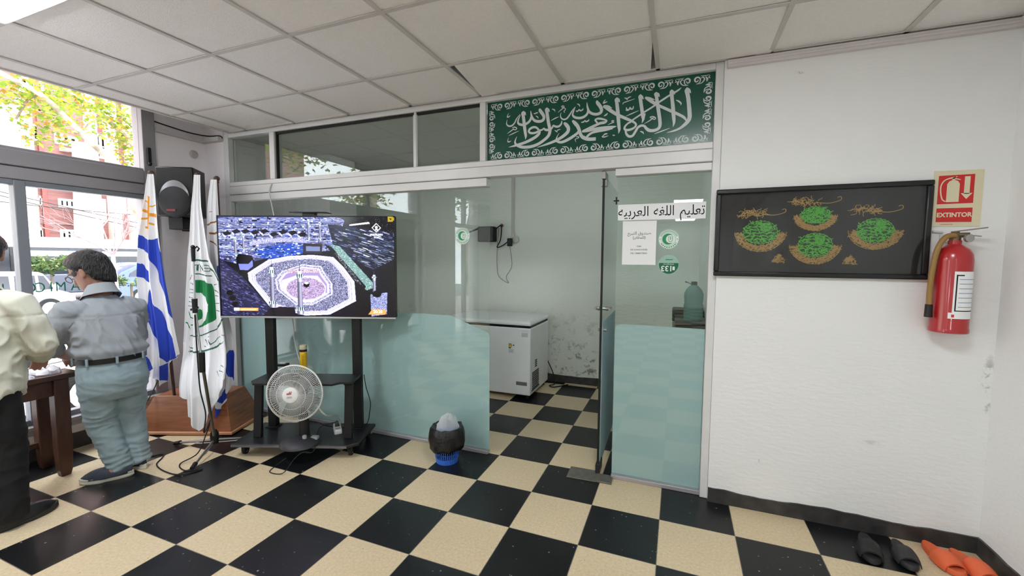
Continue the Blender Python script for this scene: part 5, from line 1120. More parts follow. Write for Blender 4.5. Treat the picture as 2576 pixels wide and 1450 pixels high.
def flag(label, base, top, org, outline, bottom, pleats, depth, paints, mats, NU=180, NV=460, phase=0.0, lean=0.0):
    """cloth hung from a pole and gathered; outline rows (z, s_left, s_right) are widths across E1 from org"""
    base, top, org = V(base), V(top), V(org)
    t = thing('flag', label, 'flag', base, 0, 'flags in the wooden box')
    d = (top-base).normalized()
    B().tube([base, top], .0125, 12).out('pole', polem, t)
    B().ball(top+d*.028, .024, .024, .024, n=14).lathe([(.012, -.012), (.017, -.008), (.017, .004), (.012, .010)], top, 14, rot_to(d)).out('finial', mat('finial_brown', S(84, 62, 54), .4), t)
    zs = np.array([o[0] for o in outline])[::-1]; lo = np.array([o[1] for o in outline])[::-1]; hi = np.array([o[2] for o in outline])[::-1]
    us = np.linspace(0, 1, NU+1); ub = np.array([q[0] for q in bottom]); zb = np.interp(us, ub, [q[1] for q in bottom]); z1 = zs[-1]
    vv = np.linspace(0, 1, NV+1)[:, None]
    Z = z1+(zb[None]-z1)*vv
    l = np.interp(Z, zs, lo); h = np.interp(Z, zs, hi); wdt = h-l
    s = l+wdt*us[None]
    amp = depth*np.minimum(1, .12+1.3*vv)
    dp = amp*(np.sin(us[None]*pleats*2*pi+phase+1.3*np.sin(vv*2.6))*.6+.4*np.sin(us[None]*pleats*3.7*pi+phase*2+2*vv))
    s = s+.006*vv*np.sin(us[None]*pleats*4*pi+3*vv)
    P = np.array(org)[None, None]*np.array([1, 1, 0]) + s[..., None]*np.array(E1) + (dp+.05+lean*(lambda q: q*q*(3-2*q))(np.clip((.85-Z)/.5, 0, 1)))[..., None]*np.array(E2); P[..., 2] = Z
    co = P.reshape(-1, 3)-np.array(base)
    i0 = (np.arange(NV)[:, None]*(NU+1)+np.arange(NU)[None]).reshape(-1); fc = np.stack([i0, i0+1, i0+NU+2, i0+NU+1], 1)
    me = bpy.data.meshes.new('cloth'); me.from_pydata(co.tolist(), [], fc.tolist())
    cs = ((s[:-1, :-1]+s[1:, 1:])/2).reshape(-1); cz = ((Z[:-1, :-1]+Z[1:, 1:])/2).reshape(-1)
    mi = np.zeros(len(fc), np.int32)
    for kind, m_i, pts, wd in paints: mi[inpoly(pts, cs, cz) if kind == 'p' else nearline(pts, cs, cz, wd)] = m_i
    for m_ in mats: me.materials.append(m_)
    me.polygons.foreach_set('material_index', mi); me.polygons.foreach_set('use_smooth', [True]*len(fc)); me.update()
    o = bpy.data.objects.new('cloth', me); COL.objects.link(o); o.parent = t
    return t
flag('blue and white striped flag with golden sun, hanging nearest the window', (-2.8, -0.665, 0.33), (-2.865, -0.715, 2.2), (-2.84, -0.69, 0), [(2.2168, -0.0328, 0.0198), (2.0807, -0.0568, 0.0289), (1.8192, -0.1011, 0.0381), (1.6874, -0.1284, 0.0443), (1.5217, -0.1411, 0.0589), (1.355, -0.1539, 0.0769), (1.1872, -0.1433, 0.1017), (1.0183, -0.1292, 0.1267), (0.8483, -0.1252, 0.1518), (0.7114, -0.126, 0.1755), (0.4004, -0.1433, 0.1601)], [(0.0, 0.5347), (0.27, 0.4763), (0.404, 0.4245), (0.584, 0.47), (0.618, 0.629), (0.899, 0.6881), (1.0, 0.7123)], 2.2, 0.035, [('p', 1, [(-0.1264, 1.7232), (-0.066, 1.674), (-0.0626, 1.5548), (-0.1359, 1.6141)], 0.0), ('p', 1, [(-0.1497, 1.4878), (-0.1206, 1.4713), (-0.074, 1.4083), (-0.0725, 1.3146), (-0.1658, 1.381)], 0.0), ('p', 1, [(-0.0461, 1.6742), (0.0312, 1.6911), (0.0982, 1.3157), (0.1435, 1.0192), (0.1506, 0.9581), (0.1199, 1.0191), (-0.056, 1.5549)], 0.0), ('p', 1, [(-0.0755, 1.2609), (0.0113, 1.0658), (0.1438, 0.6881), (0.0358, 0.6323), (-0.1135, 0.9973), (-0.1307, 1.0514), (-0.0972, 1.1699)], 0.0), ('p', 1, [(-0.132, 0.7241), (-0.0755, 0.5799), (-0.1358, 0.5347)], 0.0), ('p', 1, [(-0.0065, 0.6011), (0.0458, 0.629), (0.0444, 0.47), (-0.0422, 0.5041)], 0.0), ('p', 2, [(-0.0424, 2.0415), (-0.0204, 2.0221), (-0.0246, 1.8848), (-0.0454, 1.6874), (-0.062, 1.6873), (-0.058, 1.819)], 0.0), ('l', 2, [(-0.0884, 1.927), (-0.0662, 1.9108), (-0.0401, 1.9044)], 0.0218), ('l', 2, [(-0.0378, 1.8848), (-0.0082, 1.8817), (0.0146, 1.8752)], 0.028), ('l', 2, [(-0.0311, 1.947), (0.0125, 1.9603)], 0.0109), ('l', 2, [(-0.0961, 1.8483), (-0.0428, 1.8552)], 0.0156), ('l', 2, [(-0.0448, 1.8191), (-0.0125, 1.8029)], 0.0156), ('l', 2, [(-0.0735, 1.7795), (-0.0473, 1.7731)], 0.0187), ('l', 2, [(-0.0582, 1.9958), (-0.0361, 1.9763)], 0.0093)], [cloth_w, cloth_b, cloth_g], phase=0.4, lean=0)
flag('white flag with green crescent emblem, hanging in the middle', (-2.62, -0.53, 0.33), (-2.648, -0.483, 2.215), (-2.6, -0.53, 0), [(2.2243, 0.0241, 0.0776), (2.0923, 0.0112, 0.0749), (1.9597, -0.0086, 0.0755), (1.6924, -0.0349, 0.1037), (1.5239, -0.0599, 0.1266), (1.3544, -0.0783, 0.1973), (1.1836, -0.0968, 0.2104), (1.0116, -0.1121, 0.2202), (0.8012, -0.1325, 0.2417), (0.6145, -0.0983, 0.2962), (0.3696, -0.0494, 0.341), (0.0638, -0.0641, 0.3288)], [(0.0, 0.3749), (0.119, 0.3486), (0.127, 0.1993), (0.254, 0.1383), (0.39, 0.0772), (0.508, 0.1253), (0.593, 0.2005), (0.771, 0.3536), (0.898, 0.4496), (1.0, 0.5255)], 3.1, 0.03, [('l', 2, [(0.0072, 1.509), (0.1077, 1.4984)], 0.0142), ('l', 2, [(0.1057, 1.4535), (0.16, 1.4089), (0.1981, 1.3378)], 0.0127), ('l', 2, [(-0.0057, 1.3944), (0.1208, 1.3712)], 0.0095), ('l', 2, [(-0.0609, 1.34), (-0.0365, 1.3777)], 0.0063), ('p', 1, [(-0.0083, 1.3403), (0.0665, 1.3332), (0.1215, 1.3035), (0.1376, 1.2433), (0.148, 1.1374), (0.1578, 1.016), (0.1104, 0.9699), (0.0061, 0.9235), (-0.0009, 0.9349), (0.0581, 0.9849), (0.1035, 1.0689), (0.1062, 1.1296), (0.075, 1.19), (0.0314, 1.2237), (-0.0133, 1.2348)], 0.0), ('p', 1, [(-0.0084, 1.0985), (0.0245, 1.076), (0.0341, 1.038), (0.021, 0.9999), (-0.0099, 0.9844)], 0.0), ('p', 1, [(-0.0492, 1.1135), (-0.0329, 1.106), (-0.0353, 1.0566), (-0.0476, 1.0679)], 0.0), ('l', 2, [(-0.0767, 0.8541), (0.0105, 0.8546), (0.0991, 0.8858), (0.1652, 0.9245)], 0.0095), ('l', 2, [(-0.0696, 0.722), (0.0434, 0.7227), (0.1356, 0.7516), (0.187, 0.7881)], 0.0142), ('l', 2, [(0.1652, 0.9245), (0.2214, 1.0011)], 0.0127), ('l', 1, [(-0.1052, 0.9686), (-0.0753, 0.9153)], 0.0095), ('l', 1, [(-0.0647, 0.9459), (-0.038, 0.9499)], 0.0095), ('l', 2, [(0.0013, 1.4641), (0.0293, 1.4695)], 0.0063), ('l', 2, [(0.0164, 1.4664), (0.0164, 1.4193)], 0.0063), ('l', 2, [(0.0388, 1.4157), (0.0395, 1.4643), (0.0643, 1.4158), (0.0693, 1.4608)], 0.0063), ('l', 2, [(0.0837, 1.4646), (0.1134, 1.4573), (0.1076, 1.4123), (0.0815, 1.4159)], 0.0063), ('l', 2, [(0.0863, 1.4384), (0.1087, 1.4371)], 0.0063), ('l', 2, [(-0.0586, 1.3099), (-0.0362, 1.3063), (-0.033, 1.2935)], 0.0051), ('l', 2, [(-0.0649, 1.2571), (-0.0349, 1.2535)], 0.0057), ('l', 2, [(-0.0663, 1.2269), (-0.0362, 1.2271)], 0.0051), ('l', 2, [(-0.0757, 1.1891), (-0.0421, 1.1817)], 0.0057), ('l', 2, [(-0.0813, 1.1512), (-0.0513, 1.1476)], 0.0057), ('l', 2, [(-0.0869, 1.1132), (-0.0455, 1.112)], 0.0051), ('l', 1, [(-0.0819, 1.0601), (-0.0652, 1.0146), (-0.0469, 1.0032)], 0.0095), ('l', 2, [(0.1416, 1.3337), (0.1588, 1.2962), (0.1779, 1.3038)], 0.0063), ('l', 2, [(0.1496, 1.2584), (0.1934, 1.2285)], 0.0063), ('l', 2, [(0.1623, 1.2057), (0.1884, 1.1983)], 0.0063), ('l', 2, [(0.1631, 1.1375), (0.1948, 1.1377)], 0.0063), ('l', 2, [(0.168, 1.0769), (0.1941, 1.0694)], 0.0063), ('l', 2, [(-0.0773, 0.7575), (-0.0518, 0.7433), (-0.0244, 0.7578)], 0.007), ('l', 2, [(0.0499, 0.7655), (0.0625, 0.7627)], 0.007), ('l', 2, [(0.0557, 0.8207), (0.0829, 0.7729)], 0.0063), ('l', 2, [(0.0973, 0.8247), (0.1193, 0.7841), (0.1503, 0.8402)], 0.0063), ('l', 2, [(0.0883, 0.8474), (0.1067, 0.8521)], 0.0051), ('l', 2, [(0.1541, 0.8288), (0.1823, 0.848)], 0.0063), ('l', 2, [(0.2042, 0.8635), (0.2497, 0.8638)], 0.0063), ('l', 2, [(0.1912, 0.7845), (0.2268, 0.8105)], 0.007), ('l', 2, [(0.2026, 0.5641), (0.235, 0.5345)], 0.0057), ('l', 2, [(0.2292, 0.5742), (0.2661, 0.5625)], 0.0057), ('l', 2, [(0.2318, 0.6142), (0.2596, 0.601)], 0.0057)], [cloth_w, cloth_gr, cloth_dg], phase=1.1, lean=0.17)
flag('blue and white flag with sun rays, hanging behind the white one', (-2.5, -0.4, 0.33), (-2.575, -0.368, 2.2), (-2.54, -0.395, 0), [(2.204, -0.0151, 0.0365), (1.9724, -0.0566, 0.0368), (1.6974, -0.0759, 0.0388), (1.3496, -0.0882, 0.0518), (0.9972, -0.083, 0.0897), (0.651, -0.0449, 0.151), (0.4577, -0.0012, 0.1885), (0.0743, -0.0143, 0.1831)], [(0.0, 0.0807), (0.246, 0.1024), (0.439, 0.216), (0.772, 0.3504), (1.0, 0.4647)], 2.3, 0.028, [('l', 2, [(-0.0602, 1.8144), (-0.0177, 1.8353), (0.0208, 1.8424)], 0.013), ('l', 2, [(-0.0461, 1.7421), (-0.0011, 1.739), (0.0306, 1.7495)], 0.0163), ('l', 2, [(-0.0353, 1.6731), (-0.0117, 1.656), (0.0152, 1.6354)], 0.0104), ('l', 2, [(-0.0413, 1.9278), (-0.017, 1.9279)], 0.0052), ('p', 1, [(0.0037, 1.4511), (0.0321, 1.4617), (0.027, 1.3429)], 0.0), ('p', 1, [(0.0699, 0.6057), (0.1107, 0.7173), (0.1434, 0.6909), (0.1893, 0.4517)], 0.0), ('p', 1, [(0.1082, 0.3915), (0.1567, 0.3574), (0.0836, 0.2584), (0.061, 0.2935)], 0.0), ('p', 1, [(0.0378, 0.2369), (0.0784, 0.216), (0.0647, 0.138), (-0.0001, 0.0808), (-0.0037, 0.1553)], 0.0)], [cloth_w, cloth_b, cloth_o], phase=2.0, lean=0.13)
# ---------------------------------------------------------------- loudspeaker on the window wall
sp = thing('loudspeaker', 'black loudspeaker mounted on the wall above the flags', 'speaker', (WX, -.245, 1.94))
SM = Matrix.Rotation(R(-18), 3, 'Z')
so3 = V((-2.93, -0.4312, 2.106))
def SPt(x, y, z): return so3 + Matrix.Rotation(R(28), 3, 'Z') @ V((x, y, z))     # local -y is the speaker's front
b = B().loft([[SPt(x, y, z) for x, y in ((-.155, -.12), (.155, -.12), (.11, .14), (-.11, .14))] for z in (-.215, .215)])
b.out('cabinet', blackp, sp, bevel=.012)
B().loft([[SPt(x, y, z) for x, z in ((-.135, .055), (.135, .055), (.135, .195), (-.135, .195))] if y < -.1 else [SPt(x*.45, y, .125+(z-.125)*.4) for x, z in ((-.135, .055), (.135, .055), (.135, .195), (-.135, .195))] for y in (-.1215, -.09)], True).out('horn', mat('horn_black', S(8, 8, 9), .5), sp, smooth=False)
fm = rot_to(SPt(0, -1, 0)-SPt(0, 0, 0))
B().lathe([(.132, .0), (.132, .010), (.125, .016), (.06, .026), (.0, .030)], SPt(0, -.119, -.085), 40, fm).out('woofer_grille', mat('grille_dark', S(28, 29, 32), .55, bump=.3, bs=500), sp)
B().torus(SPt(0, -.121, -.085), .136, .006, fm, 40, 6).out('grille_ring', blackp, sp)
hv = B(); pts = [(.128*cos(R(a)), -.085+.128*sin(R(a))*1.42) for a in range(20, 161, 7)]; pts2 = [(.128*cos(R(a)), -.085+.128*sin(R(a))) for a in range(20, 161, 7)]
n_ = len(pts); hv.add([SPt(x, -.128, z) for x, z in pts]+[SPt(x, -.134, z) for x, z in pts2], [(i, i+1, n_+i+1, n_+i) for i in range(n_-1)])
hv.out('silver_hood', mat('hood_silver', S(150, 150, 154), .35, .5), sp, fix=False)
B().obox(SPt(-.02, -.151, -.165), (.07, .004, .018), Matrix.Rotation(R(28), 3, 'Z')).out('badge', mat('badge_red', S(150, 70, 74), .4), sp, smooth=False)
B().beam(SPt(.0, .12, -.20), (WX+.01, -.20, 1.90), .10, .05).box(WX, WX+.02, -.30, -.13, 1.78, 2.0).obox(SPt(-.06, .02, -.27), (.12, .10, .11), Matrix.Rotation(R(28), 3, 'Z')).out('wall_bracket', blackm, sp, bevel=.004)
tag(B().lathe([(.035, 0), (.040, .008), (.036, .022), (.028, .026), (.024, .012), (.0, .012)], (WX, -.165, 2.535), 20, rot_to((1, 0, 0))).out('pipe_cap', mat('cap_paint', S(200, 192, 190), .5)), 'round capped pipe stub in the wall above the loudspeaker', 'pipe cap')
cable('ledge_cable', 'black cable sagging along the wall ledge above the loudspeaker', [(WX+.01, -.51, 2.755), (WX+.04, -.40, 2.735), (WX+.05, -.22, 2.722), (WX+.12, -.10, 2.715), (-2.95, -.07, 2.712), (-2.93, -.056, 2.69)], .006, rubber)
# ---------------------------------------------------------------- table at the window
TT = .728
tb = thing('wooden_table', 'dark brown wooden table between the two men under the window', 'table', (-2.86, -1.85, 0))
B().box(-3.06, -2.655, -2.35, -1.33, TT-.035, TT).out('tabletop', wood_dk, tb, bevel=.006)
B().box(-3.02, -2.70, -2.31, -1.375, TT-.15, TT-.035).out('apron', wood_dk, tb, bevel=.004)
for x, y in ((-2.715, -1.425), (-2.99, -1.415), (-2.715, -2.27), (-2.99, -2.27)):
    B().loft([[(x+sx*w_, y+sy*w_, z) for sx, sy in ((-1, -1), (1, -1), (1, 1), (-1, 1))] for z, w_ in ((0, .026), (.05, .034), (.22, .040), (.34, .038), (.36, .040), (TT-.036, .040))]).out('leg', wood_dk, tb, bevel=.006)
B().box(-3.0, -2.97, -2.27, -1.42, .16, .20).box(-2.99, -2.715, -2.28, -2.26, .16, .2).out('stretcher', wood_dk, tb, bevel=.004)
foil = mat('crumpled_paper', S(226, 226, 236), .5, bump=.3, bs=40)
def crumple(name, label, cat, c, sx, sy, h, m, seed, rz=0):
    b = B(); rings = []
    for r, z in ((1, 0), (1.02, .25), (.85, .7), (.5, 1), (.1, .8)):
        rings.append([V((c[0]+sx*r*cos(a+rz)*(1+.35*noise.noise(V((cos(a)*2.5, sin(a)*2.5, seed+z)))), c[1]+sy*r*sin(a+rz)*(1+.35*noise.noise(V((cos(a)*2.5, sin(a)*2.5, seed+9+z)))), c[2]+.001+h*z*(1+.6*noise.noise(V((cos(a)*3, sin(a)*3, seed+5+r)))))) for a in [2*pi*j/28 for j in range(28)]])
    b.loft(rings); return tag(b.out(name, m, ang=30), label, cat)
crumple('crumpled_paper', 'heap of crumpled silvery paper on the table, next to the grey-shirted man', 'paper', (-2.78, -1.46, TT), .085, .075, .035, foil, 1)
crumple('crumpled_paper', 'smaller crumpled white paper at the table corner by the cream-shirted man', 'paper', (-2.70, -1.60, TT), .05, .055, .022, foil, 4)
for i, (x, y, a, l) in enumerate(((-2.74, -1.66, .3, 'white sheet lying at the front edge of the wooden table'), (-2.88, -1.52, -.4, 'white sheet lying under the heap of crumpled paper'), (-2.92, -1.42, .15, 'white sheet by the table end, under the stick'))):
    t = thing('paper_sheet', l, 'paper', (x, y, TT+.0008*(i+1)), a)
    B().loft([[(-.1, -.07, z), (.1, -.07, z), (.1, .07, z), (-.1, .07, z)] for z in (0, .0008)]).out('sheet', paper, t, smooth=False, local=True)
tag(B().tube([(-2.90, -1.56, TT+.028), (-2.84, -1.345, TT+.055)], .004, 8).out('thin_stick', steel), 'thin grey stick lying across the papers on the table', 'stick')
tb2 = thing('plastic_tub', 'white plastic tub with a green lid band on the table', 'tub', (-2.93, -1.62, TT))
B().lathe([(.0, .001), (.052, .001), (.056, .008), (.060, .135), (.055, .14)], (-2.93, -1.62, TT), 28).out('tub_body', mat('tub_white', S(225, 224, 232), .4), tb2)
B().lathe([(.0615, .125), (.064, .128), (.064, .158), (.060, .162), (.0, .163)], (-2.93, -1.62, TT), 28).out('lid', mat('lid_green', S(34, 160, 80), .4), tb2)

# ---------------------------------------------------------------- people
def remesh(bs, voxel, it, name, fold=None):
    """join overlapping closed tubes into one continuous skin"""
    me = bs.mesh(name, None)
    bm = bmesh.new(); bm.from_mesh(me); bmesh.ops.recalc_face_normals(bm, faces=bm.faces); bm.to_mesh(me); bm.free()
    o = bpy.data.objects.new('work', me); COL.objects.link(o)
    r = o.modifiers.new('r', 'REMESH'); r.mode = 'VOXEL'; r.voxel_size = voxel; r.use_smooth_shade = True
    s = o.modifiers.new('s', 'SMOOTH'); s.iterations = it; s.factor = .5
    bpy.context.view_layer.update()
    out = bpy.data.meshes.new_from_object(o.evaluated_get(bpy.context.evaluated_depsgraph_get())); out.name = name
    bpy.data.objects.remove(o); bpy.data.meshes.remove(me)
    if fold:
        nn = [v.normal.copy() for v in out.vertices]
        for v, n in zip(out.vertices, nn): v.co += n*fold(v.co, n)
        out.update()
    out.polygons.foreach_set('use_smooth', [True]*len(out.polygons))
    return out
def place(me, name, m, parent):
    me.materials.clear(); me.materials.append(m); o = bpy.data.objects.new(name, me); COL.objects.link(o); o.parent = parent; return o
def ring(c, rx, ry, n=20, p=2.3, rotz=0, tilt=0, hem=None):
    pts = []
    for j in range(n):
        a = 2*pi*j/n; ca, sa = cos(a), sin(a)
        x = rx*abs(ca)**(2/p)*(1 if ca > 0 else -1); y = ry*abs(sa)**(2/p)*(1 if sa > 0 else -1)
        q = V((x*cos(rotz)-y*sin(rotz), x*sin(rotz)+y*cos(rotz), y*tilt + (hem(a) if hem else 0)))
        pts.append(V(c)+q)
    return pts
def wr(scale, sx, sy, sz, amp):                             # wrinkle field, stretched along the cloth
    def f(p, n):
        q = V((p.x*sx, p.y*sy, p.z*sz)); w_ = noise.noise(q*.6+V((3, 1, 7)))*.9
        a = noise.noise(q+V((w_, w_, w_))); b = max(0, 1-abs(noise.noise(q*1.5+V((9, w_, 2))))*2.2)**2
        return amp*(a*.6+b*.75-.25)
    return f
HEAD = [(-.118, .070, -.005, .022), (-.105, .088, -.02, .040), (-.075, .095, -.05, .056), (-.04, .094, -.078, .066), (-.01, .092, -.092, .072), (.02, .094, -.098, .076), (.05, .094, -.099, .077), (.08, .082, -.092, .071), (.105, .055, -.068, .052), (.119, .015, -.03, .022)]
def head_rings(M):
    rs = []
    for z, f, bk, hw in HEAD:
        c = (f+bk)/2; rs.append([M @ V((hw*1.0*cos(a)*(1-.12*max(0, sin(a))), c+(f-bk)/2*sin(a), z)) for a in [2*pi*j/20 for j in range(20)]])
    return rs
def hand(b, wrist, d, palm_n, side, curl=.5, s=1.0):
    """palm plus five bent fingers; d points from wrist to knuckles, palm_n out of the palm, side towards the thumb"""
    d = V(d).normalized(); pn = V(palm_n); pn = (pn-d*pn.dot(d)).normalized(); sd = d.cross(pn)*(1 if V(side).dot(d.cross(pn)) > 0 else -1)
    w0 = V(wrist)
    b.loft([[w0+d*(t*s)+sd*(hw*s*cos(a))+pn*(.013*s*sin(a)) for a in [2*pi*j/12 for j in range(12)]] for t, hw in ((-.02, .024), (.01, .030), (.05, .040), (.088, .040), (.098, .034))])
    for off, L in ((.030, .070), (.010, .080), (-.011, .074), (-.031, .058)):
        p = w0+d*(.088*s)+sd*(off*s); pts = [p-d*.02*s, p]; a = .15
        for k in range(3):
            a += curl; pts.append(pts[-1]+(d*cos(a)+pn*sin(a))*(L*s/3*(1.1-.1*k)))
        b.tube(pts, [.0095*s, .0095*s, .009*s, .0085*s, .0075*s], 8); b.ball(pts[-1], .0075*s, n=8)
    p = w0+d*(.02*s)+sd*(.024*s); b.tube([p, p+sd*.028*s+d*.022*s+pn*.006*s, p+sd*.042*s+d*.050*s+pn*.014*s, p+sd*.044*s+d*.072*s+pn*.022*s], [.013*s, .012*s, .0105*s, .0085*s], 8)
skin = mat('skin_brown', S(158, 116, 100), .5, var=.06, vs=30); hairm = mat('black_hair', S(9, 8, 9), .42, bump=.9, bs=90, stretch=(1, 1, .35))
skin2 = mat('skin_tan', S(172, 130, 112), .5, var=.06, vs=30)
def shoe(t, heel, toe, um, sm, name='shoe', L=.285, W=.105, low=True):
    d = V(toe)-V(heel); rz = math.atan2(-d.x, d.y); c = (V(heel)+V(toe))/2
    M = Matrix.Translation((c.x, c.y, 0)) @ Matrix.Rotation(rz, 4, 'Z')
    o = footline(L, W, 28)
    b = B().loft([[M @ V((x*s, y*s, z+(max(0, y-L*.3))*.10)) for x, y in o] for s, z in ((.95, .0), (1, .006), (1, .017), (.985, .019), (.985, .022), (1.0, .024), (.99, .036), (.95, .038))])
    so = b.out(name, sm, t, local=False)
    u = B(); rr = []
    for i in range(11):
        f = i/10; y = L*(-.47+.95*f); hw = W/2*.96*(1-abs(2*f-1)**3.2*.75)*(1.0 if f > .4 else .86)
        h = .075+.016*math.exp(-((f-.52)/.16)**2) if f < .55 else .036+.055*cos((f-.55)/.45*pi/2)**.7
        rr.append([M @ V((hw*cos(a), y, .028+max(.012, h-.028)*(sin(a) if sin(a) > 0 else .2*sin(a)))) for a in [2*pi*j/18 for j in range(18)]])
    u.loft(rr); u.out('upper', um, so)
    return so
def person(name, label, loc, rotz, P):
    t = thing(name, label, 'person', loc, rotz)
    Hc = V(P['head']); HM = Matrix.Translation(Hc) @ Matrix.Rotation(P['yaw'], 4, 'Z') @ Matrix.Rotation(-P['pitch'], 4, 'X') @ Matrix.Scale(P.get('hs', 1.06), 4)
    H3 = HM.to_3x3()
    nb = V(P['neck'])
    b = B().loft(head_rings(HM))
    b.tube([HM @ V((0, .088, .012)), HM @ V((0, .104, -.012)), HM @ V((0, .112, -.030)), HM @ V((0, .096, -.040))], [.007, .011, .016, .010], 10)
    b.tube([HM @ V((-.024, .090, -.066)), HM @ V((0, .101, -.066)), HM @ V((.024, .090, -.066))], [.005, .008, .005], 8).tube([HM @ V((-.05, .082, .030)), HM @ V((0, .094, .028)), HM @ V((.05, .082, .030))], .008, 8)
    for s in (-1, 1):
        b.ball(HM @ V((s*.078, -.008, -.012)), .010, .018, .033, H3.normalized() @ Matrix.Rotation(.25, 3, 'X'), 12); b.ball(HM @ V((s*.082, -.012, .008)), .009, .014, .014, H3.normalized(), 10)
    b.tube([HM @ V((0, -.025, -.05)), HM @ V((0, -.03, -.10)), nb, nb-V((0, .02, .08))], [.062, .058, .062, .07], 16)
    for k in (-1, 1):
        A = P['arms'][k]; b.tube([V(A[0]), V(A[1]), (V(A[1])+V(A[2]))/2, V(A[2])], [.048, .042, .040, .028], 12)
        hand(b, A[2], P['hand'][k][0], P['hand'][k][1], P['hand'][k][2], P['hand'][k][3])
        Lg = P['legs'][k]; b.tube([V(Lg[0]), V(Lg[1]), V(Lg[2])], [.085, .055, .045], 12)
        f = V(P['feet'][k][0]); g = V(P['feet'][k][1]); b.tube([V(Lg[2]), f+(g-f)*.30+V((0, 0, .05)), f+(g-f)*.72+V((0, 0, .045))], [.043, .040, .030], 12)
    b.loft([ring(c, rx*.88, ry*.88) for c, rx, ry in P['torso']]); b.loft([ring(c, rx*.9, ry*.9) for c, rx, ry in P['pelvis']])
    place(remesh(b, .0065, 3, 'body'), 'body', P['skin'], t)
    for s in (-1, 1):
        e = B().ball(HM @ V((s*.031, .0715, .008)), .0125, n=12); eo = e.out('eye', mat('eye_white', S(232, 228, 222), .25), t, local=True)
        B().ball(HM @ V((s*.031, .0810, .006)), .006, n=10).out('iris', mat('iris_dark', S(40, 28, 22), .25), eo, local=True)
    # hair: a cap following the skull above the hairline, with a ragged edge
    hb = B(); rows = []
    for i in range(29):
        th = -pi/2+.05+(pi-.1)*i/28; row = []
        for j in range(64):
            a = 2*pi*j/64; dx, dy, dz = cos(th)*cos(a), cos(th)*sin(a), sin(th)
            bf = max(0, -sin(a)); p = V((.085*dx, -.002+.106*dy, .022+(.104+(.075*bf if dz < 0 else 0))*dz))
            yl = p.y; hl = .078 if yl > .075 else (.035+(yl-.03)*.95 if yl > .03 else (.016+.4*yl if yl > -.03 else (-.07+(yl+.03)*1.15)))
            hl += .008*noise.noise(V((a*6, 1, 2))); k = max(0, min(1, (p.z-hl)/.018))
            q = (1+.035*noise.noise(p*38)+.03*noise.noise(p*90))
            thick = P.get('hair', .10)*(1+.5*max(0, dz)+.25*max(0, -dy)+.35*max(0, dy)*max(0, dz))
            c = V((0, -.002, .022)); row.append(HM @ (c+(p-c)*((.90+k*(.10+thick))*q if k > 0 else .86)))
        rows.append(row)
    hb.loft(rows); hb.out('hair', hairm, t, local=True, ang=180)
    # shirt
    s_ = B().loft([ring(c, rx, ry, 24, hem=(P['hem'] if i == 0 else None)) for i, (c, rx, ry) in enumerate(P['torso'])])
    for k in (-1, 1):
        A = [V(q) for q in P['arms'][k]]; cuff = A[1]+(A[2]-A[1])*P['cuff']
        sh0 = A[0]+V((-k*.07, 0, .012)); s_.tube([sh0, A[0], A[0]+(A[1]-A[0])*.5, A[1], cuff], [.070, P['slv'][0], P['slv'][1], P['slv'][2], P['slv'][3]], 16)
    place(remesh(s_, .009, 4, 'shirt', P['fold']), 'shirt', P['shirt'], t)
    co = B(); cn = nb+V((0, -.010, .034)); rr = []
    for dz, r, ro in ((-.045, .083, 0), (.008, .070, 0), (.026, .068, 0), (.026, .073, 1), (-.020, .090, 1), (-.052, .108, 1)):
        rr.append([cn+V((r*cos(a)*1.03, r*sin(a)*1.02, dz-.35*r*sin(a)+(.010 if sin(a) < 0 else -.012*sin(a)))) for a in [2*pi*j/28 for j in range(28)]])
    co.loft(rr, False); co.out('collar', P['shirt'], t, local=True)
    # trousers
    tr = B().loft([ring(c, rx, ry, 24) for c, rx, ry in P['pelvis']])
    for k in (-1, 1):
        Lg = [V(q) for q in P['legs'][k]]; r = P['legr'][k]
        tr.tube([Lg[0]+V((0, 0, .05)), Lg[0], (Lg[0]+Lg[1])/2, Lg[1], (Lg[1]+Lg[2])/2, Lg[2], Lg[2]-V((0, 0, .04))], [r[0]*.9, r[0], r[1], r[2], r[3], r[4], r[4]*.98], 18)
    place(remesh(tr, .009, 4, 'trousers', P['tfold']), 'trousers', P['trousers'], t)
    return t, HM
# man in the grey shirt
def tf1(p, n):
    f = wr(1, 7, 7, 17, .0075)(p, n)
    low = max(0, (.30-p.z)/.20); knee = math.exp(-((p.z-.40)/.10)**2)
    return f*(.6+.7*low+.9*knee) + .0035*low*sin(p.z*150+6*noise.noise(p*7)) + (.004 if p.z < .09 else 0)
def sf1(p, n):
    q = V((p.x*.9+p.z*.45, p.y, p.z*.9-p.x*.45)); f = wr(1, 14, 9, 3.8, .019)(q, n)
    yoke = -.003 if abs(p.z-1.128-.05*abs(p.x)) < .006 and p.y < .05 else 0
    blouse = .012*math.exp(-((p.z-.90)/.03)**2) if abs(p.x) < .21 else 0
    return f*(1 if p.z < 1.12 else .45)+yoke+blouse
shirt_grey = mat('grey_shirt_cotton', S(150, 156, 162), .8, bump=.06, bs=350); jeans = mat('pale_blue_denim', S(146, 166, 174), .85, var=.14, vs=9, bump=.05, bs=350)
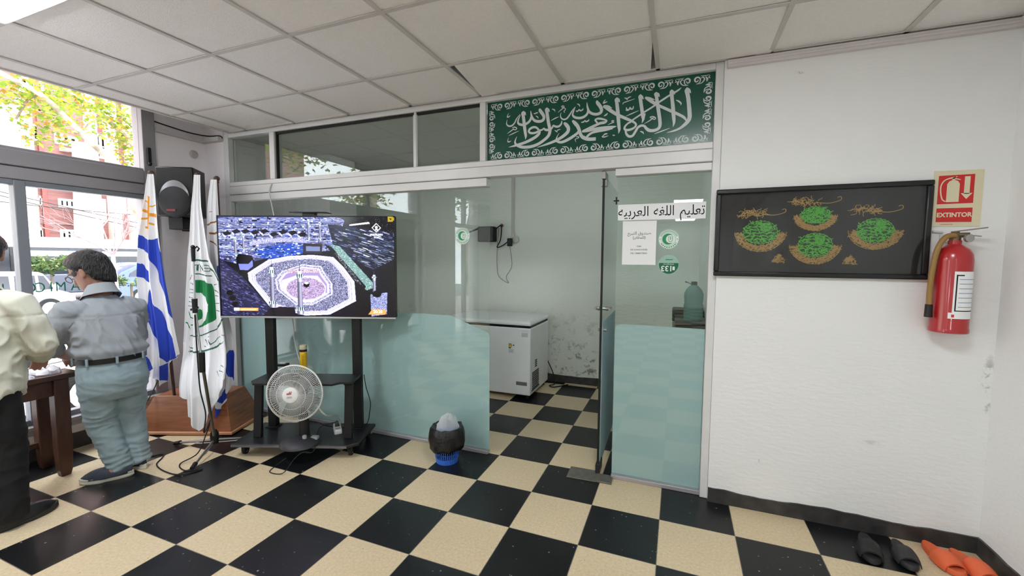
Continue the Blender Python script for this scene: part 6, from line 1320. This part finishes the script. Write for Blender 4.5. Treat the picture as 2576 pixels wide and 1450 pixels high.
P1 = dict(head=(-.012, .165, 1.425), yaw=.52, pitch=.50, hs=1.10, neck=(0, .095, 1.265), skin=skin, hair=.13,
    arms={-1: ((-.186, .055, 1.175), (-.268, .150, .955), (-.085, .335, .825)), 1: ((.178, .055, 1.175), (.215, .14, .945), (.07, .33, .84))},
    hand={-1: ((.35, .8, -.25), (.3, 0, -1), (1, 0, 0), .45), 1: ((-.35, .8, -.2), (-.3, 0, -1), (-1, 0, 0), .45)},
    torso=[((0, .0, .835), .180, .142), ((0, .015, .88), .196, .152), ((0, .03, .97), .200, .156), ((0, .045, 1.07), .196, .142), ((0, .055, 1.15), .188, .122), ((0, .065, 1.20), .165, .100), ((0, .085, 1.245), .10, .080), ((0, .09, 1.268), .078, .070)],
    pelvis=[((0, .0, .838), .176, .138), ((0, -.005, .78), .184, .148), ((0, -.015, .70), .190, .155), ((0, -.01, .62), .186, .150), ((0, 0, .56), .165, .125)],
    legs={-1: ((-.092, -.01, .62), (-.062, .025, .38), (-.012, -.045, .085)), 1: ((.092, -.01, .62), (.105, .02, .38), (.105, -.035, .085))},
    legr={-1: (.096, .095, .086, .076, .070), 1: (.094, .090, .080, .072, .068)},
    feet={-1: ((.013, -.10, 0), (-.19, .03, 0)), 1: ((.105, -.09, 0), (.095, .17, 0))},
    hem=None, cuff=.30, slv=(.078, .078, .074, .066), fold=sf1, shirt=shirt_grey, tfold=tf1, trousers=jeans)
m1, HM1 = person('person', 'man in grey shirt, black belt and pale jeans, head bowed over the table', (-2.40, -1.27, 0), R(90), P1)
b = B(); rr = []
for dr_, z in ((.004, .822), (.010, .824), (.010, .856), (.004, .858)):
    rr.append(ring((0, -.001, z), .180+dr_, .142+dr_, 36))
b.loft(rr, False); b.out('belt', mat('belt_black', S(18, 18, 20), .4), m1, local=True)
for a in (-100, -55, -150, 165, 20, 60): 
    q = ring((0, -.001, .84), .1935, .1555, 360)[int(a) % 360]; B().obox(q, (.014, .010, .050), Matrix.Rotation(R(a), 3, 'Z') @ Matrix.Rotation(R(90), 3, 'Z')).out('belt_loop', jeans, m1, local=True, bevel=.002)
navy = mat('navy_clog', S(44, 50, 66), .6); solew = mat('cream_sole', S(206, 204, 190), .6)
W1 = wmat(m1)
for f in (((.022, -.118, 0), (-.185, .045, 0)), ((.108, -.108, 0), (.092, .165, 0))): shoe(m1, W1 @ V(f[0]), W1 @ V(f[1]), navy, solew)
gl = B()
for s in (-1, 1):
    c = HM1 @ V((s*.033, .108, .004)); gl.torus(c, .0235, .0022, HM1.to_3x3().normalized() @ Matrix.Rotation(R(90), 3, 'X'), 24, 5)
    gl.tube([HM1 @ V((s*.056, .106, .008)), HM1 @ V((s*.078, .07, .012)), HM1 @ V((s*.084, .0, .018)), HM1 @ V((s*.084, -.018, .010))], .0022, 6)
gl.tube([HM1 @ V((-.011, .109, .008)), HM1 @ V((.011, .109, .008))], .0022, 6)
gl.out('eyeglasses', mat('glasses_black', S(24, 24, 26), .35), m1, local=True)
# man in the cream shirt, cut off by the left edge
def sf2(p, n):
    q = V((p.x+p.z*.3, p.y, p.z)); return wr(1, 11, 9, 4.5, .015)(q, n)*(1 if p.z < 1.2 else .5) + (-.003 if abs(p.z-1.205) < .005 and p.y < .05 else 0) + (.0018*sin(p.z*70+4*noise.noise(p*6)) if p.z < .86 else 0)
def tf2(p, n): return wr(1, 6, 6, 9, .006)(p, n)
shirt_cream = mat('cream_shirt_cotton', S(206, 206, 192), .8, bump=.06, bs=350); blacktr = mat('black_trousers', S(14, 15, 19), .8, bump=.05, bs=350)
P2 = dict(head=(-.02, .12, 1.545), yaw=.35, pitch=.35, hs=1.06, neck=(0, .06, 1.365), skin=skin2, hair=.10,
    arms={-1: ((-.182, .03, 1.275), (-.25, .06, 1.03), (-.12, .29, .90)), 1: ((.182, .03, 1.275), (.255, .07, 1.03), (.10, .28, .905))},
    hand={-1: ((.4, .8, -.25), (.3, 0, -1), (1, 0, 0), .5), 1: ((-.45, .8, -.25), (-.3, 0, -1), (-1, 0, 0), .5)},
    torso=[((0, -.01, .76), .196, .150), ((0, -.005, .86), .196, .150), ((0, .0, .98), .190, .146), ((0, .01, 1.10), .192, .142), ((0, .02, 1.22), .188, .125), ((0, .03, 1.29), .165, .10), ((0, .05, 1.34), .10, .08), ((0, .055, 1.365), .08, .07)],
    pelvis=[((0, -.005, .92), .170, .130), ((0, -.01, .84), .178, .138), ((0, -.015, .76), .180, .142), ((0, -.01, .68), .172, .135)],
    legs={-1: ((-.09, -.01, .72), (-.095, .02, .44), (-.10, -.03, .09)), 1: ((.09, -.01, .72), (.10, .015, .44), (.11, -.02, .09))},
    legr={-1: (.095, .09, .08, .076, .075), 1: (.095, .092, .084, .080, .080)},
    feet={-1: ((-.10, -.08, 0), (-.14, .17, 0)), 1: ((.088, -.065, 0), (.215, .165, 0))},
    hem=lambda a: .045*cos(2*a)-.02, cuff=.78, slv=(.080, .076, .070, .054), fold=sf2, shirt=shirt_cream, tfold=tf2, trousers=blacktr)
m2, HM2 = person('person', 'man in untucked cream shirt and black trousers, cut off by the left edge', (-2.33, -1.905, 0), R(36.9), P2)
W2 = wmat(m2); blksh = mat('black_shoe_leather', S(22, 22, 24), .35)
for f in (((-.10, -.105, 0), (-.14, .175, 0)), ((.085, -.085, 0), (.215, .165, 0))): shoe(m2, W2 @ V(f[0]), W2 @ V(f[1]), blksh, mat('black_sole', S(40, 40, 42), .6))

# ---------------------------------------------------------------- the street outside
asph = mat('asphalt', S(120, 120, 124), .9, var=.15, vs=3); pave = mat('pavement', S(190, 184, 180), .9, var=.1, vs=4)
struct(B().box(-7.5, -3.45, -22, 16, -.20, -.10).out('ground_pavement', pave, smooth=False))
struct(B().box(-26.0, -7.5, -22, 30, -.26, -.22).out('ground_street', asph, smooth=False))
struct(B().box(-50, -26.0, -22, 44, -.26, -.10).out('ground_far_pavement', pave, smooth=False))
BXp = -30.0
brick = brick_mat(); conc = mat('pale_concrete', S(226, 214, 196), .85, var=.12, vs=2); wfr = mat('window_white', S(236, 236, 238), .5); wdk = mat('window_dark_glass', S(70, 76, 90), .15); wlt = mat('window_pale_glass', S(170, 180, 200), .2); pinkc = mat('pink_concrete', S(226, 196, 188), .85, var=.1, vs=2)
bd = thing('apartment_building', 'red brick building with pale columns across the street', 'building', (BXp-3, 7, -.1))
B().box(BXp-6, BXp, -26, 40, -.1, 26).out('brick_wall', brick, bd, smooth=False)
def rect(a, b_, dx0, dx1): return (BXp+dx0, BXp+dx1, min(a[1], b_[1]), max(a[1], b_[1]), min(a[2], b_[2]), max(a[2], b_[2]))
B().box(BXp-.1, BXp+1.1, -16.0, (-28.90, 8.458, 3.178)[1], -.1, (-30.00, 8.586, 8.772)[2]).out('concrete_block', conc, bd, smooth=False)
for a, b_ in (((-30.00, 10.91, 9.131), (-30.00, 11.35, 6.595)),): B().box(BXp-.05, BXp+.35, a[1], b_[1], -.1, 24).out('pier', mat('white_render', S(240, 236, 230), .8), bd, smooth=False)
b = B().loft([[(BXp+.9+r*cos(q), yc+r*sin(q), z) for q in [2*pi*j/20 for j in range(20)]] for yc, r, z in (((-29.10, 10.45, 3.34)[1], .66, -.1), ((-29.10, 10.45, 3.34)[1], .44, 7.6))])
b.out('round_column', pinkc, bd)
for y0, y1 in (((-30.00, 11.75, 4.847)[1], (-30.00, 12.21, 4.907)[1]), ((-30.00, 12.72, 4.973)[1], (-30.00, 13.12, 5.026)[1])): B().box(BXp-.05, BXp+.5, y0, y1, -.1, 24).out('pier', pinkc, bd, smooth=False)
for a, b_ in (((-30.00, 8.389, 9.003), (-30.00, 9.45, 9.083)), ((-30.00, 9.175, 3.219), (-30.00, 10.46, 3.208)), ((-30.00, 10.39, 8.336), (-30.00, 10.72, 8.297))):
    B().box(*rect(a, b_, -.02, .12)).out('ledge', wfr, bd, smooth=False)
def win(a, b_, n, dark=True, sash=True):
    x0, x1, y0, y1, z0, z1 = rect(a, b_, -.03, .07)
    f = B(); t_ = .11
    f.box(x0, x1, y0, y1, z0, z0+t_).box(x0, x1, y0, y1, z1-t_, z1)
    for k in range(n+1):
        y = y0+(y1-y0-t_)*k/n; f.box(x0, x1, y, y+t_, z0+t_, z1-t_)
    if sash: f.box(x0, x1-.01, y0+t_, y1-t_, (z0+z1)/2-.03, (z0+z1)/2+.03)
    o = f.out('window_frame', wfr, bd, smooth=False)
    for k in range(n):
        y = y0+(y1-y0-t_)*k/n; B().box(x0+.0, x0+.03, y+t_, y0+(y1-y0-t_)*(k+1)/n, z0+t_, z1-t_).out('window_pane', wdk if (dark and k == n-1) else wlt, o, smooth=False)
win((-30.00, 9.656, 8.032), (-30.00, 10.61, 7.491), 3)
win((-30.00, 9.634, 4.593), (-30.00, 10.54, 4.119), 4, True, False)
win((-30.00, 9.628, 2.934), (-30.00, 10.37, 2.408), 3, True, False)
win((-30.00, 11.35, 8.488), (-30.00, 11.86, 7.107), 2); win((-30.00, 8.89, 8.287), (-30.00, 8.991, 7.429), 1); win((-30.00, 8.903, 4.62), (-30.00, 8.963, 4.072), 1); win((-30.00, 8.83, 2.944), (-30.00, 8.904, 2.368), 1)
win((-30.00, 11.35, 4.795), (-30.00, 11.68, 3.459), 2); win((-30.00, 12.29, 5.385), (-30.00, 12.67, 4.015), 2); win((-30.00, 8.471, 10.55), (-30.00, 9.367, 9.787), 3); win((-30.00, 8.273, 9.411), (-30.00, 8.753, 9.24), 2)
for a, b_ in (((-30.00, 9.822, 7.303), (-30.00, 10.20, 7.137)), ((-30.00, 10.28, 7.389), (-30.00, 10.61, 7.166))): B().box(*rect(a, b_, .0, .45)).out('cooling_unit', wfr, bd, smooth=False, bevel=.02)
B().box(BXp, BXp+.12, (-30.00, 9.093, 6.558)[1]-.09, (-30.00, 9.093, 6.558)[1]+.09, -.1, 24).out('drain_pipe', mat('pipe_red', S(140, 70, 66), .6), bd, smooth=False)
# bus at the far kerb
BUX = -20.0
bus = thing('city_bus', 'long white bus with dark windows passing along the street', 'bus', (BUX-1.2, 0, -.22))
buy0, buy1 = -6.0, 13.5; bz1 = (-20.00, 5.265, 2.183)[2]; bzb = (-20.00, 5.245, 1.796)[2]; bw0 = (-20.00, 5.196, 0.848)[2]
busw = mat('bus_white', S(240, 240, 244), .4); busg = mat('bus_glass', S(34, 36, 44), .25); busl = mat('bus_pale_panel', S(140, 148, 172), .3)
B().box(BUX-2.4, BUX, buy0, buy1, bzb, bz1).out('roof', busw, bus, bevel=.08)
B().box(BUX-2.35, BUX-.02, buy0+.05, buy1-.05, bw0, bzb).out('window_band', busg, bus, smooth=False)
B().box(BUX-2.4, BUX, buy0, buy1, .12, bw0).out('body', mat('bus_grey', S(92, 94, 104), .4), bus, bevel=.05)
for k in range(9):
    y = buy0+.5+k*2.05; B().box(BUX-.03, BUX-.005, y, y+1.35, bzb-.30, bzb-.10).out('window_panel', busl, bus, smooth=False); B().box(BUX-.03, BUX+.01, y+1.6, y+1.72, bw0, bzb).out('window_post', blackp, bus, smooth=False)
for y in (buy0+2.2, buy1-2.6): B().lathe([(.1, -.14), (.46, -.14), (.48, -.1), (.48, .1), (.46, .14), (.1, .14)], (BUX-.16, y, .26), 24, rot_to((1, 0, 0))).out('wheel', rubber, bus)
# cars: side profile extruded and narrowed, with glass, wheels and mirror
carglass = mat('car_glass', S(40, 42, 52), .1); tyre = rubber; carlamp = mat('car_lamp', S(220, 200, 190), .2)
def vehicle(name, label, cat, x, y, z, prof, wins, wheels, wd, m, s=1.0, wr_=.31, mirror=None):
    """prof: (y, z) outline of the side facing the window; x is that side"""
    t = thing(name, label, cat, (x-wd/2, y, z))
    def ring_(xx, k): return [(xx, y+a*s, z+(c if c < .75 else .75+(c-.75)*k)*s) for a, c in prof]
    rows = []
    for f, k in ((0, .93), (.06, 1), (.5, 1.02), (.94, 1), (1, .93)): rows.append([(px_ - (max(0, (pz-z)/s-.8)*.14*(1 if f < .5 else -1) if f not in (.5,) else 0), py_, pz) for px_, py_, pz in ring_(x-wd*f, k)])
    B().loft(rows).out('body', m, t, bevel=.02, ang=30)
    for w_ in wins:
        B().prism([(x+.012-max(0, c-.8)*.14, y+a*s, z+c*s) for a, c in w_], (-.03, 0, 0)).out('side_window', carglass, t, smooth=False)
    for a in wheels:
        o = B().lathe([(.1, -.1), (wr_-.02, -.1), (wr_, -.07), (wr_, .07), (wr_-.02, .1), (.1, .1)], (x-.09, y+a*s, z+wr_), 24, rot_to((1, 0, 0))).out('wheel', tyre, t)
        B().lathe([(.02, 0), (wr_*.6, 0), (wr_*.62, .015), (.02, .03)], (x+.005, y+a*s, z+wr_), 18, rot_to((1, 0, 0))).out('hubcap', mat('hubcap', S(190, 190, 194), .3, .5), o)
    if mirror: B().ball((x+.10, y+mirror[0]*s, z+mirror[1]*s), .07, .05, .10, n=12).out('mirror', m, t)
    return t
white_car = mat('car_white', S(240, 240, 244), .25, coat=.5); blue_car = mat('car_blue', S(60, 80, 160), .25, coat=.5)
vehicle('van', 'white van parked across the street, seen left of the grey-shirted man', 'van', -15.0, 3.48, -.22,
    [(-3.4, .25), (.40, .25), (.48, .45), (.42, .80), (-.02, 1.0), (-.28, 1.55), (-.40, 1.61), (-3.2, 1.63), (-3.45, 1.5), (-3.5, .8)],
    [[(-.12, 1.02), (-.32, 1.48), (-.46, 1.50), (-.46, 1.0)], [(-.54, 1.0), (-.54, 1.5), (-1.02, 1.5), (-1.05, 1.0)], [(-1.15, 1.0), (-1.15, 1.5), (-2.1, 1.5), (-2.1, 1.0)], [(-2.2, 1.0), (-2.2, 1.5), (-3.0, 1.48), (-3.1, 1.0)]], (-.25, -2.7), 1.5, white_car, .8, .28, (-.12, 1.08))
vehicle('parked_car', 'white car parked closest to the window, behind the two men', 'car', -4.7, -1.4, -.22,
    [(-2.0, .22), (1.9, .22), (2.0, .45), (1.95, .72), (1.2, .86), (.55, 1.02), (.0, 1.36), (-.9, 1.42), (-1.5, 1.22), (-1.95, .95), (-2.05, .5)],
    [[(.40, 1.0), (.0, 1.29), (-.38, 1.32), (-.38, .96)], [(-.46, .96), (-.46, 1.32), (-.9, 1.33), (-1.35, 1.14), (-1.40, .96)]], (1.25, -1.3), 1.6, white_car, .78, .27, (.35, 1.05))
vehicle('parked_car', 'blue car parked in the street beyond the small bare tree', 'car', -16.5, 7.5, -.22,
    [(-2.0, .22), (1.9, .22), (2.0, .45), (1.95, .75), (1.2, .92), (.6, 1.08), (.1, 1.45), (-1.2, 1.50), (-1.8, 1.2), (-2.0, .95), (-2.05, .5)],
    [[(.45, 1.05), (.08, 1.38), (-.38, 1.41), (-.38, 1.02)], [(-.46, 1.02), (-.46, 1.41), (-1.1, 1.42), (-1.55, 1.14), (-1.6, 1.02)]], (1.25, -1.3), 1.65, blue_car, 1.0, .3)
# trees, bushes, wires
bark = mat('plane_tree_bark', S(190, 180, 160), .85, var=.35, vs=7, vcol=S(120, 108, 92)); leafm = [film('leaf_'+n, c, .45, .0) for n, c in (('yellow_green', S(158, 170, 66)), ('green', S(112, 140, 58)), ('ochre', S(190, 136, 76)))]
def leaves(b, c, rad, n, size, rg):
    for _ in range(n):
        d = V((rg.gauss(0, 1), rg.gauss(0, 1), rg.gauss(0, 1))); d = d.normalized()*rad*rg.random()**.5; p = V(c)+V((d.x, d.y, d.z*.7))
        m = Matrix.Rotation(rg.uniform(0, 6.3), 3, 'Z') @ Matrix.Rotation(rg.uniform(-1.2, 1.2), 3, 'X'); s = size*rg.uniform(.6, 1.3)
        k = rg.choices((0, 1, 2), (5, 4, 1.6))[0]
        pts = [m @ V(q)*s for q in ((0, -.5, 0), (.28, -.2, .05), (.5, .12, -.03), (.2, .18, .04), (0, .55, 0), (-.2, .18, .04), (-.5, .12, -.03), (-.28, -.2, .05))]
        b.add([p+q for q in pts], [tuple(range(8))], k)
rg = random.Random(11)
tr = thing('plane_tree', 'pale mottled plane tree leaning over the street with yellow green leaves', 'tree', (-6.6, 2.4, -.2))
T_ = B(); P0 = [(-6.6, 2.4, -.2), (-6.5, 2.1, 1.2), (-6.3, 1.061, 2.046), (-6.2, 0.8328, 2.541), (-6.1, 0.6205, 2.82), (-6, 0.3473, 3.004), (-5.9, 0.08032, 3.218), (-5.8, -0.2129, 3.431), (-5.7, -0.5557, 3.521), (-5.6, -0.9059, 3.615)]
T_.tube(spline([tuple(q) for q in P0], 5), [.10-.055*min(1, i/28)-.02*i/45 for i in range(46)], 10)
P1_ = [(-6.3, 1.061, 2.046), (-6.6, 1.245, 2.812), (-6.7, 1.189, 3.206), (-6.8, 0.8965, 3.585), (-6.9, 0.5267, 3.861), (-7, 0.2008, 4.188)]
T_.tube(spline([tuple(q) for q in P1_], 5), [.05-.02*i/25 for i in range(26)], 8)
T_.out('trunk', bark, tr)
tw = B()
for q in ([(-6, 0.2326, 3.123), (-6.2, 0.3975, 3.307), (-6.3, 0.5452, 3.425)], [(-6.6, 0.9949, 3.592), (-6.6, 1.091, 3.514), (-6.6, 1.205, 3.522)], [(-5.8, -0.2129, 3.431), (-5.9, -0.2788, 3.362), (-6, -0.3528, 3.124)]): tw.tube(q, .012, 5)
tw.out('twig', mat('twig_brown', S(110, 96, 84), .8), tr)
lf = B()
for px_c, n, rad in (((-6, -0.2723, 3.422), 260, .42), ((-6, -0.3964, 3.49), 200, .38), ((-6.1, -0.003611, 3.239), 300, .40), ((-6.3, 0.2147, 3.377), 240, .36), ((-6.1, -0.06972, 3.003), 120, .26), ((-6.5, 0.4551, 3.687), 260, .40), ((-6.6, 0.7174, 3.705), 240, .42), ((-6.7, 0.9427, 3.529), 260, .40), ((-6.7, 1.148, 3.649), 220, .36), ((-6.7, 0.982, 3.335), 180, .28), ((-6.7, 1.093, 3.033), 190, .28), ((-6.8, 1.235, 3.318), 160, .28), ((-6.6, 0.2536, 3.683), 200, .4), ((-6, -0.6405, 3.379), 200, .5), ((-6.4, 0.4354, 4.14), 420, .8), ((-6.2, -0.1679, 4.045), 380, .8)):
    leaves(lf, px_c, rad, int(n*.8), .058, rg)
lf.out('foliage', leafm, tr, smooth=False, fix=False)
# crowns further along the street, seen mirrored in the partition glass
for i, (x, y, l) in enumerate(((-7.6, -7.5, 'leafy plane tree along the kerb, left beyond the picture edge'), (-7.4, -13.5, 'leafy plane tree furthest along the kerb'))):
    t = thing('plane_tree', l, 'tree', (x, y, -.2)); B().tube([(x, y, -.2), (x+.1, y+.1, 2.2), (x+.3, y-.3, 4.2)], [.17, .13, .07], 10).out('trunk', bark, t)
    q = B()
    for k in range(9): leaves(q, (x+rg.uniform(-1.4, 1.4), y+rg.uniform(-1.8, 1.8), 3.8+rg.uniform(-.9, 1.2)), .9, 170, .16, rg)
    q.out('foliage', leafm, t, smooth=False, fix=False)
bt = thing('bare_tree', 'small bare pale tree with fine twigs in front of the bus', 'tree', tuple((-9.5, 2.147, 0.7503)[:2])+(-.22,))
bx_, by_ = (-9.5, 2.147, 0.7503)[:2]; q = B(); zt = (-9.5, 2.187, 1.565)[2]
q.tube([(bx_, by_, -.22), (bx_+.02, by_, zt*.6), (bx_, by_, zt)], [.07, .055, .035], 8)
def branch(p, d, L, r, lev):
    e = p+d*L; q.tube([p, p+d*L*.5+V((rg.uniform(-.03, .03), rg.uniform(-.03, .03), .02)), e], [r, r*.8, r*.55], 5)
    if lev: 
        for _ in range(3): branch(p+d*L*rg.uniform(.45, 1), (d+V((rg.uniform(-.6, .6), rg.uniform(-.8, .8), rg.uniform(-.15, .5)))).normalized(), L*rg.uniform(.55, .8), r*.55, lev-1)
for k in range(6): branch(V((bx_, by_, zt-.1*rg.random())), V((rg.uniform(-.5, .5), rg.uniform(-.9, .9), rg.uniform(.4, 1))).normalized(), .75, .014, 3)
q.out('trunk', mat('bare_bark', S(150, 128, 128), .8), bt)
gl_ = [film('bush_a', S(104, 122, 72), .3, 0), film('bush_b', S(70, 92, 60), .3, 0), film('bush_c', S(134, 144, 96), .3, 0)]
def bush(label, c, rx, ry, rz, n, seed, cr=.18, ls=.07):
    rr = random.Random(seed); b = B(); t = thing('bush', label, 'bush', (c[0], c[1], -.22))
    B().tube([(c[0], c[1], -.22), (c[0], c[1], c[2])], [.05, .03], 6).out('stem', mat('twig_brown', S(110, 96, 84), .8), t)
    for k in range(16):
        p = (c[0]+rr.uniform(-rx, rx), c[1]+rr.uniform(-ry, ry), c[2]+rr.uniform(-rz, rz)); leaves(b, p, cr, n//16, ls, rr)
    b.out('foliage', gl_, t, smooth=False, fix=False)
bush('yellow green bush between the van and the bus', (-17.90, 4.481, 1.227), .35, .75, .20, 1000, 3, .30, .12)
bush('low shrub left of the flags, beyond the bare tree', (-13.50, 4.436, 0.7488), .25, .55, .05, 520, 5, .2, .09)
bush('green shrub under the bare tree in the street', (-13.20, 3.682, 0.9048), .25, .4, .1, 500, 8, .2, .09)
for i, (p, q_) in enumerate((((-11.00, 1.17, 2.991), (-11.00, 3.506, 2.546)), ((-11.00, 1.166, 2.915), (-11.00, 3.501, 2.43)), ((-11.00, 1.48, 2.785), (-11.00, 3.685, 2.759)))):
    a = V(p); e = V(q_); d = e-a; a2 = a-d*1.5; e2 = e+d*1.5
    tag(B().tube([a2+(e2-a2)*k/10-V((0, 0, .25*(1-(2*k/10-1)**2))) for k in range(11)], .009, 5).out('overhead_wire', blackp), ('upper', 'middle', 'lower')[i]+' thin dark overhead wire crossing the street', 'wire')
